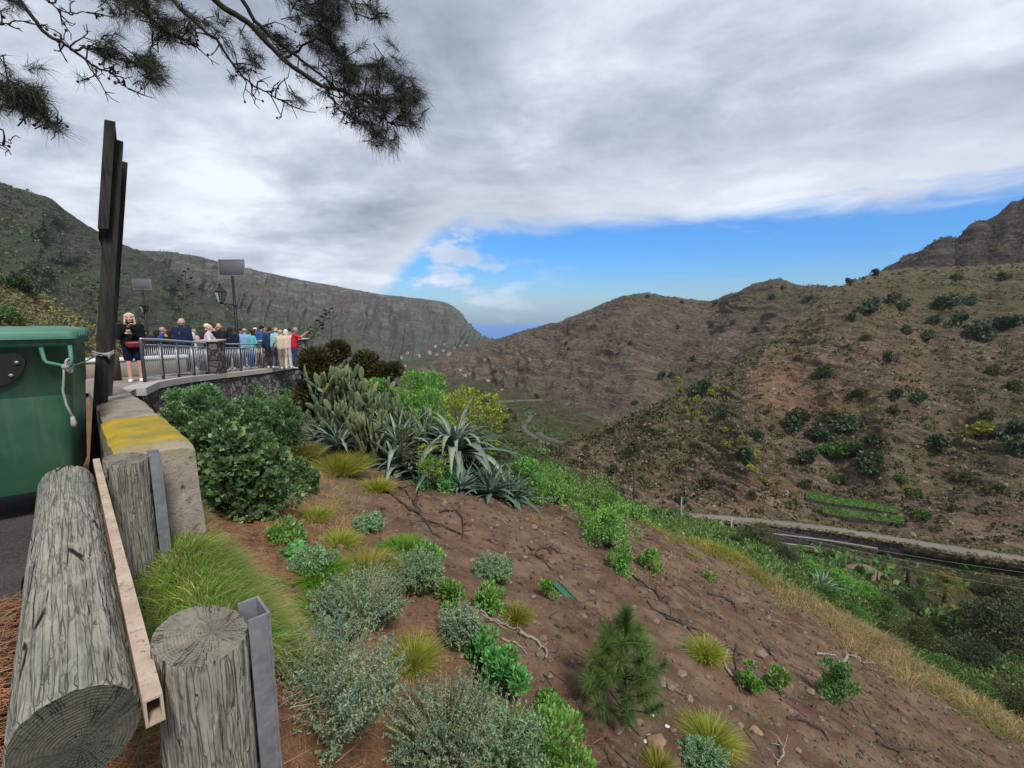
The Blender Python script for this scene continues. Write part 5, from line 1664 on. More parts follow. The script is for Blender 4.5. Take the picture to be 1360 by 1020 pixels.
m_scr = leafmat("scrub_leaves", (.030, .036, .014), (.065, .068, .028), (.10, .09, .05), transl=.1)
m_scrg = leafmat("dry_scrub", (.085, .078, .036), (.15, .13, .065), (.05, .06, .025), transl=.1)
m_scrl = leafmat("ridge_scrub_leaves", (.030, .050, .024), (.06, .085, .04), (.085, .10, .055), transl=.1)
scrub("hillside_scrub", "right_hillside", 10000, .35, 2.2, m_scr, 9)
scrub("hillside_dry_grass", "right_hillside", 17000, .25, .8, m_scrg, 5)
scrub("far_hill_scrub", "middle_hill", 11000, .8, 3.0, m_scr, 5)
scrub("far_hill_dry_scrub", "middle_hill", 11000, .6, 2.0, m_scrg, 4)
scrub("spur_scrub", "green_spur", 9000, .8, 3.2, m_scrl, 6)
scrub("ridge_scrub", "ridge", 11000, 1.2, 5.0, m_scrl, 5)
scrub("peak_scrub", "peak", 2500, 1.2, 4, m_scr, 4)
scrub("valley_scrub", "valley_floor", 16000, .6, 3.0, m_midleaf, 9, pw_=0, dmin=85)
scrub("ravine_cover", "valley_floor", 60000, .25, .9, m_midleaf, 9, pw_=0, dmax=85, asp=.5)
scrub("ravine_dry_cover", "valley_floor", 40000, .25, .8, m_dryg, 7, pw_=0, dmax=85, asp=.3)
scrub("valley_grass", "valley_floor", 14000, .5, 1.6, m_dryg, 6, pw_=0, dmin=85)
scrub("bank_grass", "grassy_bank", 9000, .2, .55, m_scrg, 6, pw_=0)
# weeds along both edges of the far road
rn_ = np.random.default_rng(55)
ii = rn_.integers(0, len(RC), 1500); sd_ = rn_.choice((-1, 1), 1500)
bs = RC[ii] + RN[ii] * (sd_ * rn_.uniform(1.35, 2.3, 1500))[:, None] + rn_.normal(size=(1500, 3)) * (.25, .25, 0) + (0, 0, .1)
bs = np.repeat(bs, 7, 0); dr_ = unit(rn_.normal(size=bs.shape)); dr_[:, 2] = np.abs(dr_[:, 2])
tag(MB().leaves(bs + dr_ * .12, dr_ + (0, 0, .5), np.repeat(rn_.uniform(.12, .5, 1500), 7), .5).build("roadside_weeds", m_scrg), kind='stuff')
# loose pale stones on the near hillside
o = bpy.data.objects["right_hillside"]
N = len(o.data.vertices); co = np.zeros(N * 3, np.float32); o.data.vertices.foreach_get('co', co); co = co.reshape(-1, 3).astype(float)
rb = MB(); unit_ball = MB().ball((0, 0, 0), 1, 6, 4)
ub, uf = unit_ball.arr(), unit_ball.F
for i in RNG.integers(0, N, 2600):
    r = .12 + .5 * RNG.uniform() ** 4
    rb.add(co[i] + ub * r * RNG.uniform(.6, 1.3, 3) * (1 + .25 * RNG.normal(size=(len(ub), 1))), *uf)
m_rocks = plain("hill_stone", (.24, .185, .145), .95, var=.35, scale=3)
tag(rb.build("hillside_rubble", m_rocks, smooth=False), kind='stuff')

for i, (px, py, w, lab) in enumerate(((20, 384, 34, 'dark green bush at the top of the grassy bank above the bin'), (38, 388, 26, 'smaller dark bush beside it on the crest of the grassy bank'), (8, 432, 44, 'green bush low on the grassy bank, right behind the bin lid'))):
    p = hit(px, py, ['grassy_bank'])
    if p is None: continue
    R = w / F * p[1] * .6
    shrub('bank_bush', lab, 'bush', m_darkleaf if i < 2 else m_midleaf, R, R * .8, 10, 1500, R * .14, .6, 260 + i, loc=p, group='bushes on the grassy bank', stems=True)

# ------------------------------------------------------------------ plants on the near slope
NEAR = ['near']


def size_at(px, py):
    p = hit(px, py, NEAR)
    if p is None:
        # over the crest: keep to the crest line in that direction
        for k in range(60):
            p = hit(px, py + k * 3, NEAR)
            if p is not None: break
    p[2] = ground_z(p[0], p[1])
    dep = p[1] * cp - (p[2] - CZ) * sp
    return p, dep / F


GB = 'broad leaved shrubs below the terrace wall'
BRD = [(330, 686, 140, 150, 'nearest dense heart-leaved shrub, spilling down past the parapet'), (285, 618, 135, 115, 'dense leafy shrub against the parapet blocks'), (345, 600, 130, 100, 'leafy shrub below the basalt terrace wall'), (262, 560, 100, 70, 'leafy shrub at the head of the parapet, by the railing'), (395, 560, 90, 62, 'leafy shrub at the foot of the curved terrace wall'), (310, 545, 100, 52, 'leafy shrub climbing the start of the basalt wall'), (425, 545, 60, 42, 'small leafy shrub between terrace wall and cactus clump'), (395, 650, 60, 50, 'straggling leafy shrub on the bare soil edge')]
for i, (px, py, w, h, lab) in enumerate(BRD):
    p, k = size_at(px, py)
    rx, rz = w * k / 2, h * k
    shrub('leafy_shrub', lab, 'shrub', m_bushy, rx, rz, 44, int(4800 * max(.5, min(2.0, (rx * rz) / .45))), .060, .85, 300 + i, loc=p, group=GB, clr=.20, upbias=.5, z0=.05)

GW = 'grey-green wormwood shrubs on the near slope'
WRM = [(432, 985, 185, 170, 'large rounded grey-green shrub directly behind the near post', 0), (478, 830, 112, 80, 'grey-green shrub rising behind the large rounded one', 0), (548, 782, 76, 56, 'grey-green shrub mixed with bright leaves on the dirt', 1), (590, 1012, 135, 118, 'straggly grey-green shrub in the middle of the bottom edge', 0), (668, 1022, 105, 90, 'silvery green shrub at the bottom edge, by the green leafy clump', 1), (415, 760, 50, 34, 'small silvery shrub under the thistle', 1), (935, 1018, 52, 32, 'low silvery cushion at the bottom edge of the dirt', 1), (612, 860, 40, 60, 'thin grey-green sprig shrub alone on the dirt', 0), (490, 705, 34, 24, 'tiny silvery shrub among dry grass', 1), (655, 770, 46, 34, 'small grey-green shrub at the middle of the slope', 1)]
for i, (px, py, w, h, lab, kind) in enumerate(WRM):
    p, k = size_at(px, py)
    rx, rz = w * k / 2, h * k
    rng = np.random.default_rng(400 + i)
    t = thing('wormwood_shrub', lab, 'shrub', p, 0, GW)
    # upright sprays, each feathered with narrow leaves
    ns = int(70 + 330 * min(1.4, rx / .35))
    mb = MB(); sb = MB(); PP_, DD_ = [], []
    for s_ in range(ns):
        a = rng.uniform(0, 6.28); r_ = math.sqrt(rng.uniform()) * (1 + .22 * math.sin(3 * a + i)); lean = r_ * 1.1
        L = rz * rng.uniform(.75, 1.12) * (1 - .5 * r_ ** 2)
        b0 = np.array((math.cos(a) * r_ * rx * .45, math.sin(a) * r_ * rx * .45, 0))
        d0 = np.array((math.cos(a) * lean * rx / rz, math.sin(a) * lean * rx / rz, 1.0))
        s = np.linspace(0, 1, 6)[:, None]
        Q = b0 + d0 * L * s * .9 + np.array((math.cos(a), math.sin(a), -.4)) * (L * .18 * s ** 2.5) + rng.normal(size=3) * .02 * s
        if s_ % 4 == 0: sb.tube(Q, np.linspace(.006, .0015, 6), 4, False)
        nl = 84
        u_ = rng.uniform(.05, 1, nl) ** .8
        q_ = np.stack([np.interp(u_, s[:, 0], Q[:, j]) for j in range(3)], -1)
        PP_.append(q_); DD_.append(unit(d0) * .8 + rng.normal(size=(nl, 3)) * .75)
    P_, D_ = np.concatenate(PP_), np.concatenate(DD_)
    mb.leaves(P_, D_, rng.uniform(.012, .025, len(P_)) * (1 if k < .006 else 1.3), .34).build('foliage', m_wormgr if kind else m_worm, t)
    sb.build('stem', m_dry, t)

TG = 'round green strand tufts on the near slope'
for i, (px, py, w, h, kind, lab) in enumerate([
        (432, 815, 62, 56, 'g', 'bright green hair-like tuft beside the large grey-green shrub'), (420, 768, 56, 42, 'g', 'bright green tuft just below the thistle'), (535, 735, 46, 30, 'g', 'bright green tuft crowning the mixed shrub'), (450, 628, 66, 40, 'y', 'wide yellow-green tuft on the dirt below the cactus'), (500, 652, 30, 28, 'y', 'small yellow-green tuft between cactus and dead roots'), (448, 724, 40, 30, 'y', 'yellow-green tuft near the thistle on dry soil'), (548, 880, 40, 50, 'y', 'upright yellow-green tuft in the middle of the slope'), (938, 872, 38, 28, 'y', 'yellow-green tuft beyond the pine sapling'), (942, 990, 50, 44, 'y', 'big yellow-green tuft near the bottom edge, past the sapling'), (872, 1022, 44, 24, 'y', 'yellow-green tuft cut by the bottom edge'), (485, 765, 60, 44, 'y', 'dull yellow tuft left of the mixed shrub'), (395, 608, 50, 30, 'y', 'yellow-green tuft at the edge of the leafy shrubs'), (686, 822, 30, 26, 'y', 'little yellow-green tuft near a fallen branch'), (415, 690, 40, 26, 'y', 'pale tuft between leafy shrub and dry soil'), (1010, 640, 1, 1, '', ''), (255, 590, 40, 60, 'g', 'green tuft growing against the parapet face')]):
    if not kind: continue
    p, k = size_at(px, py)
    rx, h_ = w * k / 2, h * k
    tuft('strand_tuft', lab, 'tuft', m_tuftg if kind == 'g' else m_tufty, rx * 1.5, max(h_, rx) * 1.15, 1500 if w > 45 else 900, .0045 * max(.8, k / .005), 500 + i, p, TG, .35, 1.0)

GL = 'bright leafy plants on the near slope'
BRT = [(648, 808, 38, 36, 'bright leafy plant alone on the dirt slope'), (725, 795, 24, 24, 'small leafy plant beside the green board'), (598, 802, 34, 30, 'star-leaved plant next to the bright leafy one'), (580, 648, 56, 46, 'light green leafy plant at the foot of the agaves'), (1105, 930, 46, 62, 'leafy plant under a bleached branch, near the dry grass'), (995, 917, 34, 36, 'leafy plant inside the curved dead root'), (1033, 918, 26, 40, 'thin leafy plant beside the curved dead root'), (828, 765, 38, 46, 'lower clump of pale green fleshy leaves on the dirt'), (810, 728, 66, 62, 'rounded fleshy green plant near the crest'), (862, 758, 36, 36, 'small fleshy plant right of the rounded one'), (943, 770, 20, 16, 'tiny green plant far along the slope'), (736, 668, 90, 60, 'wide bright green plant where the crest begins'), (790, 676, 70, 44, 'bright green plant spreading along the crest'), (700, 640, 60, 46, 'bright green plant behind the small agaves'), (845, 672, 60, 22, 'low bright green plant ahead of the utility pole'), (730, 1020, 110, 70, 'bright green leafy clump at the bottom edge'), (570, 775, 50, 60, 'bright leafy sprays inside the mixed shrub'), (672, 930, 60, 90, 'tall open leafy plant above the silvery shrub'), (640, 880, 50, 50, 'sparse leafy plant higher on the slope'), (775, 700, 40, 30, 'small green plant between the fleshy ones'), (735, 950, 40, 40, 'loose leafy plant beside the sapling side of the clump'), (380, 720, 40, 30, 'leafy seedling at the foot of the dense shrub')]
for i, (px, py, w, h, lab) in enumerate(BRT):
    p, k = size_at(px, py)
    rx, rz = w * k / 2 * 1.1, h * k * 1.1
    n = int(np.clip(900 * (w * h) / 1500, 160, 2600))
    shrub('leafy_plant', lab, 'plant', m_brite if i not in (3, 4, 17, 18) else m_thist, rx, rz, 14 if w > 45 else 9, n, .030 + 1.6 * k, .55, 600 + i, loc=p, group=GL, clr=.38, upbias=.9, z0=.08, flat=1)

GT = 'thistles on the near slope'
for i, (px, py, w, lab) in enumerate([(398, 742, 66, 'leafy thistle with long toothed leaves on reddish soil'), (365, 778, 34, 'small thistle seedling beside the grass between the posts'), (408, 905, 62, 'thistle leaves poking out behind the near post'), (596, 808, 36, 'thistle rosette in the middle of the slope')]):
    p, k = size_at(px, py)
    rng = np.random.default_rng(700 + i)
    mb = MB(); R = w * k * .62
    for q in range(26):
        a = rng.uniform(0, 6.28); el = rng.uniform(.15, 1.2)
        s = np.linspace(0, 1, 12)[:, None]
        d0 = np.array((math.cos(a) * math.cos(el), math.sin(a) * math.cos(el), math.sin(el)))
        Q = d0 * R * s + np.array((0, 0, -1.0)) * R * .45 * s ** 2
        T = unit(np.gradient(Q, axis=0)); sd = unit(np.cross(T, (0, 0, 1)))
        for sg in (-1, 1):
            mb.leaves(Q[1:], T[1:] * .5 + sd[1:] * sg, R * .26 * np.sin(np.pi * (s[1:, 0] * .85 + .12)), .55)
        mb.leaves(Q[:-1], T[:-1], R * .16, .45)
    tag(mb.build('thistle', m_thist, loc=p), lab, 'thistle', GT)

# ---- grasses
def grass(name, pts, m, per, hmin, hmax, w, spread, droop, seed, dirn=(0, 0, 0)):
    rng = np.random.default_rng(seed)
    pts = np.asarray(pts)
    n = len(pts) * per
    B = np.repeat(pts, per, 0)
    off = rng.normal(size=(n, 2)) * spread
    B = B + np.column_stack([off, np.zeros(n)])
    B[:, 2] = ground_z(B[:, 0], B[:, 1]) - .01
    D = np.column_stack([off / spread * .35 + rng.normal(size=(n, 2)) * .18, np.ones(n)]) + np.array(dirn)
    o = MB().blades(B, D, rng.uniform(hmin, hmax, n), w * rng.uniform(.6, 1.3, n), droop).build(name, m)
    return tag(o, kind='stuff')


rng = np.random.default_rng(9)
def px_pts(lst, n, jx, jy):
    out = []
    for _ in range(n):
        i = rng.integers(0, len(lst) - 1); t = rng.uniform()
        a, b = np.array(lst[i], float), np.array(lst[i + 1], float)
        q = a + (b - a) * t + rng.normal(size=2) * (jx, jy)
        p = hit(q[0], q[1], NEAR)
        if p is not None: out.append(p)
    return out


grass("crest_grass", px_pts([(860, 686), (900, 703), (950, 727), (1000, 748), (1050, 775)], 190, 14, 6), m_tufty, 60, .16, .42, .009, .09, .5, 21)
grass("dry_grass", px_pts([(1030, 768), (1090, 800), (1150, 836), (1210, 872), (1270, 905), (1330, 940), (1380, 965)], 380, 18, 12), m_dry, 70, .26, .66, .008, .10, .55, 22, (-.15, -.1, 0))
grass("crest_grass", px_pts([(1000, 752), (1090, 805), (1180, 860), (1290, 920), (1380, 970)], 150, 18, 13), m_dryg, 50, .2, .5, .008, .09, .5, 27)
grass("slope_grass", px_pts([(1000, 880), (1100, 960), (1250, 960), (1330, 1010)], 130, 60, 40), m_dryg, 16, .06, .16, .004, .08, .5, 23)
grass("dry_grass", px_pts([(395, 600), (440, 650), (420, 700), (480, 690), (420, 640), (360, 700)], 170, 26, 22), m_dry, 30, .08, .26, .0035, .06, .6, 24)
grass("slope_grass", px_pts([(400, 610), (460, 640), (440, 700), (520, 740), (500, 780)], 90, 28, 24), m_dryg, 30, .06, .2, .0035, .05, .5, 25)
grass("dry_grass", px_pts([(730, 670), (780, 690), (860, 700), (900, 760), (830, 740)], 70, 24, 18), m_dry, 24, .06, .22, .005, .06, .5, 26)
# long grass growing through the guardrail
gp = [pw(rng.uniform(.14, .56), rng.uniform(2.05, 3.15)) for _ in range(230)]
grass("long_grass", gp, m_dryg, 60, .2, .48, .0042, .05, .75, 31, (.2, .12, 0))
gp = [pw(rng.uniform(.14, .45), rng.uniform(2.0, 3.1)) for _ in range(150)]
grass("long_grass", gp, m_tuftg, 50, .2, .42, .0042, .05, .65, 32, (.15, .12, 0))
gp = [pw(rng.uniform(.45, .85), rng.uniform(2.3, 3.5)) for _ in range(110)]
grass("dry_grass", gp, m_dry, 40, .22, .46, .0030, .05, .7, 33, (.4, .15, 0))
gp = [pw(rng.uniform(.45, .62), rng.uniform(3.2, 6.0)) for _ in range(90)]
grass("verge_grass", gp, m_dryg, 40, .10, .30, .0035, .04, .6, 34, (.3, .2, 0))

# fallen pine needles on the verge and among the roots
n = 26000
u_ = rng.uniform(-.6, 3.4, n); p_ = rng.normal(-.12, .26, n)
B = np.column_stack([p_ * NX + u_ * UX, p_ * NY + u_ * UY, np.zeros(n)])
B[:, 2] = np.where(p_ < -.3, .012, ground_z(B[:, 0], B[:, 1], True) + .006) + rng.uniform(0, .015, n)
a_ = rng.uniform(0, 6.28, n)
tag(MB().blades(B, np.column_stack([np.cos(a_), np.sin(a_), rng.normal(0, .10, n)]), rng.uniform(.08, .18, n), .0028, .03, 2).build("needle_litter", m_litter), kind='stuff')
n = 16000
x_ = rng.uniform(-3.6, .6, n); y_ = rng.uniform(.4, 6.5, n); pq, _ = pu(x_, y_)
ok = (pq > .35) & (pq < 2.6); x_, y_ = x_[ok], y_[ok]; a_ = rng.uniform(0, 6.28, len(x_))
B = np.column_stack([x_, y_, ground_z(x_, y_) + .008])
tag(MB().blades(B, np.column_stack([np.cos(a_), np.sin(a_), rng.normal(0, .12, len(x_))]), rng.uniform(.06, .15, len(x_)), .0028, .03, 2).build("needle_litter", m_litter), kind='stuff')

grass("slope_grass", px_pts([(480, 700), (600, 760), (700, 800), (760, 900), (900, 930), (1000, 860), (1100, 900)], 130, 60, 50), m_dry, 14, .04, .13, .0035, .05, .6, 41)
grass("slope_grass", px_pts([(560, 820), (640, 860), (700, 940), (780, 1000)], 60, 40, 40), m_dryg, 16, .05, .15, .0035, .05, .6, 42)
# ---- gravel, stones, roots
n = 30000
x_ = rng.uniform(-2.5, 11.5, n); y_ = 2.0 + 11 * rng.uniform(0, 1, n) ** 1.5; pq, _ = pu(x_, y_)
ok = (pq > 1.0) & (crest_d(x_, y_) < .2); x_, y_ = x_[ok], y_[ok]
z_ = ground_z(x_, y_)
ub6 = MB().ball((0, 0, 0), 1, 5, 3); ub, uf = ub6.arr(), ub6.F
nn = len(x_)
r = (.003 + .017 * rng.uniform(0, 1, nn) ** 7) * (1 + y_ / 9)
Vg = np.column_stack([x_, y_, z_ + r * .2])[:, None] + ub[None] * (r[:, None] * rng.uniform(.6, 1.4, (nn, 3)))[:, None] * (1 + .2 * rng.normal(size=(nn, len(ub), 1)))
gm = MB(); base = (np.arange(nn) * len(ub))[:, None, None]
gm.add(Vg.reshape(-1, 3), *[(f[None] + base).reshape(-1, f.shape[1]) for f in uf])
m_gravel, gr = mat("loose_gravel")
ri = gr.n('ShaderNodeNewGeometry').outputs['Random Per Island']
finish(gr, gr.mix(gr.mr(gr.m('POWER', ri, 2.0), 0, 1, 0, 1, False), (.070, .047, .035), (.20, .158, .128)), .95)
tag(gm.build("gravel", m_gravel, smooth=False), kind='stuff')
m_rock, gr = mat("field_stone")
pos = gr.n('ShaderNodeTexCoord').outputs['Object']
oi = gr.n('ShaderNodeObjectInfo').outputs['Random']
rn = gr.noise(pos, 30, 5, .7)
finish(gr, gr.mix(gr.mr(rn, .3, .7), gr.mix(oi, (.10, .075, .06), (.16, .11, .08)), gr.mix(oi, (.21, .17, .14), (.28, .205, .15))), .92, rn, .5, .01)
m_orange = plain("orange_stone", (.25, .165, .10), .9, var=.5, scale=25, bump=.4)
STN = [(733, 747, 12, None), (697, 742, 7, None), (822, 733, 8, None), (872, 990, 26, 'large rough orange-brown stone at the foot of the dirt by the sapling'), (1002, 972, 20, 'rounded orange-brown stone beyond the yellow tuft'), (627, 745, 9, None), (690, 818, 9, None), (775, 820, 8, None), (1010, 870, 16, None), (975, 895, 8, None), (905, 895, 14, None), (890, 915, 13, None), (880, 910, 10, None), (915, 930, 12, None), (940, 900, 9, None), (660, 700, 6, None), (700, 690, 6, None), (640, 655, 7, None), (1050, 945, 8, None), (1090, 955, 8, None), (760, 880, 8, None), (800, 860, 7, None), (722, 848, 13, None), (718, 872, 14, None), (730, 900, 8, None), (650, 760, 7, None), (590, 670, 9, None), (1130, 840, 12, None), (1200, 960, 9, None), (985, 790, 7, None), (1020, 820, 7, None), (950, 850, 7, None), (770, 930, 9, None), (1070, 985, 8, None), (835, 970, 7, None), (745, 770, 8, None)]
STN += [(int(a), int(b), int(c), None) for a, b, c in zip(rng.uniform(560, 1150, 46), rng.uniform(690, 1000, 46), 5 + 8 * rng.uniform(0, 1, 46) ** 2)]
STN = [q for q in STN if q[3] or q[1] > 640 + .38 * (q[0] - 690)]
for i, (px, py, w, lab) in enumerate(STN):
    p, k = size_at(px, py)
    r = w * k / 2
    o = MB().ball((0, 0, r * .25), (r, r * rng.uniform(.7, 1), r * rng.uniform(.5, .8)), 14, 9, noise=.55, seed=i).build('stone', m_orange if lab else m_rock, loc=p)
    o.rotation_euler = (0, 0, rng.uniform(0, 6.28))
    tag(o, lab or 'small grey-brown stone lying on the dirt slope', 'stone', 'stones lying on the dirt slope')
m_wstone = plain("white_scrap", (.62, .62, .60), .8, var=.1)
for i, (px, py, w) in enumerate(((863, 978, 9), (858, 986, 7), (886, 966, 6), (866, 951, 5))):
    p, k = size_at(px, py)
    tag(MB().ball((0, 0, w * k * .2), (w * k * .6, w * k * .4, w * k * .3), 9, 6, noise=.7, seed=i + 40).build('white_scrap', m_wstone, loc=p), 'small white scrap lying on the dirt below the sapling', 'scrap', 'white scraps on the dirt')

m_root = plain("dead_wood", (.060, .045, .036), .9, var=.4, scale=20, bump=.4)
m_bleach = plain("bleached_wood", (.26, .225, .19), .9, var=.25, scale=20, bump=.3)
ROOT = [([(512, 648), (525, 646), (540, 652), (548, 668), (560, 682)], 5, 0, 'dark looping dead root below the agaves'), ([(515, 655), (535, 672), (560, 690), (600, 705), (620, 718)], 4, 0, 'long dark dead root trailing down the upper slope'), ([(585, 682), (605, 680), (615, 695), (612, 715)], 4, 0, 'dark hooked dead branch on the upper slope'), ([(560, 690), (575, 705), (592, 718)], 3, 0, 'short dark twig below the looping root'), ([(640, 815), (660, 828), (684, 837)], 4, 1, 'pale straight fallen branch on the middle slope'), ([(618, 808), (650, 826), (670, 838)], 3, 1, 'thin pale fallen branch beside the straight one'), ([(665, 852), (685, 854), (700, 868)], 4, 1, 'pale crooked branch above the leafy plant'), ([(690, 845), (715, 852), (728, 866), (722, 880)], 6, 1, 'thick bleached branch near the stones'), ([(738, 832), (760, 838), (772, 845)], 3, 0, 'thin dark twig near the sapling'), ([(710, 735), (725, 728), (735, 740), (728, 725), (742, 735)], 4, 0, 'tangled dark roots in the middle of the bare slope'), ([(968, 865), (960, 880), (965, 895), (980, 905), (985, 920)], 5, 1, 'curved pale root framing a leafy plant'), ([(978, 862), (976, 885), (985, 900), (1000, 915)], 4, 0, 'dark curved root beside the pale one'), ([(1085, 872), (1100, 870), (1115, 878)], 4, 1, 'bleached branch lying above the leafy plant'), ([(1118, 882), (1130, 872), (1142, 878), (1148, 886)], 5, 1, 'bleached arched branch near the dry grass'), ([(940, 790), (960, 793), (972, 802), (978, 812)], 4, 0, 'dark dead branch on the far part of the slope'), ([(885, 822), (905, 828), (915, 838)], 4, 0, 'dark root right of the sapling top'), ([(930, 725), (945, 722), (955, 732)], 4, 1, 'pale twig lying near the crest'), ([(840, 765), (860, 780), (880, 800), (890, 805)], 4, 0, 'long dark root leaving the fleshy plants'), ([(1045, 955), (1070, 962), (1095, 975), (1100, 985)], 5, 0, 'dark root near the bottom edge of the slope'), ([(1030, 985), (1036, 1005), (1034, 1020)], 5, 1, 'bleached stick standing out at the bottom edge'), ([(1010, 855), (1025, 872), (1035, 885)], 3, 0, 'dark thin root above the thin leafy plant'), ([(1165, 990), (1200, 1000), (1230, 998)], 4, 0, 'dark twig in the corner grass'), ([(1035, 765), (1055, 772), (1070, 782)], 7, 0, 'dark log lying at the foot of the pale stake'), ([(700, 725), (720, 745), (735, 760)], 3, 0, 'thin dark root crossing the bare slope'), ([(860, 800), (900, 830), (950, 850), (990, 870)], 3, 0, 'long thin dark root running across the slope')]
for i, (pth, w, kind, lab) in enumerate(ROOT):
    rr_ = np.random.default_rng(800 + i)
    pts = []
    for (a, b) in pth:
        p, k = size_at(a, b); pts.append(p)
    P = np.array(pts); t = np.linspace(0, 1, 16); s = np.linspace(0, 1, len(P))
    C = np.stack([np.interp(t, s, P[:, j]) for j in range(3)], -1)
    for _ in range(2): C[1:-1] = (C[:-2] + 2 * C[1:-1] + C[2:]) / 4
    C += np.cumsum(rr_.normal(size=C.shape) * .006, 0)
    r = w * k * .42
    C[:, 2] = ground_z(C[:, 0], C[:, 1]) + r * .7 + .05 * np.abs(fbm(t * 3, t * 0 + i, None, 2, 7))
    mb = MB().tube(C, r * np.linspace(1, .45, 16), 6)
    for q in range(4):
        j = rr_.integers(3, 14); d = rr_.normal(size=3) * (1, 1, .35); d[2] = abs(d[2])
        L = np.linalg.norm(C[-1] - C[0]) * rr_.uniform(.12, .32)
        e1 = C[j] + unit(d) * L * .5; e2 = C[j] + unit(d + rr_.normal(size=3) * .4) * L
        mb.tube([C[j], e1, e2], [r * .5, r * .35, r * .15], 5)
    tag(mb.build('dead_root' if kind == 0 else 'fallen_branch', m_bleach if kind else m_root), lab, 'dead wood', 'dead wood on the slope')
# loose twigs too many to count
n = 700
x_ = rng.uniform(-1.5, 10.5, n); y_ = 2.4 + 10 * rng.uniform(0, 1, n); pq, _ = pu(x_, y_); ok = (pq > 1.3) & (crest_d(x_, y_) < 0)
mb = MB()
for a, b in zip(x_[ok], y_[ok]):
    th_ = rng.uniform(0, 6.28); L = rng.uniform(.05, .28); c = np.array((a, b)); d = np.array((math.cos(th_), math.sin(th_)))
    q = np.array([c + d * L * s_ + rng.normal(size=2) * .01 for s_ in (0, .35, .7, 1)])
    z = ground_z(q[:, 0], q[:, 1]) + .008
    mb.tube(np.column_stack([q, z]), [.005, .0045, .004, .002], 4, False)
tag(mb.build("twig_litter", m_root), kind='stuff')

p, k = size_at(750, 790)
bd = MB().box((-.17, -.05, .0), (.17, .05, .012), bev=.004)
for y_ in (-.05, .042):
    bd.box((-.17, y_, .0125), (.17, y_ + .008, .03), bev=.002)
o = bd.build('roof_board', plain("green_board", (.035, .12, .075), .5, var=.3), loc=p + (0, 0, .025)); o.rotation_euler = (.15, .42, -.75)
tag(o, 'small discarded green plastic tray lying on the dirt slope', 'tray')
o.name = 'plastic_tray'

# ---- pine sapling
p, k = size_at(826, 962)
t = thing('pine_sapling', 'young pine sapling standing alone on the bare dirt slope', 'pine sapling', p)
H_ = 172 * k * .98
mb = MB().tube([(0, 0, -.05), (.01, 0, H_ * .4), (0, .01, H_ * .8), (0, 0, H_ * .95)], [.018, .013, .008, .004], 7)
NP_, ND_ = [], []
rs = np.random.default_rng(77)
def needles_on(Q, n, fwd=.55):
    s = np.linspace(0, 1, len(Q)); u_ = rs.uniform(.45, 1, n)
    q = np.stack([np.interp(u_, s, Q[:, j]) for j in range(3)], -1)
    T = unit(Q[-1] - Q[0])
    NP_.append(q); ND_.append(unit(rs.normal(size=(n, 3))) * .75 + T * fwd + (0, 0, .12))
needles_on(np.array([(0, 0, H_ * .12), (0, 0, H_ * .5)]), 160, .3)
needles_on(np.array([(0, 0, H_ * .5), (0, 0, H_ * .97)]), 1300, .8)
for lev, (zf, Lf, nb_) in enumerate(((.14, .34, 8), (.28, .34, 8), (.42, .29, 7), (.56, .22, 6), (.70, .15, 5))):
    for b_ in range(nb_):
        a = b_ * 6.283 / nb_ + lev * .7 + rs.normal() * .15
        L = H_ * Lf * rs.uniform(.8, 1.15); z0 = H_ * zf
        Q = np.array([(0, 0, z0), (math.cos(a) * L * .5, math.sin(a) * L * .5, z0 + L * .25), (math.cos(a) * L * .85, math.sin(a) * L * .85, z0 + L * .65)])
        mb.tube(Q, [.006, .005, .003], 5)
        needles_on(Q, 300, .55)
P_, D_ = np.concatenate(NP_), np.concatenate(ND_)
mb.build('trunk', m_bark, t)
MB().blades(P_, D_, rs.uniform(.08, .15, len(P_)) * H_ / 1.0, .0036, .12, 2).build('needles', m_sapn, t)

# ---- cactus, agaves and the bushes round them
def agave(px, py, L, n, seed, label, m, curl=1.0, w=.11, Y=None, lift=0.0, thick=.018):
    rs = np.random.default_rng(seed)
    p, k = size_at(px, py)
    if Y is not None:
        p = at(px, py, Y)
        if Y < 15: p[2] = ground_z(p[0], p[1])
    p = p + (0, 0, lift)
    mb = MB()
    for i in range(n):
        a = i * 2.399 + rs.normal() * .2; f = (i + .5) / n
        el = 1.35 - 1.25 * f + rs.normal() * .12
        l = L * rs.uniform(.75, 1.1) * (.75 + .35 * f)
        s = np.linspace(0, 1, 13)
        c_ = curl * rs.uniform(.2, 1.25)
        ang = el - c_ * s ** 1.8 * 1.9
        dr = np.cumsum(np.cos(ang)) / 13 * l; dz_ = np.cumsum(np.sin(ang)) / 13 * l
        C = np.stack([math.cos(a) * dr, math.sin(a) * dr, .05 + dz_], -1)
        T = unit(np.gradient(C, axis=0)); sd = np.array((-math.sin(a), math.cos(a), 0)); nr = np.cross(sd, T); nr *= np.sign(nr[0, 2] + 1e-6)
        wd_ = w * l / L * np.sin(np.pi * np.clip(s * .72 + .28, 0, 1)) ** .8 * (1 + .5 * np.exp(-((s - .35) / .3) ** 2)) * .62 + .004
        th_ = thick * (1 - s * .8)
        ring = [(-1, .35), (0, -.15), (1, .35), (.55, -.55), (0, -1.0), (-.55, -.55)]
        rows = np.stack([C + sd * (wd_ * a_)[:, None] + nr * (th_ * b_)[:, None] + nr * (wd_ * .25 * a_ * a_)[:, None] for a_, b_ in ring], 1)
        i_ = np.arange(12)[:, None] * 6; j_ = np.arange(6)[None]; k_ = (j_ + 1) % 6
        mb.add(rows.reshape(-1, 3), np.stack([i_ + j_, i_ + k_, i_ + 6 + k_, i_ + 6 + j_], -1).reshape(-1, 4))
    o = mb.build('agave', m, loc=p)
    return tag(o, label, 'agave', 'agaves on the crest')


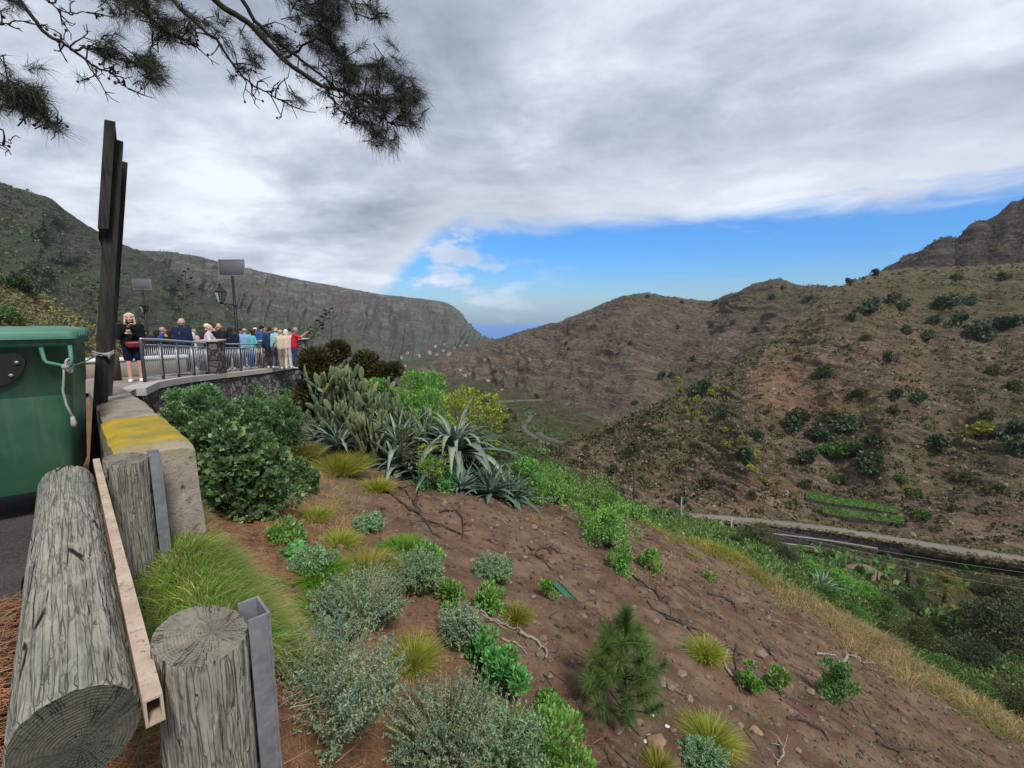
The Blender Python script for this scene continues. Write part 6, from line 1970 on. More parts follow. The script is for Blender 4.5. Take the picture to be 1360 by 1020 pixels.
agave(604, 618, 1.55, 64, 1, 'big pale agave with curling ribbon leaves at the heart of the clump', m_agave, 1.2, .115, lift=.60, Y=9.6)
agave(650, 634, .85, 44, 2, 'low dark agave rosette at the front of the clump', m_agave2, .45, .06, Y=8.7)
agave(612, 636, .66, 36, 3, 'small spiky agave in front of the big pale one', m_agave2, .6, .055, Y=8.6)
agave(682, 628, .80, 40, 4, 'spiky agave rosette at the crest side of the clump', m_agave2, .5, .055, Y=8.9)
agave(525, 618, 1.05, 34, 5, 'agave with drooping leaves under the cactus', m_agave, 1.1, .085, Y=9.2, lift=.1)
agave(450, 590, 1.0, 28, 6, 'pale agave at the leafy shrub side of the cactus', m_agave, .8, .085, Y=9.6, lift=.1)
agave(562, 628, 1.0, 34, 7, 'agave half buried between cactus and big pale agave', m_agave2, 1.0, .085, Y=9.0, lift=.1)
agave(420, 585, .6, 22, 8, 'small pale agave tucked beside the leafy shrubs', m_agave, .7, .065)
agave(690, 612, 1.0, 24, 9, 'agave with long upright leaves behind the front rosettes', m_agave2, .25, .06)
agave(530, 610, 1.25, 24, 11, 'agave with upright pale blades rising out of the cactus clump', m_agave, .45, .085, Y=9.75, lift=.55)
agave(575, 612, 1.2, 26, 12, 'upright agave standing behind the big pale one', m_agave2, .5, .085, Y=10.1, lift=.5)
q = hit(1090, 782, ['valley', 'near'])
o = agave(1090, 782, 2.1, 30, 10, 'blue-grey agave on the far side of the dry grass crest', m_agave2, .3, .16, Y=q[1], lift=-.1, thick=.03)


def pad_mesh(mb, base, d, nrm, L, w, th=.022):
    """one flat oval cactus joint"""
    d = unit(d); nrm = unit(nrm - d * np.dot(nrm, d)); sd = np.cross(d, nrm)
    s = np.linspace(0, 1, 8); prof = np.sin(np.pi * np.clip(s, .03, .985)) ** .6 * (.72 + .4 * s)
    q = np.linspace(0, 2 * math.pi, 10, endpoint=False)
    V = base + d * (s * L)[:, None, None] + sd * (prof[:, None] * np.cos(q) * w / 2)[..., None] + nrm * (prof[:, None] ** .5 * np.sin(q) * th)[..., None]
    i = np.arange(7)[:, None] * 10; j = np.arange(10)[None]; k = (j + 1) % 10
    V = V.reshape(-1, 3)
    mb.add(np.concatenate([V, [base], [base + d * L]]), np.stack([i + j, i + k, i + 10 + k, i + 10 + j], -1).reshape(-1, 4), np.stack([np.full(10, 80), k[0], j[0]], -1), np.stack([np.full(10, 81), 70 + j[0], 70 + k[0]], -1))
    return base + d * L * .96, nrm, sd


def cactus(px, py, H, seed, label, nst=9, sp=.5, Y=10.0):
    rs = np.random.default_rng(seed)
    p = at(px, py, Y); p[2] = ground_z(p[0], p[1])
    t = thing('prickly_pear', label, 'cactus', p, 0, 'prickly pear cacti on the crest')
    mb = MB()
    for s_ in range(nst):
        a = rs.uniform(0, 6.28); r = rs.uniform(0, sp)
        b = np.array((math.cos(a) * r, math.sin(a) * r, -.05)); d = np.array((math.cos(a) * .25, math.sin(a) * .25, 1.0)); nrm = rs.normal(size=3) * (1, 1, .15)
        hh = H * rs.uniform(.6, 1.05)
        tips = [(b, d, nrm)]
        first = True
        while tips:
            b, d, nrm = tips.pop()
            L = rs.uniform(.22, .35) * (1.1 if first else 1); first = False
            e, nr, sd = pad_mesh(mb, b, d, nrm, L, L * rs.uniform(.34, .50))
            if e[2] < hh:
                tips.append((e, d * .6 + (0, 0, .7) + rs.normal(size=3) * .28, nr + rs.normal(size=3) * .8))
                if rs.uniform() < .5 and e[2] < hh * .9:
                    tips.append((e - d * .04 + sd * L * .15, d * .3 + sd * .6 * rs.choice((-1, 1)) + (0, 0, .65), nr + rs.normal(size=3) * .8))
    mb.build('pads', m_cact, t)


cactus(478, 602, 1.8, 1, 'tallest prickly pear cactus, in front of the dark rounded bush', 12, .32, 10.3)
cactus(444, 588, 1.0, 2, 'prickly pear cactus nearest the leafy shrubs', 9, .3)
cactus(520, 600, 1.55, 3, 'prickly pear cactus in the middle of the cactus clump', 11, .32, 10.0)
cactus(548, 604, 1.35, 4, 'prickly pear cactus leaning against the big agave', 9, .3)
cactus(498, 625, 1.0, 5, 'short prickly pear cactus at the front of the clump', 7, .25, 9.3)

for i, (px, py, Y, w, h, m, nm, cat, lab, ls, n) in enumerate([
        (448, 528, 13.2, 104, 92, m_juni, 'dark_bush', 'bush', 'large brownish dark green bush beside the far end of the terrace', .12, 22000), (500, 525, 13.0, 76, 66, m_juni, 'dark_bush', 'bush', 'lower brownish dark bush behind the cactus', .12, 15000),
        (566, 560, 11.3, 120, 74, m_brite, 'dome_shrub', 'shrub', 'smooth bright green dome shaped shrub behind the big agave', .075, 12000), (500, 530, 11.8, 40, 40, m_brite, 'dome_shrub', 'shrub', 'small bright green shrub between cactus and dark bush', .07, 4000),
        (628, 612, 10.6, 100, 108, m_yell, 'yellow_shrub', 'shrub', 'loose yellow-green shrub with bare branches beyond the big agave', .075, 3600), (662, 612, 10.9, 50, 66, m_olive, 'yellow_shrub', 'shrub', 'twiggy olive shrub on the crest behind the agaves', .06, 1500), (690, 632, 10.6, 46, 44, m_midleaf, 'crest_shrub', 'shrub', 'green crest shrub where the valley road comes into view', .045, 1500), (575, 620, 8.3, 50, 40, m_yell, 'crest_shrub', 'shrub', 'small yellow-green shrub under the big agave', .035, 700), (540, 612, 8.6, 46, 60, m_olive, 'crest_shrub', 'shrub', 'olive twiggy shrub in front of the cactus', .035, 800)]):
    p = at(px, py, Y); p[2] = min(p[2], ground_z(p[0], p[1]) + .15)
    k = Y / F
    top = at(px, py - h, Y)[2]
    rz = top - p[2]
    shrub(nm, lab, cat, m, w * k / 2 * 1.1, rz, 18 if n > 2000 else 10, n, ls, .5 if m is not m_brite else .4, 900 + i, loc=p, group=None, clr=.34 if m is m_juni else .30, upbias=.6, z0=.25, flat=.9)

# ---- agave flower stalks
def stalk(px0, py0, px1, py1, Y, label, seed, n=14, start=.45):
    rs = np.random.default_rng(seed)
    a, b = at(px0, py0, Y), at(px1, py1, Y)
    a = a - (b - a) * .25
    t = thing('agave_stalk', label, 'flower stalk', a, 0, 'dry agave flower stalks')
    v = b - a; L = np.linalg.norm(v)
    s = np.linspace(0, 1, 10)[:, None]
    bow = np.array((.03 * L, 0, 0)) * np.sin(np.pi * s)
    C = v * s + bow
    MB().tube(C, np.linspace(.055, .015, 10), 7).build('stem', m_stalk, t)
    cl = MB()
    for i in range(n):
        f = start + (1 - start) * (i + .5) / n
        c = np.array([np.interp(f, s[:, 0], C[:, j]) for j in range(3)])
        ang = i * 2.4; l = L * .14 * (1.25 - f) + .06
        e = c + np.array((math.cos(ang) * l, math.sin(ang) * l, l * .35))
        cl.tube([c, (c + e) / 2 + (0, 0, -.02), e], [.014, .012, .010], 5)
        for q in range(5):
            cl.ball(e + rs.normal(size=3) * .05 * (1, 1, .4), rs.uniform(.035, .07) * np.array((1.2, 1.2, .7)), 6, 4)
    cl.build('seed_cluster', m_pod, t)['kind'] = 'stuff'


stalk(240, 425, 246, 356, 30, 'tall dry agave flower stalk rising behind the crowd', 1, 12, .4)
stalk(411, 450, 439, 409, 26, 'leaning agave flower stalk beyond the end of the terrace', 2, 14, .2)
stalk(128, 436, 126, 374, 28, 'agave flower stalk half hidden by the sign posts', 3, 12, .35)

# ------------------------------------------------------------------ overhanging pine
pt_ = thing('pine_tree', 'old pine reaching over the road with bare twigs and dark needle tufts', 'pine tree', (-6.6, 3.4, 0))
PB = np.array((-6.6, 3.4, 0))
tr = MB()
tr.tube(np.array([(0, 0, -.3), (.05, 0, .5), (.12, .05, 2.5), (.1, .1, 4.6), (.3, .15, 6.8), (.2, .2, 9.5)]), [.34, .27, .23, .19, .14, .05], 14)
tr.build('trunk', m_bark, pt_)
m_twig = plain("dark_pine_bark", (.022, .017, .014), .95, var=.4, scale=18)
rp_ = np.random.default_rng(5)
BR = MB(); NP_, ND_, NL_ = [], [], []


def limb(path, Y0, Y1, r0, r1, root=None, twigs=14, twl=.30, tw_needle=.25, jit=.025):
    n = len(path)
    P = [at(a, b, Y0 + (Y1 - Y0) * i / (n - 1)) - PB for i, (a, b) in enumerate(path)]
    if root is not None: P = [np.array(root, float)] + P
    P = np.array(P)
    s = np.linspace(0, 1, len(P)); t = np.linspace(0, 1, 12 * len(P))
    C = np.stack([np.interp(t, s, P[:, j]) for j in range(3)], -1)
    for _ in range(6): C[1:-1] = (C[:-2] + 2 * C[1:-1] + C[2:]) / 4
    C += np.column_stack([fbm(t * 14, t * 0 + r0 * 991 + j, None, 3, 3 + j) for j in range(3)]) * jit
    BR.tube(C, np.linspace(r0, r1, len(C)), 7)
    lo = len(C) // 4 if root is None else int(len(C) * .45)
    for k in range(twigs):
        j = rp_.integers(lo, len(C) - 1)
        T = unit(C[j + 1] - C[j])
        d = unit(T * .5 + rp_.normal(size=3) * (.7, .5, .7))
        L = twl * rp_.uniform(.4, 1.2)
        q = [C[j]]
        for m_ in range(4):
            d = unit(d + rp_.normal(size=3) * .38 + (0, 0, .05)); q.append(q[-1] + d * L / 4)
        BR.tube(q, [.008, .0065, .005, .004, .003], 4, False)
        for m_ in range(rp_.integers(1, 4)):
            i0 = rp_.integers(1, 4); d2 = unit(d + rp_.normal(size=3) * .9); l2 = L * rp_.uniform(.2, .45)
            e1 = q[i0] + d2 * l2 * .5; e2 = e1 + unit(d2 + rp_.normal(size=3) * .5) * l2 * .5
            BR.tube([q[i0], e1, e2], [.0045, .0035, .0025], 4, False)
            if rp_.uniform() < .35: BR.ball(e2, .012, 5, 4)
            if rp_.uniform() < tw_needle * .5: tuft_at(e2, d2, 30, .11)
        if rp_.uniform() < tw_needle: tuft_at(q[-1], d, 60, .15)
    return C


def tuft_at(c, d, n, L):
    d = unit(d)
    D = unit(rp_.normal(size=(n, 3))) * .85 + d * .75
    NP_.append(np.asarray(c) + d * rp_.uniform(-.10, .06, (n, 1)) + rp_.normal(size=(n, 3)) * .012)
    ND_.append(D); NL_.append(L * rp_.uniform(.6, 1.15, n))


def mass(px, py, Y, w, h, k, L=.17, tilt=(.6, 0, -.25)):
    """a dense spray of needle tufts over an area of branch"""
    for _ in range(int(k * .8)):
        a, b = rp_.normal(size=2) * .42
        c = at(px + a * w, py + b * h, Y + rp_.normal() * .18) - PB
        d = unit(np.array(tilt) + rp_.normal(size=3) * .5)
        tuft_at(c, d, 100, L * 1.05)
        q = [c - d * .13 + rp_.normal(size=3) * .04, c - d * .06 + rp_.normal(size=3) * .012, c]
        BR.tube(q, [.005, .005, .004], 4, False)


R1, R2, R3 = (.15, .1, 5.6), (.12, .1, 4.7), (.2, .12, 6.3)
limb([(235, -70), (282, 0), (335, 35), (378, 82), (424, 112), (462, 124), (487, 134), (510, 152), (520, 168)], 4.6, 5.2, .034, .007, R1, 22, .32, .2)
limb([(290, -60), (318, -4), (353, 44), (398, 76), (440, 112), (478, 136)], 4.7, 5.2, .026, .007, R3, 18, .3, .25)
limb([(200, -50), (229, 0), (264, 34), (290, 58), (309, 86), (336, 112), (362, 128), (390, 133)], 4.5, 4.9, .020, .004, R1, 18, .30, .05)
limb([(430, 112), (445, 140), (470, 158), (498, 178)], 5.1, 5.3, .012, .004, None, 12, .2, .2)
limb([(378, 80), (400, 62), (422, 50), (445, 66), (462, 90)], 5.0, 5.2, .013, .004, None, 10, .2, .3)
limb([(-10, -50), (26, 0), (57, 42), (84, 60), (110, 76), (132, 90), (150, 98), (172, 118)], 4.0, 4.4, .020, .004, R2, 18, .26, .05)
limb([(100, 66), (125, 62), (150, 72), (180, 84)], 4.2, 4.4, .009, .004, None, 6, .15, .2)
limb([(90, -60), (132, -8), (168, 2), (200, 26), (232, 46), (252, 56), (266, 60)], 4.4, 4.7, .020, .005, R1, 12, .22, .3)
limb([(-60, 4), (-20, 26), (12, 30), (40, 28)], 3.9, 4.0, .009, .004, R2, 4, .18, 0)
limb([(30, -20), (70, 8), (100, 16), (132, 19)], 4.1, 4.3, .009, .003, R2, 8, .2, 0)
limb([(-70, 84), (-30, 100), (4, 120), (30, 140), (56, 156), (78, 166)], 3.8, 4.0, .012, .004, R2, 12, .2, .1)
limb([(-60, 190), (-20, 192), (8, 188), (26, 182)], 3.8, 3.9, .006, .003, R2, 6, .14, 0)
limb([(430, -60), (459, -2), (474, 18), (492, 22), (506, 18)], 5.0, 5.1, .010, .004, R3, 7, .12, .1)
mass(425, 30, 5.1, 55, 55, 44); mass(445, 72, 5.15, 34, 60, 26); mass(462, 105, 5.15, 26, 34, 10)
mass(510, 112, 5.25, 42, 44, 34, .19); mass(538, 130, 5.3, 28, 44, 18, .19); mass(482, 146, 5.2, 34, 26, 20); mass(507, 178, 5.3, 26, 22, 14, .18); mass(540, 152, 5.3, 20, 20, 8)
mass(345, 62, 4.9, 40, 34, 12, .14); mass(275, 22, 4.7, 40, 24, 8, .14); mass(430, 0, 5.1, 60, 20, 14)
mass(386, 60, 5.0, 30, 30, 6, .13); mass(321, 97, 4.85, 12, 12, 4, .1); mass(389, 132, 4.9, 9, 6, 4, .10); mass(348, 80, 4.9, 20, 16, 6, .12)
mass(145, 62, 4.3, 18, 24, 10, .15); mass(190, 84, 4.4, 30, 22, 20, .15)
mass(190, 8, 4.5, 60, 18, 24, .15); mass(228, 40, 4.65, 40, 20, 16, .15)
mass(18, 118, 3.9, 40, 34, 26, .15); mass(50, 140, 3.95, 36, 18, 16, .14); mass(68, 168, 4.0, 10, 8, 4, .1)
mass(503, 14, 5.1, 16, 14, 6, .15); mass(12, 4, 4.0, 26, 8, 5, .1)
b_ = BR.build('branches', m_twig, pt_)
P_, D_, L_ = np.concatenate(NP_), np.concatenate(ND_), np.concatenate(NL_)
MB().blades(P_, D_, L_, .0034, .22, 2).build('needles', m_needle, pt_)
for o_ in (pt_,):
    pass

# ------------------------------------------------------------------ people
def skin(c):
    m, gr = mat("skin")
    nz = gr.noise(gr.n('ShaderNodeTexCoord').outputs['Object'], 12, 4)
    finish(gr, gr.mix(nz, tuple(x * .85 for x in c), c), .55, spec=.3)
    return m


SK = [skin((.50, .27, .19)), skin((.56, .33, .24)), skin((.42, .22, .15))]
CLOTH = {}


def cloth(c):
    if c not in CLOTH:
        m, gr = mat("cloth")
        nz = gr.noise(gr.n('ShaderNodeTexCoord').outputs['Object'], 9, 5, .65)
        f2 = gr.noise(gr.n('ShaderNodeTexCoord').outputs['Object'], 90, 3)
        finish(gr, gr.mix(nz, tuple(x * .75 for x in c), tuple(min(1, x * 1.2) for x in c)), .9, gr.m('ADD', nz, gr.m('MULTIPLY', f2, .2)), .5, .02, spec=.1)
        CLOTH[c] = m
    return CLOTH[c]


def solid(mb, name, m, parent, vox, smooth=4):
    o = mb.build(name, m, parent)
    r = o.modifiers.new('skin_over', 'REMESH'); r.mode = 'VOXEL'; r.voxel_size = vox; r.use_smooth_shade = True
    s = o.modifiers.new('soften', 'SMOOTH'); s.factor = .5; s.iterations = smooth
    return o


def arm_pts(side, pose):
    s = side
    sh = np.array((s * .185, 0, 1.40))
    P = {'down': ((s * .25, -.03, 1.13), (s * .26, .05, .88)),
         'rail': ((s * .25, .14, 1.17), (s * .20, .36, 1.03)),
         'fold': ((s * .26, .10, 1.13), (-s * .02, .26, 1.14)),
         'up': ((s * .24, .22, 1.30), (s * .10, .44, 1.50)),
         'chin': ((s * .22, .10, 1.12), (s * .03, .205, 1.385)),
         'hold': ((s * .22, .06, 1.10), (s * .02, .25, 1.215)),
         'hip': ((s * .36, -.06, 1.18), (s * .19, .03, 1.02))}[pose]
    return sh, np.array(P[0]), np.array(P[1])


def hand(mb, el, wr, side, bend=.5, vox=1.0):
    """palm, four unequal bent fingers and a thumb off the side of the palm"""
    d = unit(wr - el)
    up = np.array((0, 0, 1.0)) if abs(d[2]) < .8 else np.array((0, 1.0, 0))
    w_ = unit(np.cross(d, up)) * side; n_ = np.cross(w_, d) * side
    pal = wr + d * .045
    for q in (-.026, -.009, .009, .026):
        mb.capsule(wr + w_ * q * .7, wr + d * .085 + w_ * q, .014, .012, 6)
    for q, L in zip((-.030, -.010, .010, .029), (.060, .074, .078, .066)):
        a = wr + d * .088 + w_ * q * 1.05
        k = a + (d * (1 - bend * .35) - n_ * bend * .5) * L * .5
        e = k + (d * (1 - bend) - n_ * bend * 1.1) * L * .5
        mb.capsule(a, k, .0105, .0098, 6); mb.capsule(k, e, .0098, .0085, 6)
    a = wr + d * .025 + w_ * .028
    k = a + (w_ * .75 + d * .7 - n_ * .25) * .035; e = k + (w_ * .3 + d * .9 - n_ * .4) * .03
    mb.capsule(a, k, .0135, .0115, 6); mb.capsule(k, e, .0115, .0095, 6)


PEOPLE_G = 'people gathered on the viewing terrace'


def person(px, ptop, label, facing, h=1.72, top=(.05, .06, .09), low=(.05, .05, .07), hair=(.35, .33, .30), hairkind='short', arms=('rail', 'rail'), legs='trousers', lean=.10, Y=None, sk=0, build=1.0, cap=None, long_sleeve=True, fine=False, shoes=(.5, .5, .5), turn=0.0, gr_=PEOPLE_G, feet_py=None):
    if Y is None:
        ys = np.linspace(10, 25, 400)
        a, b = ratio(px, ptop)
        Y = ys[np.argmin(np.abs(terrace_z(ys) + .02 + h - (CZ + b * ys)))]
    a, b = ratio(px, ptop)
    t = thing('person', label, 'person', (a * Y, Y, float(terrace_z(Y)) + .018), facing, gr_)
    k = h / 1.72
    t.scale = (k * build, k * build, k)
    vb, vc = (.0065, .009) if fine else (.0095, .013)

    def L(p):
        p = np.array(p, float)
        if p[2] > .92: p[1] += lean * (p[2] - .92)
        return p
    B = MB()
    for s in (-1, 1):
        an = np.array((s * .10, -.01 + s * .02, .085)); kn = np.array((s * .10, .03, .49)); hp = np.array((s * .095, 0, .92))
        B.capsule(hp, kn, .088, .056); B.capsule(kn, an, .056, .036); B.capsule(kn + (0, -.022, -.11), kn + (0, -.018, -.2), .052, .042)
        B.capsule(an + (0, -.03, -.04), an + (0, .12, -.05), .036, .030)
        sh, el, wr = arm_pts(s, arms[0] if s < 0 else arms[1])
        sh, el, wr = L(sh), L(el), L(wr)
        B.capsule(sh, el, .050, .038); B.capsule(el, wr, .038, .026)
        hand(B, el, wr, s, .75 if (arms[0] if s < 0 else arms[1]) in ('hold', 'chin', 'rail', 'up') else .35)
        B.capsule(L((s * .09, 0, 1.0)), L((s * .11, .0, 1.33)), .105, .10)
        B.capsule(L((s * .05, 0, 1.42)), sh, .055, .055)
    B.capsule(L((0, 0, .95)), L((0, 0, 1.3)), .12, .12)
    nk, hd = L((0, .0, 1.44)), L((0, .035, 1.60))
    B.capsule(nk, L((0, .02, 1.54)), .056, .050)
    ct, st = math.cos(turn), math.sin(turn)

    def Hd(x, y, z):
        return hd + np.array((x * ct - y * st, x * st + y * ct, z))
    B.ball(Hd(0, -.012, .022), (.076, .094, .098), 16, 12)
    B.capsule(Hd(0, .03, -.055), Hd(0, .045, -.075), .052, .040)
    B.capsule(Hd(0, .085, .012), Hd(0, .102, -.018), .010, .015, 7)
    for s in (-1, 1):
        B.ball(Hd(s * .078, -.01, .0), (.010, .020, .030), 8, 6)
        B.ball(Hd(s * .035, .070, -.02), (.026, .018, .024), 8, 6)
    B.capsule(Hd(-.02, .082, -.052), Hd(.02, .082, -.052), .010, .010, 6)
    solid(B, 'body', SK[sk], t, vb, 3)
    ey = []
    for s in (-1, 1):
        MB().ball(Hd(s * .030, .079, .022), (.013, .008, .008), 8, 6).build('eye', cloth((.03, .025, .02)), t)
    if fine:
        MB().capsule(Hd(-.018, .091, -.052), Hd(.018, .091, -.052), .006, .006, 6).build('lips', cloth((.36, .12, .10)), t)
    # hair
    H = MB()
    if hairkind != 'bald':
        H.ball(Hd(0, -.024, .045), (.088, .098, .090), 14, 10)
        if hairkind in ('long', 'bob'):
            for q in range(9):
                a_ = math.radians(200 + q * 17.5)
                x_, y_ = .078 * math.cos(a_), .078 * math.sin(a_) - .01
                H.capsule(Hd(x_, y_, .04), Hd(x_ * 1.18, y_ * 1.12 + .004, -.09 if hairkind == 'bob' else -.17), .030, .018, 8)
            for s in (-1, 1):
                H.capsule(Hd(s * .070, .030, .075), Hd(s * .096, .015, -.08 if hairkind == 'bob' else -.14), .026, .020, 8)
                H.capsule(Hd(s * .012, .052, .105), Hd(s * .068, .055, .06), .022, .02, 8)
        solid(H, 'hair', cloth(hair), t, .010, 2)
    else:
        for s in (-1, 1):
            H.capsule(Hd(s * .070, -.04, .0), Hd(s * .062, -.075, -.01), .022, .022, 8)
        H.capsule(Hd(-.05, -.092, -.015), Hd(.05, -.092, -.015), .024, .024, 8)
        solid(H, 'hair', cloth(hair), t, .010, 2)
    if cap:
        c_ = MB(); c_.ball(Hd(0, -.016, .065), (.094, .104, .075), 14, 10)
        c_.capsule(Hd(-.035, .085, .062), Hd(.035, .085, .062), .018, .018, 8); c_.capsule(Hd(-.03, .125, .055), Hd(.03, .125, .055), .014, .014, 8)
        solid(c_, 'cap', cloth(cap), t, .010, 2)
    # clothes follow the same skeleton a little outside it
    T_ = MB()
    for s in (-1, 1):
        sh, el, wr = arm_pts(s, arms[0] if s < 0 else arms[1]); sh, el, wr = L(sh), L(el), L(wr)
        T_.capsule(sh, el, .068, .056)
        if long_sleeve:
            T_.capsule(el, el + (wr - el) * .92, .055, .040)
        T_.capsule(L((s * .09, 0, .93)), L((s * .11, 0, 1.33)), .122, .116)
        T_.capsule(L((s * .06, -.005, 1.40)), sh, .068, .066)
    T_.capsule(L((0, .01, .95)), L((0, .01, 1.32)), .135, .13)
    T_.capsule(L((0, -.005, 1.37)), L((0, .008, 1.475)), .095, .064)
    if fine: T_.capsule(L((-.05, -.055, 1.44)), L((.05, -.055, 1.44)), .045, .045)
    solid(T_, 'jacket' if long_sleeve else 'shirt', cloth(top), t, vc, 3)
    Lg = MB()
    for s in (-1, 1):
        an = np.array((s * .10, -.01 + s * .02, .085)); kn = np.array((s * .10, .03, .49)); hp = np.array((s * .085, 0, .93))
        if legs == 'shorts':
            Lg.capsule(hp, hp + (kn - hp) * .72, .120, .098)
        elif legs == 'trousers':
            Lg.capsule(hp, kn, .112, .078); Lg.capsule(kn, an + (0, 0, .02), .078, .062)
        else:
            Lg.capsule(hp, hp + (kn - hp) * 1.2, .120, .145)
    if legs == 'skirt': Lg.capsule((0, 0, .9), (0, .03, .42), .125, .16)
    solid(Lg, legs, cloth(low), t, vc, 3)
    for s in (-1, 1):
        an = np.array((s * .10, -.01 + s * .02, .085))
        S_ = MB(); S_.capsule(an + (0, -.045, -.040), an + (0, .05, -.042), .046, .044); S_.capsule(an + (0, .05, -.047), an + (0, .145, -.052), .042, .034); S_.capsule(an + (0, -.03, .0), an + (0, -.03, -.03), .045, .046)
        o_ = solid(S_, 'shoe', cloth(shoes), t, .010, 2)
    return t


# the woman standing apart at the start of the railing
wy = 11.15
wt = person(171, 417.5, 'blond woman in black top and dark shorts holding a phone and red bag', -2.52, 1.66, (.008, .008, .010), (.008, .011, .028), (.62, .51, .36), 'long', ('hold', 'chin'), 'shorts', .0, wy, 1, 1.06, fine=True, shoes=(.72, .72, .70), turn=.1, gr_=None)
wt['group'] = ''
del wt['group']
sh, el, wr = arm_pts(-1, 'hold')
ph = MB().box((-.040, -.008, -.005), (.040, .008, .125), np.array(Matrix.Translation(Vector((wr[0] + .04, wr[1] + .055, wr[2] + .0))) @ Matrix.Rotation(-.6, 4, 'X')), .004)
M_ = np.array(wt.matrix_basis)
po_ = ph.build('phone', plain("phone_case", (.50, .42, .40), .4), None)
po_.matrix_world = Matrix.Translation(wt.location) @ Matrix.Rotation(wt.rotation_euler.z, 4, 'Z') @ Matrix.Diagonal((*wt.scale, 1))
tag(po_, 'pale phone held up in front of her chest by the blond woman', 'phone')
bg = thing('handbag', 'dark red belt bag worn at the waist of the blond woman in black', 'bag', wt.location, wt.rotation_euler.z)
bg.scale = wt.scale
solid(MB().capsule((-.19, .165, .97), (.05, .190, .97), .070, .066).capsule((-.17, .165, .93), (.04, .19, .93), .062, .060), 'pouch', plain("red_leather", (.19, .018, .022), .45), bg, .009, 3)
MB().tube([(-.20, .15, .98), (-.26, .02, 1.0), (-.2, -.13, 1.02), (0, -.17, 1.02), (.2, -.13, 1.01), (.245, .02, .99), (.1, .185, .98)], .012, 6).build('strap', cloth((.02, .012, .012)), bg)
MB().tube([(-.17, .236, .985), (-.07, .252, .985), (.03, .254, .985)], .005, 6).build('zip', m_zinc, bg)

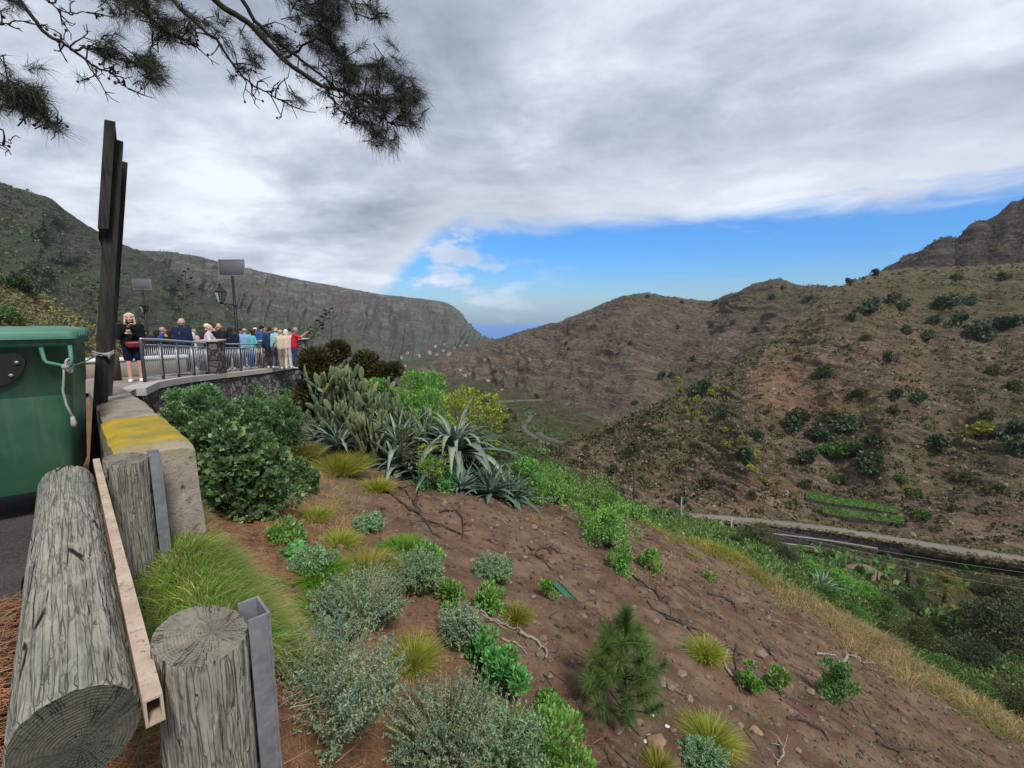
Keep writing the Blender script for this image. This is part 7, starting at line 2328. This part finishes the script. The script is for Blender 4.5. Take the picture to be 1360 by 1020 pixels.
W_, N_, B_, GY = (.62, .60, .57), (.012, .022, .055), (.02, .07, .22), (.10, .10, .11)
HG, HB, HBl, HW = (.30, .28, .26), (.035, .024, .018), (.50, .38, .22), (.62, .60, .56)
FA = .45       # most look out over the rail
CROWD = [
    # px, head top, label, facing, kwargs
    (238, 422.5, 'tall bald man in a navy jacket seen from behind at the long railing', .15, dict(h=1.82, top=N_, low=(.03, .03, .04), hair=HG, hairkind='bald', arms=('rail', 'down'), build=1.08)),
    (265, 430, 'white-haired man in a maroon and black jacket leaning on the railing', -.9, dict(h=1.74, top=(.075, .018, .024), low=(.02, .02, .025), hair=HW, arms=('rail', 'rail'), lean=.28)),
    (274, 431.5, 'sandy-haired person in a pale shirt beside the white-haired man', -1.2, dict(h=1.68, top=(.50, .50, .55), low=(.10, .12, .2), hair=HBl, arms=('rail', 'fold'))),
    (246, 434, 'person in a long white dress behind the tall bald man', .2, dict(h=1.66, top=W_, low=W_, hair=HB, hairkind='long', legs='skirt', arms=('down', 'rail'), Y=15.6)),
    (292, 429.5, 'grey balding man in a black jacket by the large stone pillar', .9, dict(h=1.78, top=(.012, .014, .016), low=(.03, .03, .03), hair=HG, hairkind='bald', arms=('rail', 'rail'), lean=.18, turn=.6)),
    (304, 434.5, 'dark-haired person in a navy coat next to the black-jacketed man', .2, dict(h=1.70, top=(.010, .014, .035), low=(.02, .02, .03), hair=HB, hairkind='bob', arms=('down', 'down'))),
    (312, 436.5, 'person in white beside the lamp post', -.3, dict(h=1.68, top=W_, low=(.3, .3, .32), hair=HB, arms=('fold', 'rail'))),
    (324, 437, 'person in light blue behind the lamp post', .4, dict(h=1.66, top=(.20, .33, .50), low=(.04, .06, .12), hair=HG, arms=('rail', 'rail'))),
    (331, 439, 'woman in a turquoise top leaning at the short railing', -.6, dict(h=1.60, top=(.10, .42, .42), low=(.02, .06, .2), hair=HB, hairkind='long', arms=('rail', 'fold'), lean=.2)),
    (341, 433, 'man in blue jacket, black cap and beige shorts at the short railing', -.35, dict(h=1.76, top=B_, low=(.42, .36, .26), hair=HB, legs='shorts', arms=('rail', 'rail'), lean=.30, cap=(.01, .01, .012))),
    (357, 436.5, 'dark-haired person in a dark blue top by the middle pillar', .2, dict(h=1.70, top=(.012, .035, .075), low=(.03, .03, .04), hair=HB, arms=('down', 'down'))),
    (364, 437, 'balding man in a pale blue shirt behind the middle pillar', -.2, dict(h=1.70, top=(.25, .45, .58), low=(.1, .1, .12), hair=HG, hairkind='bald', arms=('rail', 'rail'), long_sleeve=False)),
    (380, 439, 'white-haired woman in a pink and white top at the last railing', .7, dict(h=1.62, top=(.58, .42, .40), low=(.55, .52, .5), hair=HW, hairkind='bob', arms=('rail', 'fold'))),
    (389, 438, 'man in a red shirt raising his phone at the end of the terrace', -1.1, dict(h=1.70, top=(.48, .022, .040), low=(.03, .05, .10), hair=HG, arms=('up', 'up'), long_sleeve=False)),
    (373, 441, 'person in a straw-coloured hat and cream top in the far crowd', .9, dict(h=1.60, top=(.50, .44, .32), low=(.25, .2, .15), hair=HBl, arms=('rail', 'rail'), cap=(.45, .36, .2))),
    (338, 441, 'person in a white cap peering past the blue-jacketed man', .1, dict(h=1.64, top=(.55, .55, .56), low=(.2, .2, .22), hair=HB, arms=('down', 'down'), cap=(.6, .6, .6), Y=22.2)),
    (192, 441, 'person with a dark hat and dark coat at the inner side of the crowd', .6, dict(h=1.62, top=(.015, .015, .017), low=(.03, .03, .03), hair=HB, arms=('fold', 'down'), cap=(.06, .04, .02), Y=17.5)),
    (212, 439, 'grey-haired person in a royal blue jacket below the farther lamp', -1.0, dict(h=1.66, top=(.02, .06, .25), low=(.2, .18, .18), hair=HG, arms=('fold', 'hold'), Y=17.2)),
    (206, 443, 'person in a black coat beside the royal blue jacket', .3, dict(h=1.58, top=(.012, .012, .014), low=(.02, .02, .02), hair=HB, hairkind='bob', arms=('down', 'down'), Y=18)),
    (225, 444, 'short dark-haired person in black next to the tall bald man', .5, dict(h=1.55, top=(.012, .011, .012), low=(.02, .02, .02), hair=HB, hairkind='bob', arms=('fold', 'down'), Y=17)),
    (218, 442, 'person in a brown hat and salmon top amid the inner crowd', .0, dict(h=1.60, top=(.45, .25, .2), low=(.3, .28, .25), hair=HB, arms=('fold', 'fold'), cap=(.14, .08, .05), Y=19)),
    (283, 437, 'person in a yellow top half hidden by the black-jacketed man', .4, dict(h=1.64, top=(.50, .36, .10), low=(.1, .1, .1), hair=HBl, arms=('hold', 'down'), Y=20)),
    (299, 438, 'person with auburn hair in a striped grey top in the middle of the crowd', -.4, dict(h=1.64, top=GY, low=(.05, .05, .06), hair=(.14, .05, .025), hairkind='long', arms=('down', 'down'), Y=21)),
    (351, 439, 'person in a maroon top behind the blue-jacketed man', .5, dict(h=1.66, top=(.16, .03, .03), low=(.05, .05, .06), hair=HG, arms=('rail', 'down'), Y=22)),
    (368, 442, 'person in an orange top among the far heads', .3, dict(h=1.62, top=(.50, .2, .06), low=(.2, .2, .2), hair=HB, arms=('down', 'down'), Y=22.4)),
    (319, 440, 'person in a blue rucksack coat deep in the crowd', .1, dict(h=1.64, top=(.03, .1, .3), low=(.05, .05, .06), hair=HB, arms=('down', 'down'), Y=21.5)),
    (255, 440, 'person in a checked pale top behind the white dress', -.2, dict(h=1.62, top=(.45, .43, .42), low=(.15, .15, .2), hair=HG, arms=('down', 'fold'), Y=18.5)),
    (385, 441, 'dark-haired person in a grey top behind the red shirt', .6, dict(h=1.62, top=(.2, .2, .22), low=(.05, .05, .06), hair=HB, arms=('down', 'down'), Y=22)),
]
for px, py, lab, fc, kw in CROWD:
    person(px, py, lab, fc, sk=int(px) % 3, **kw)
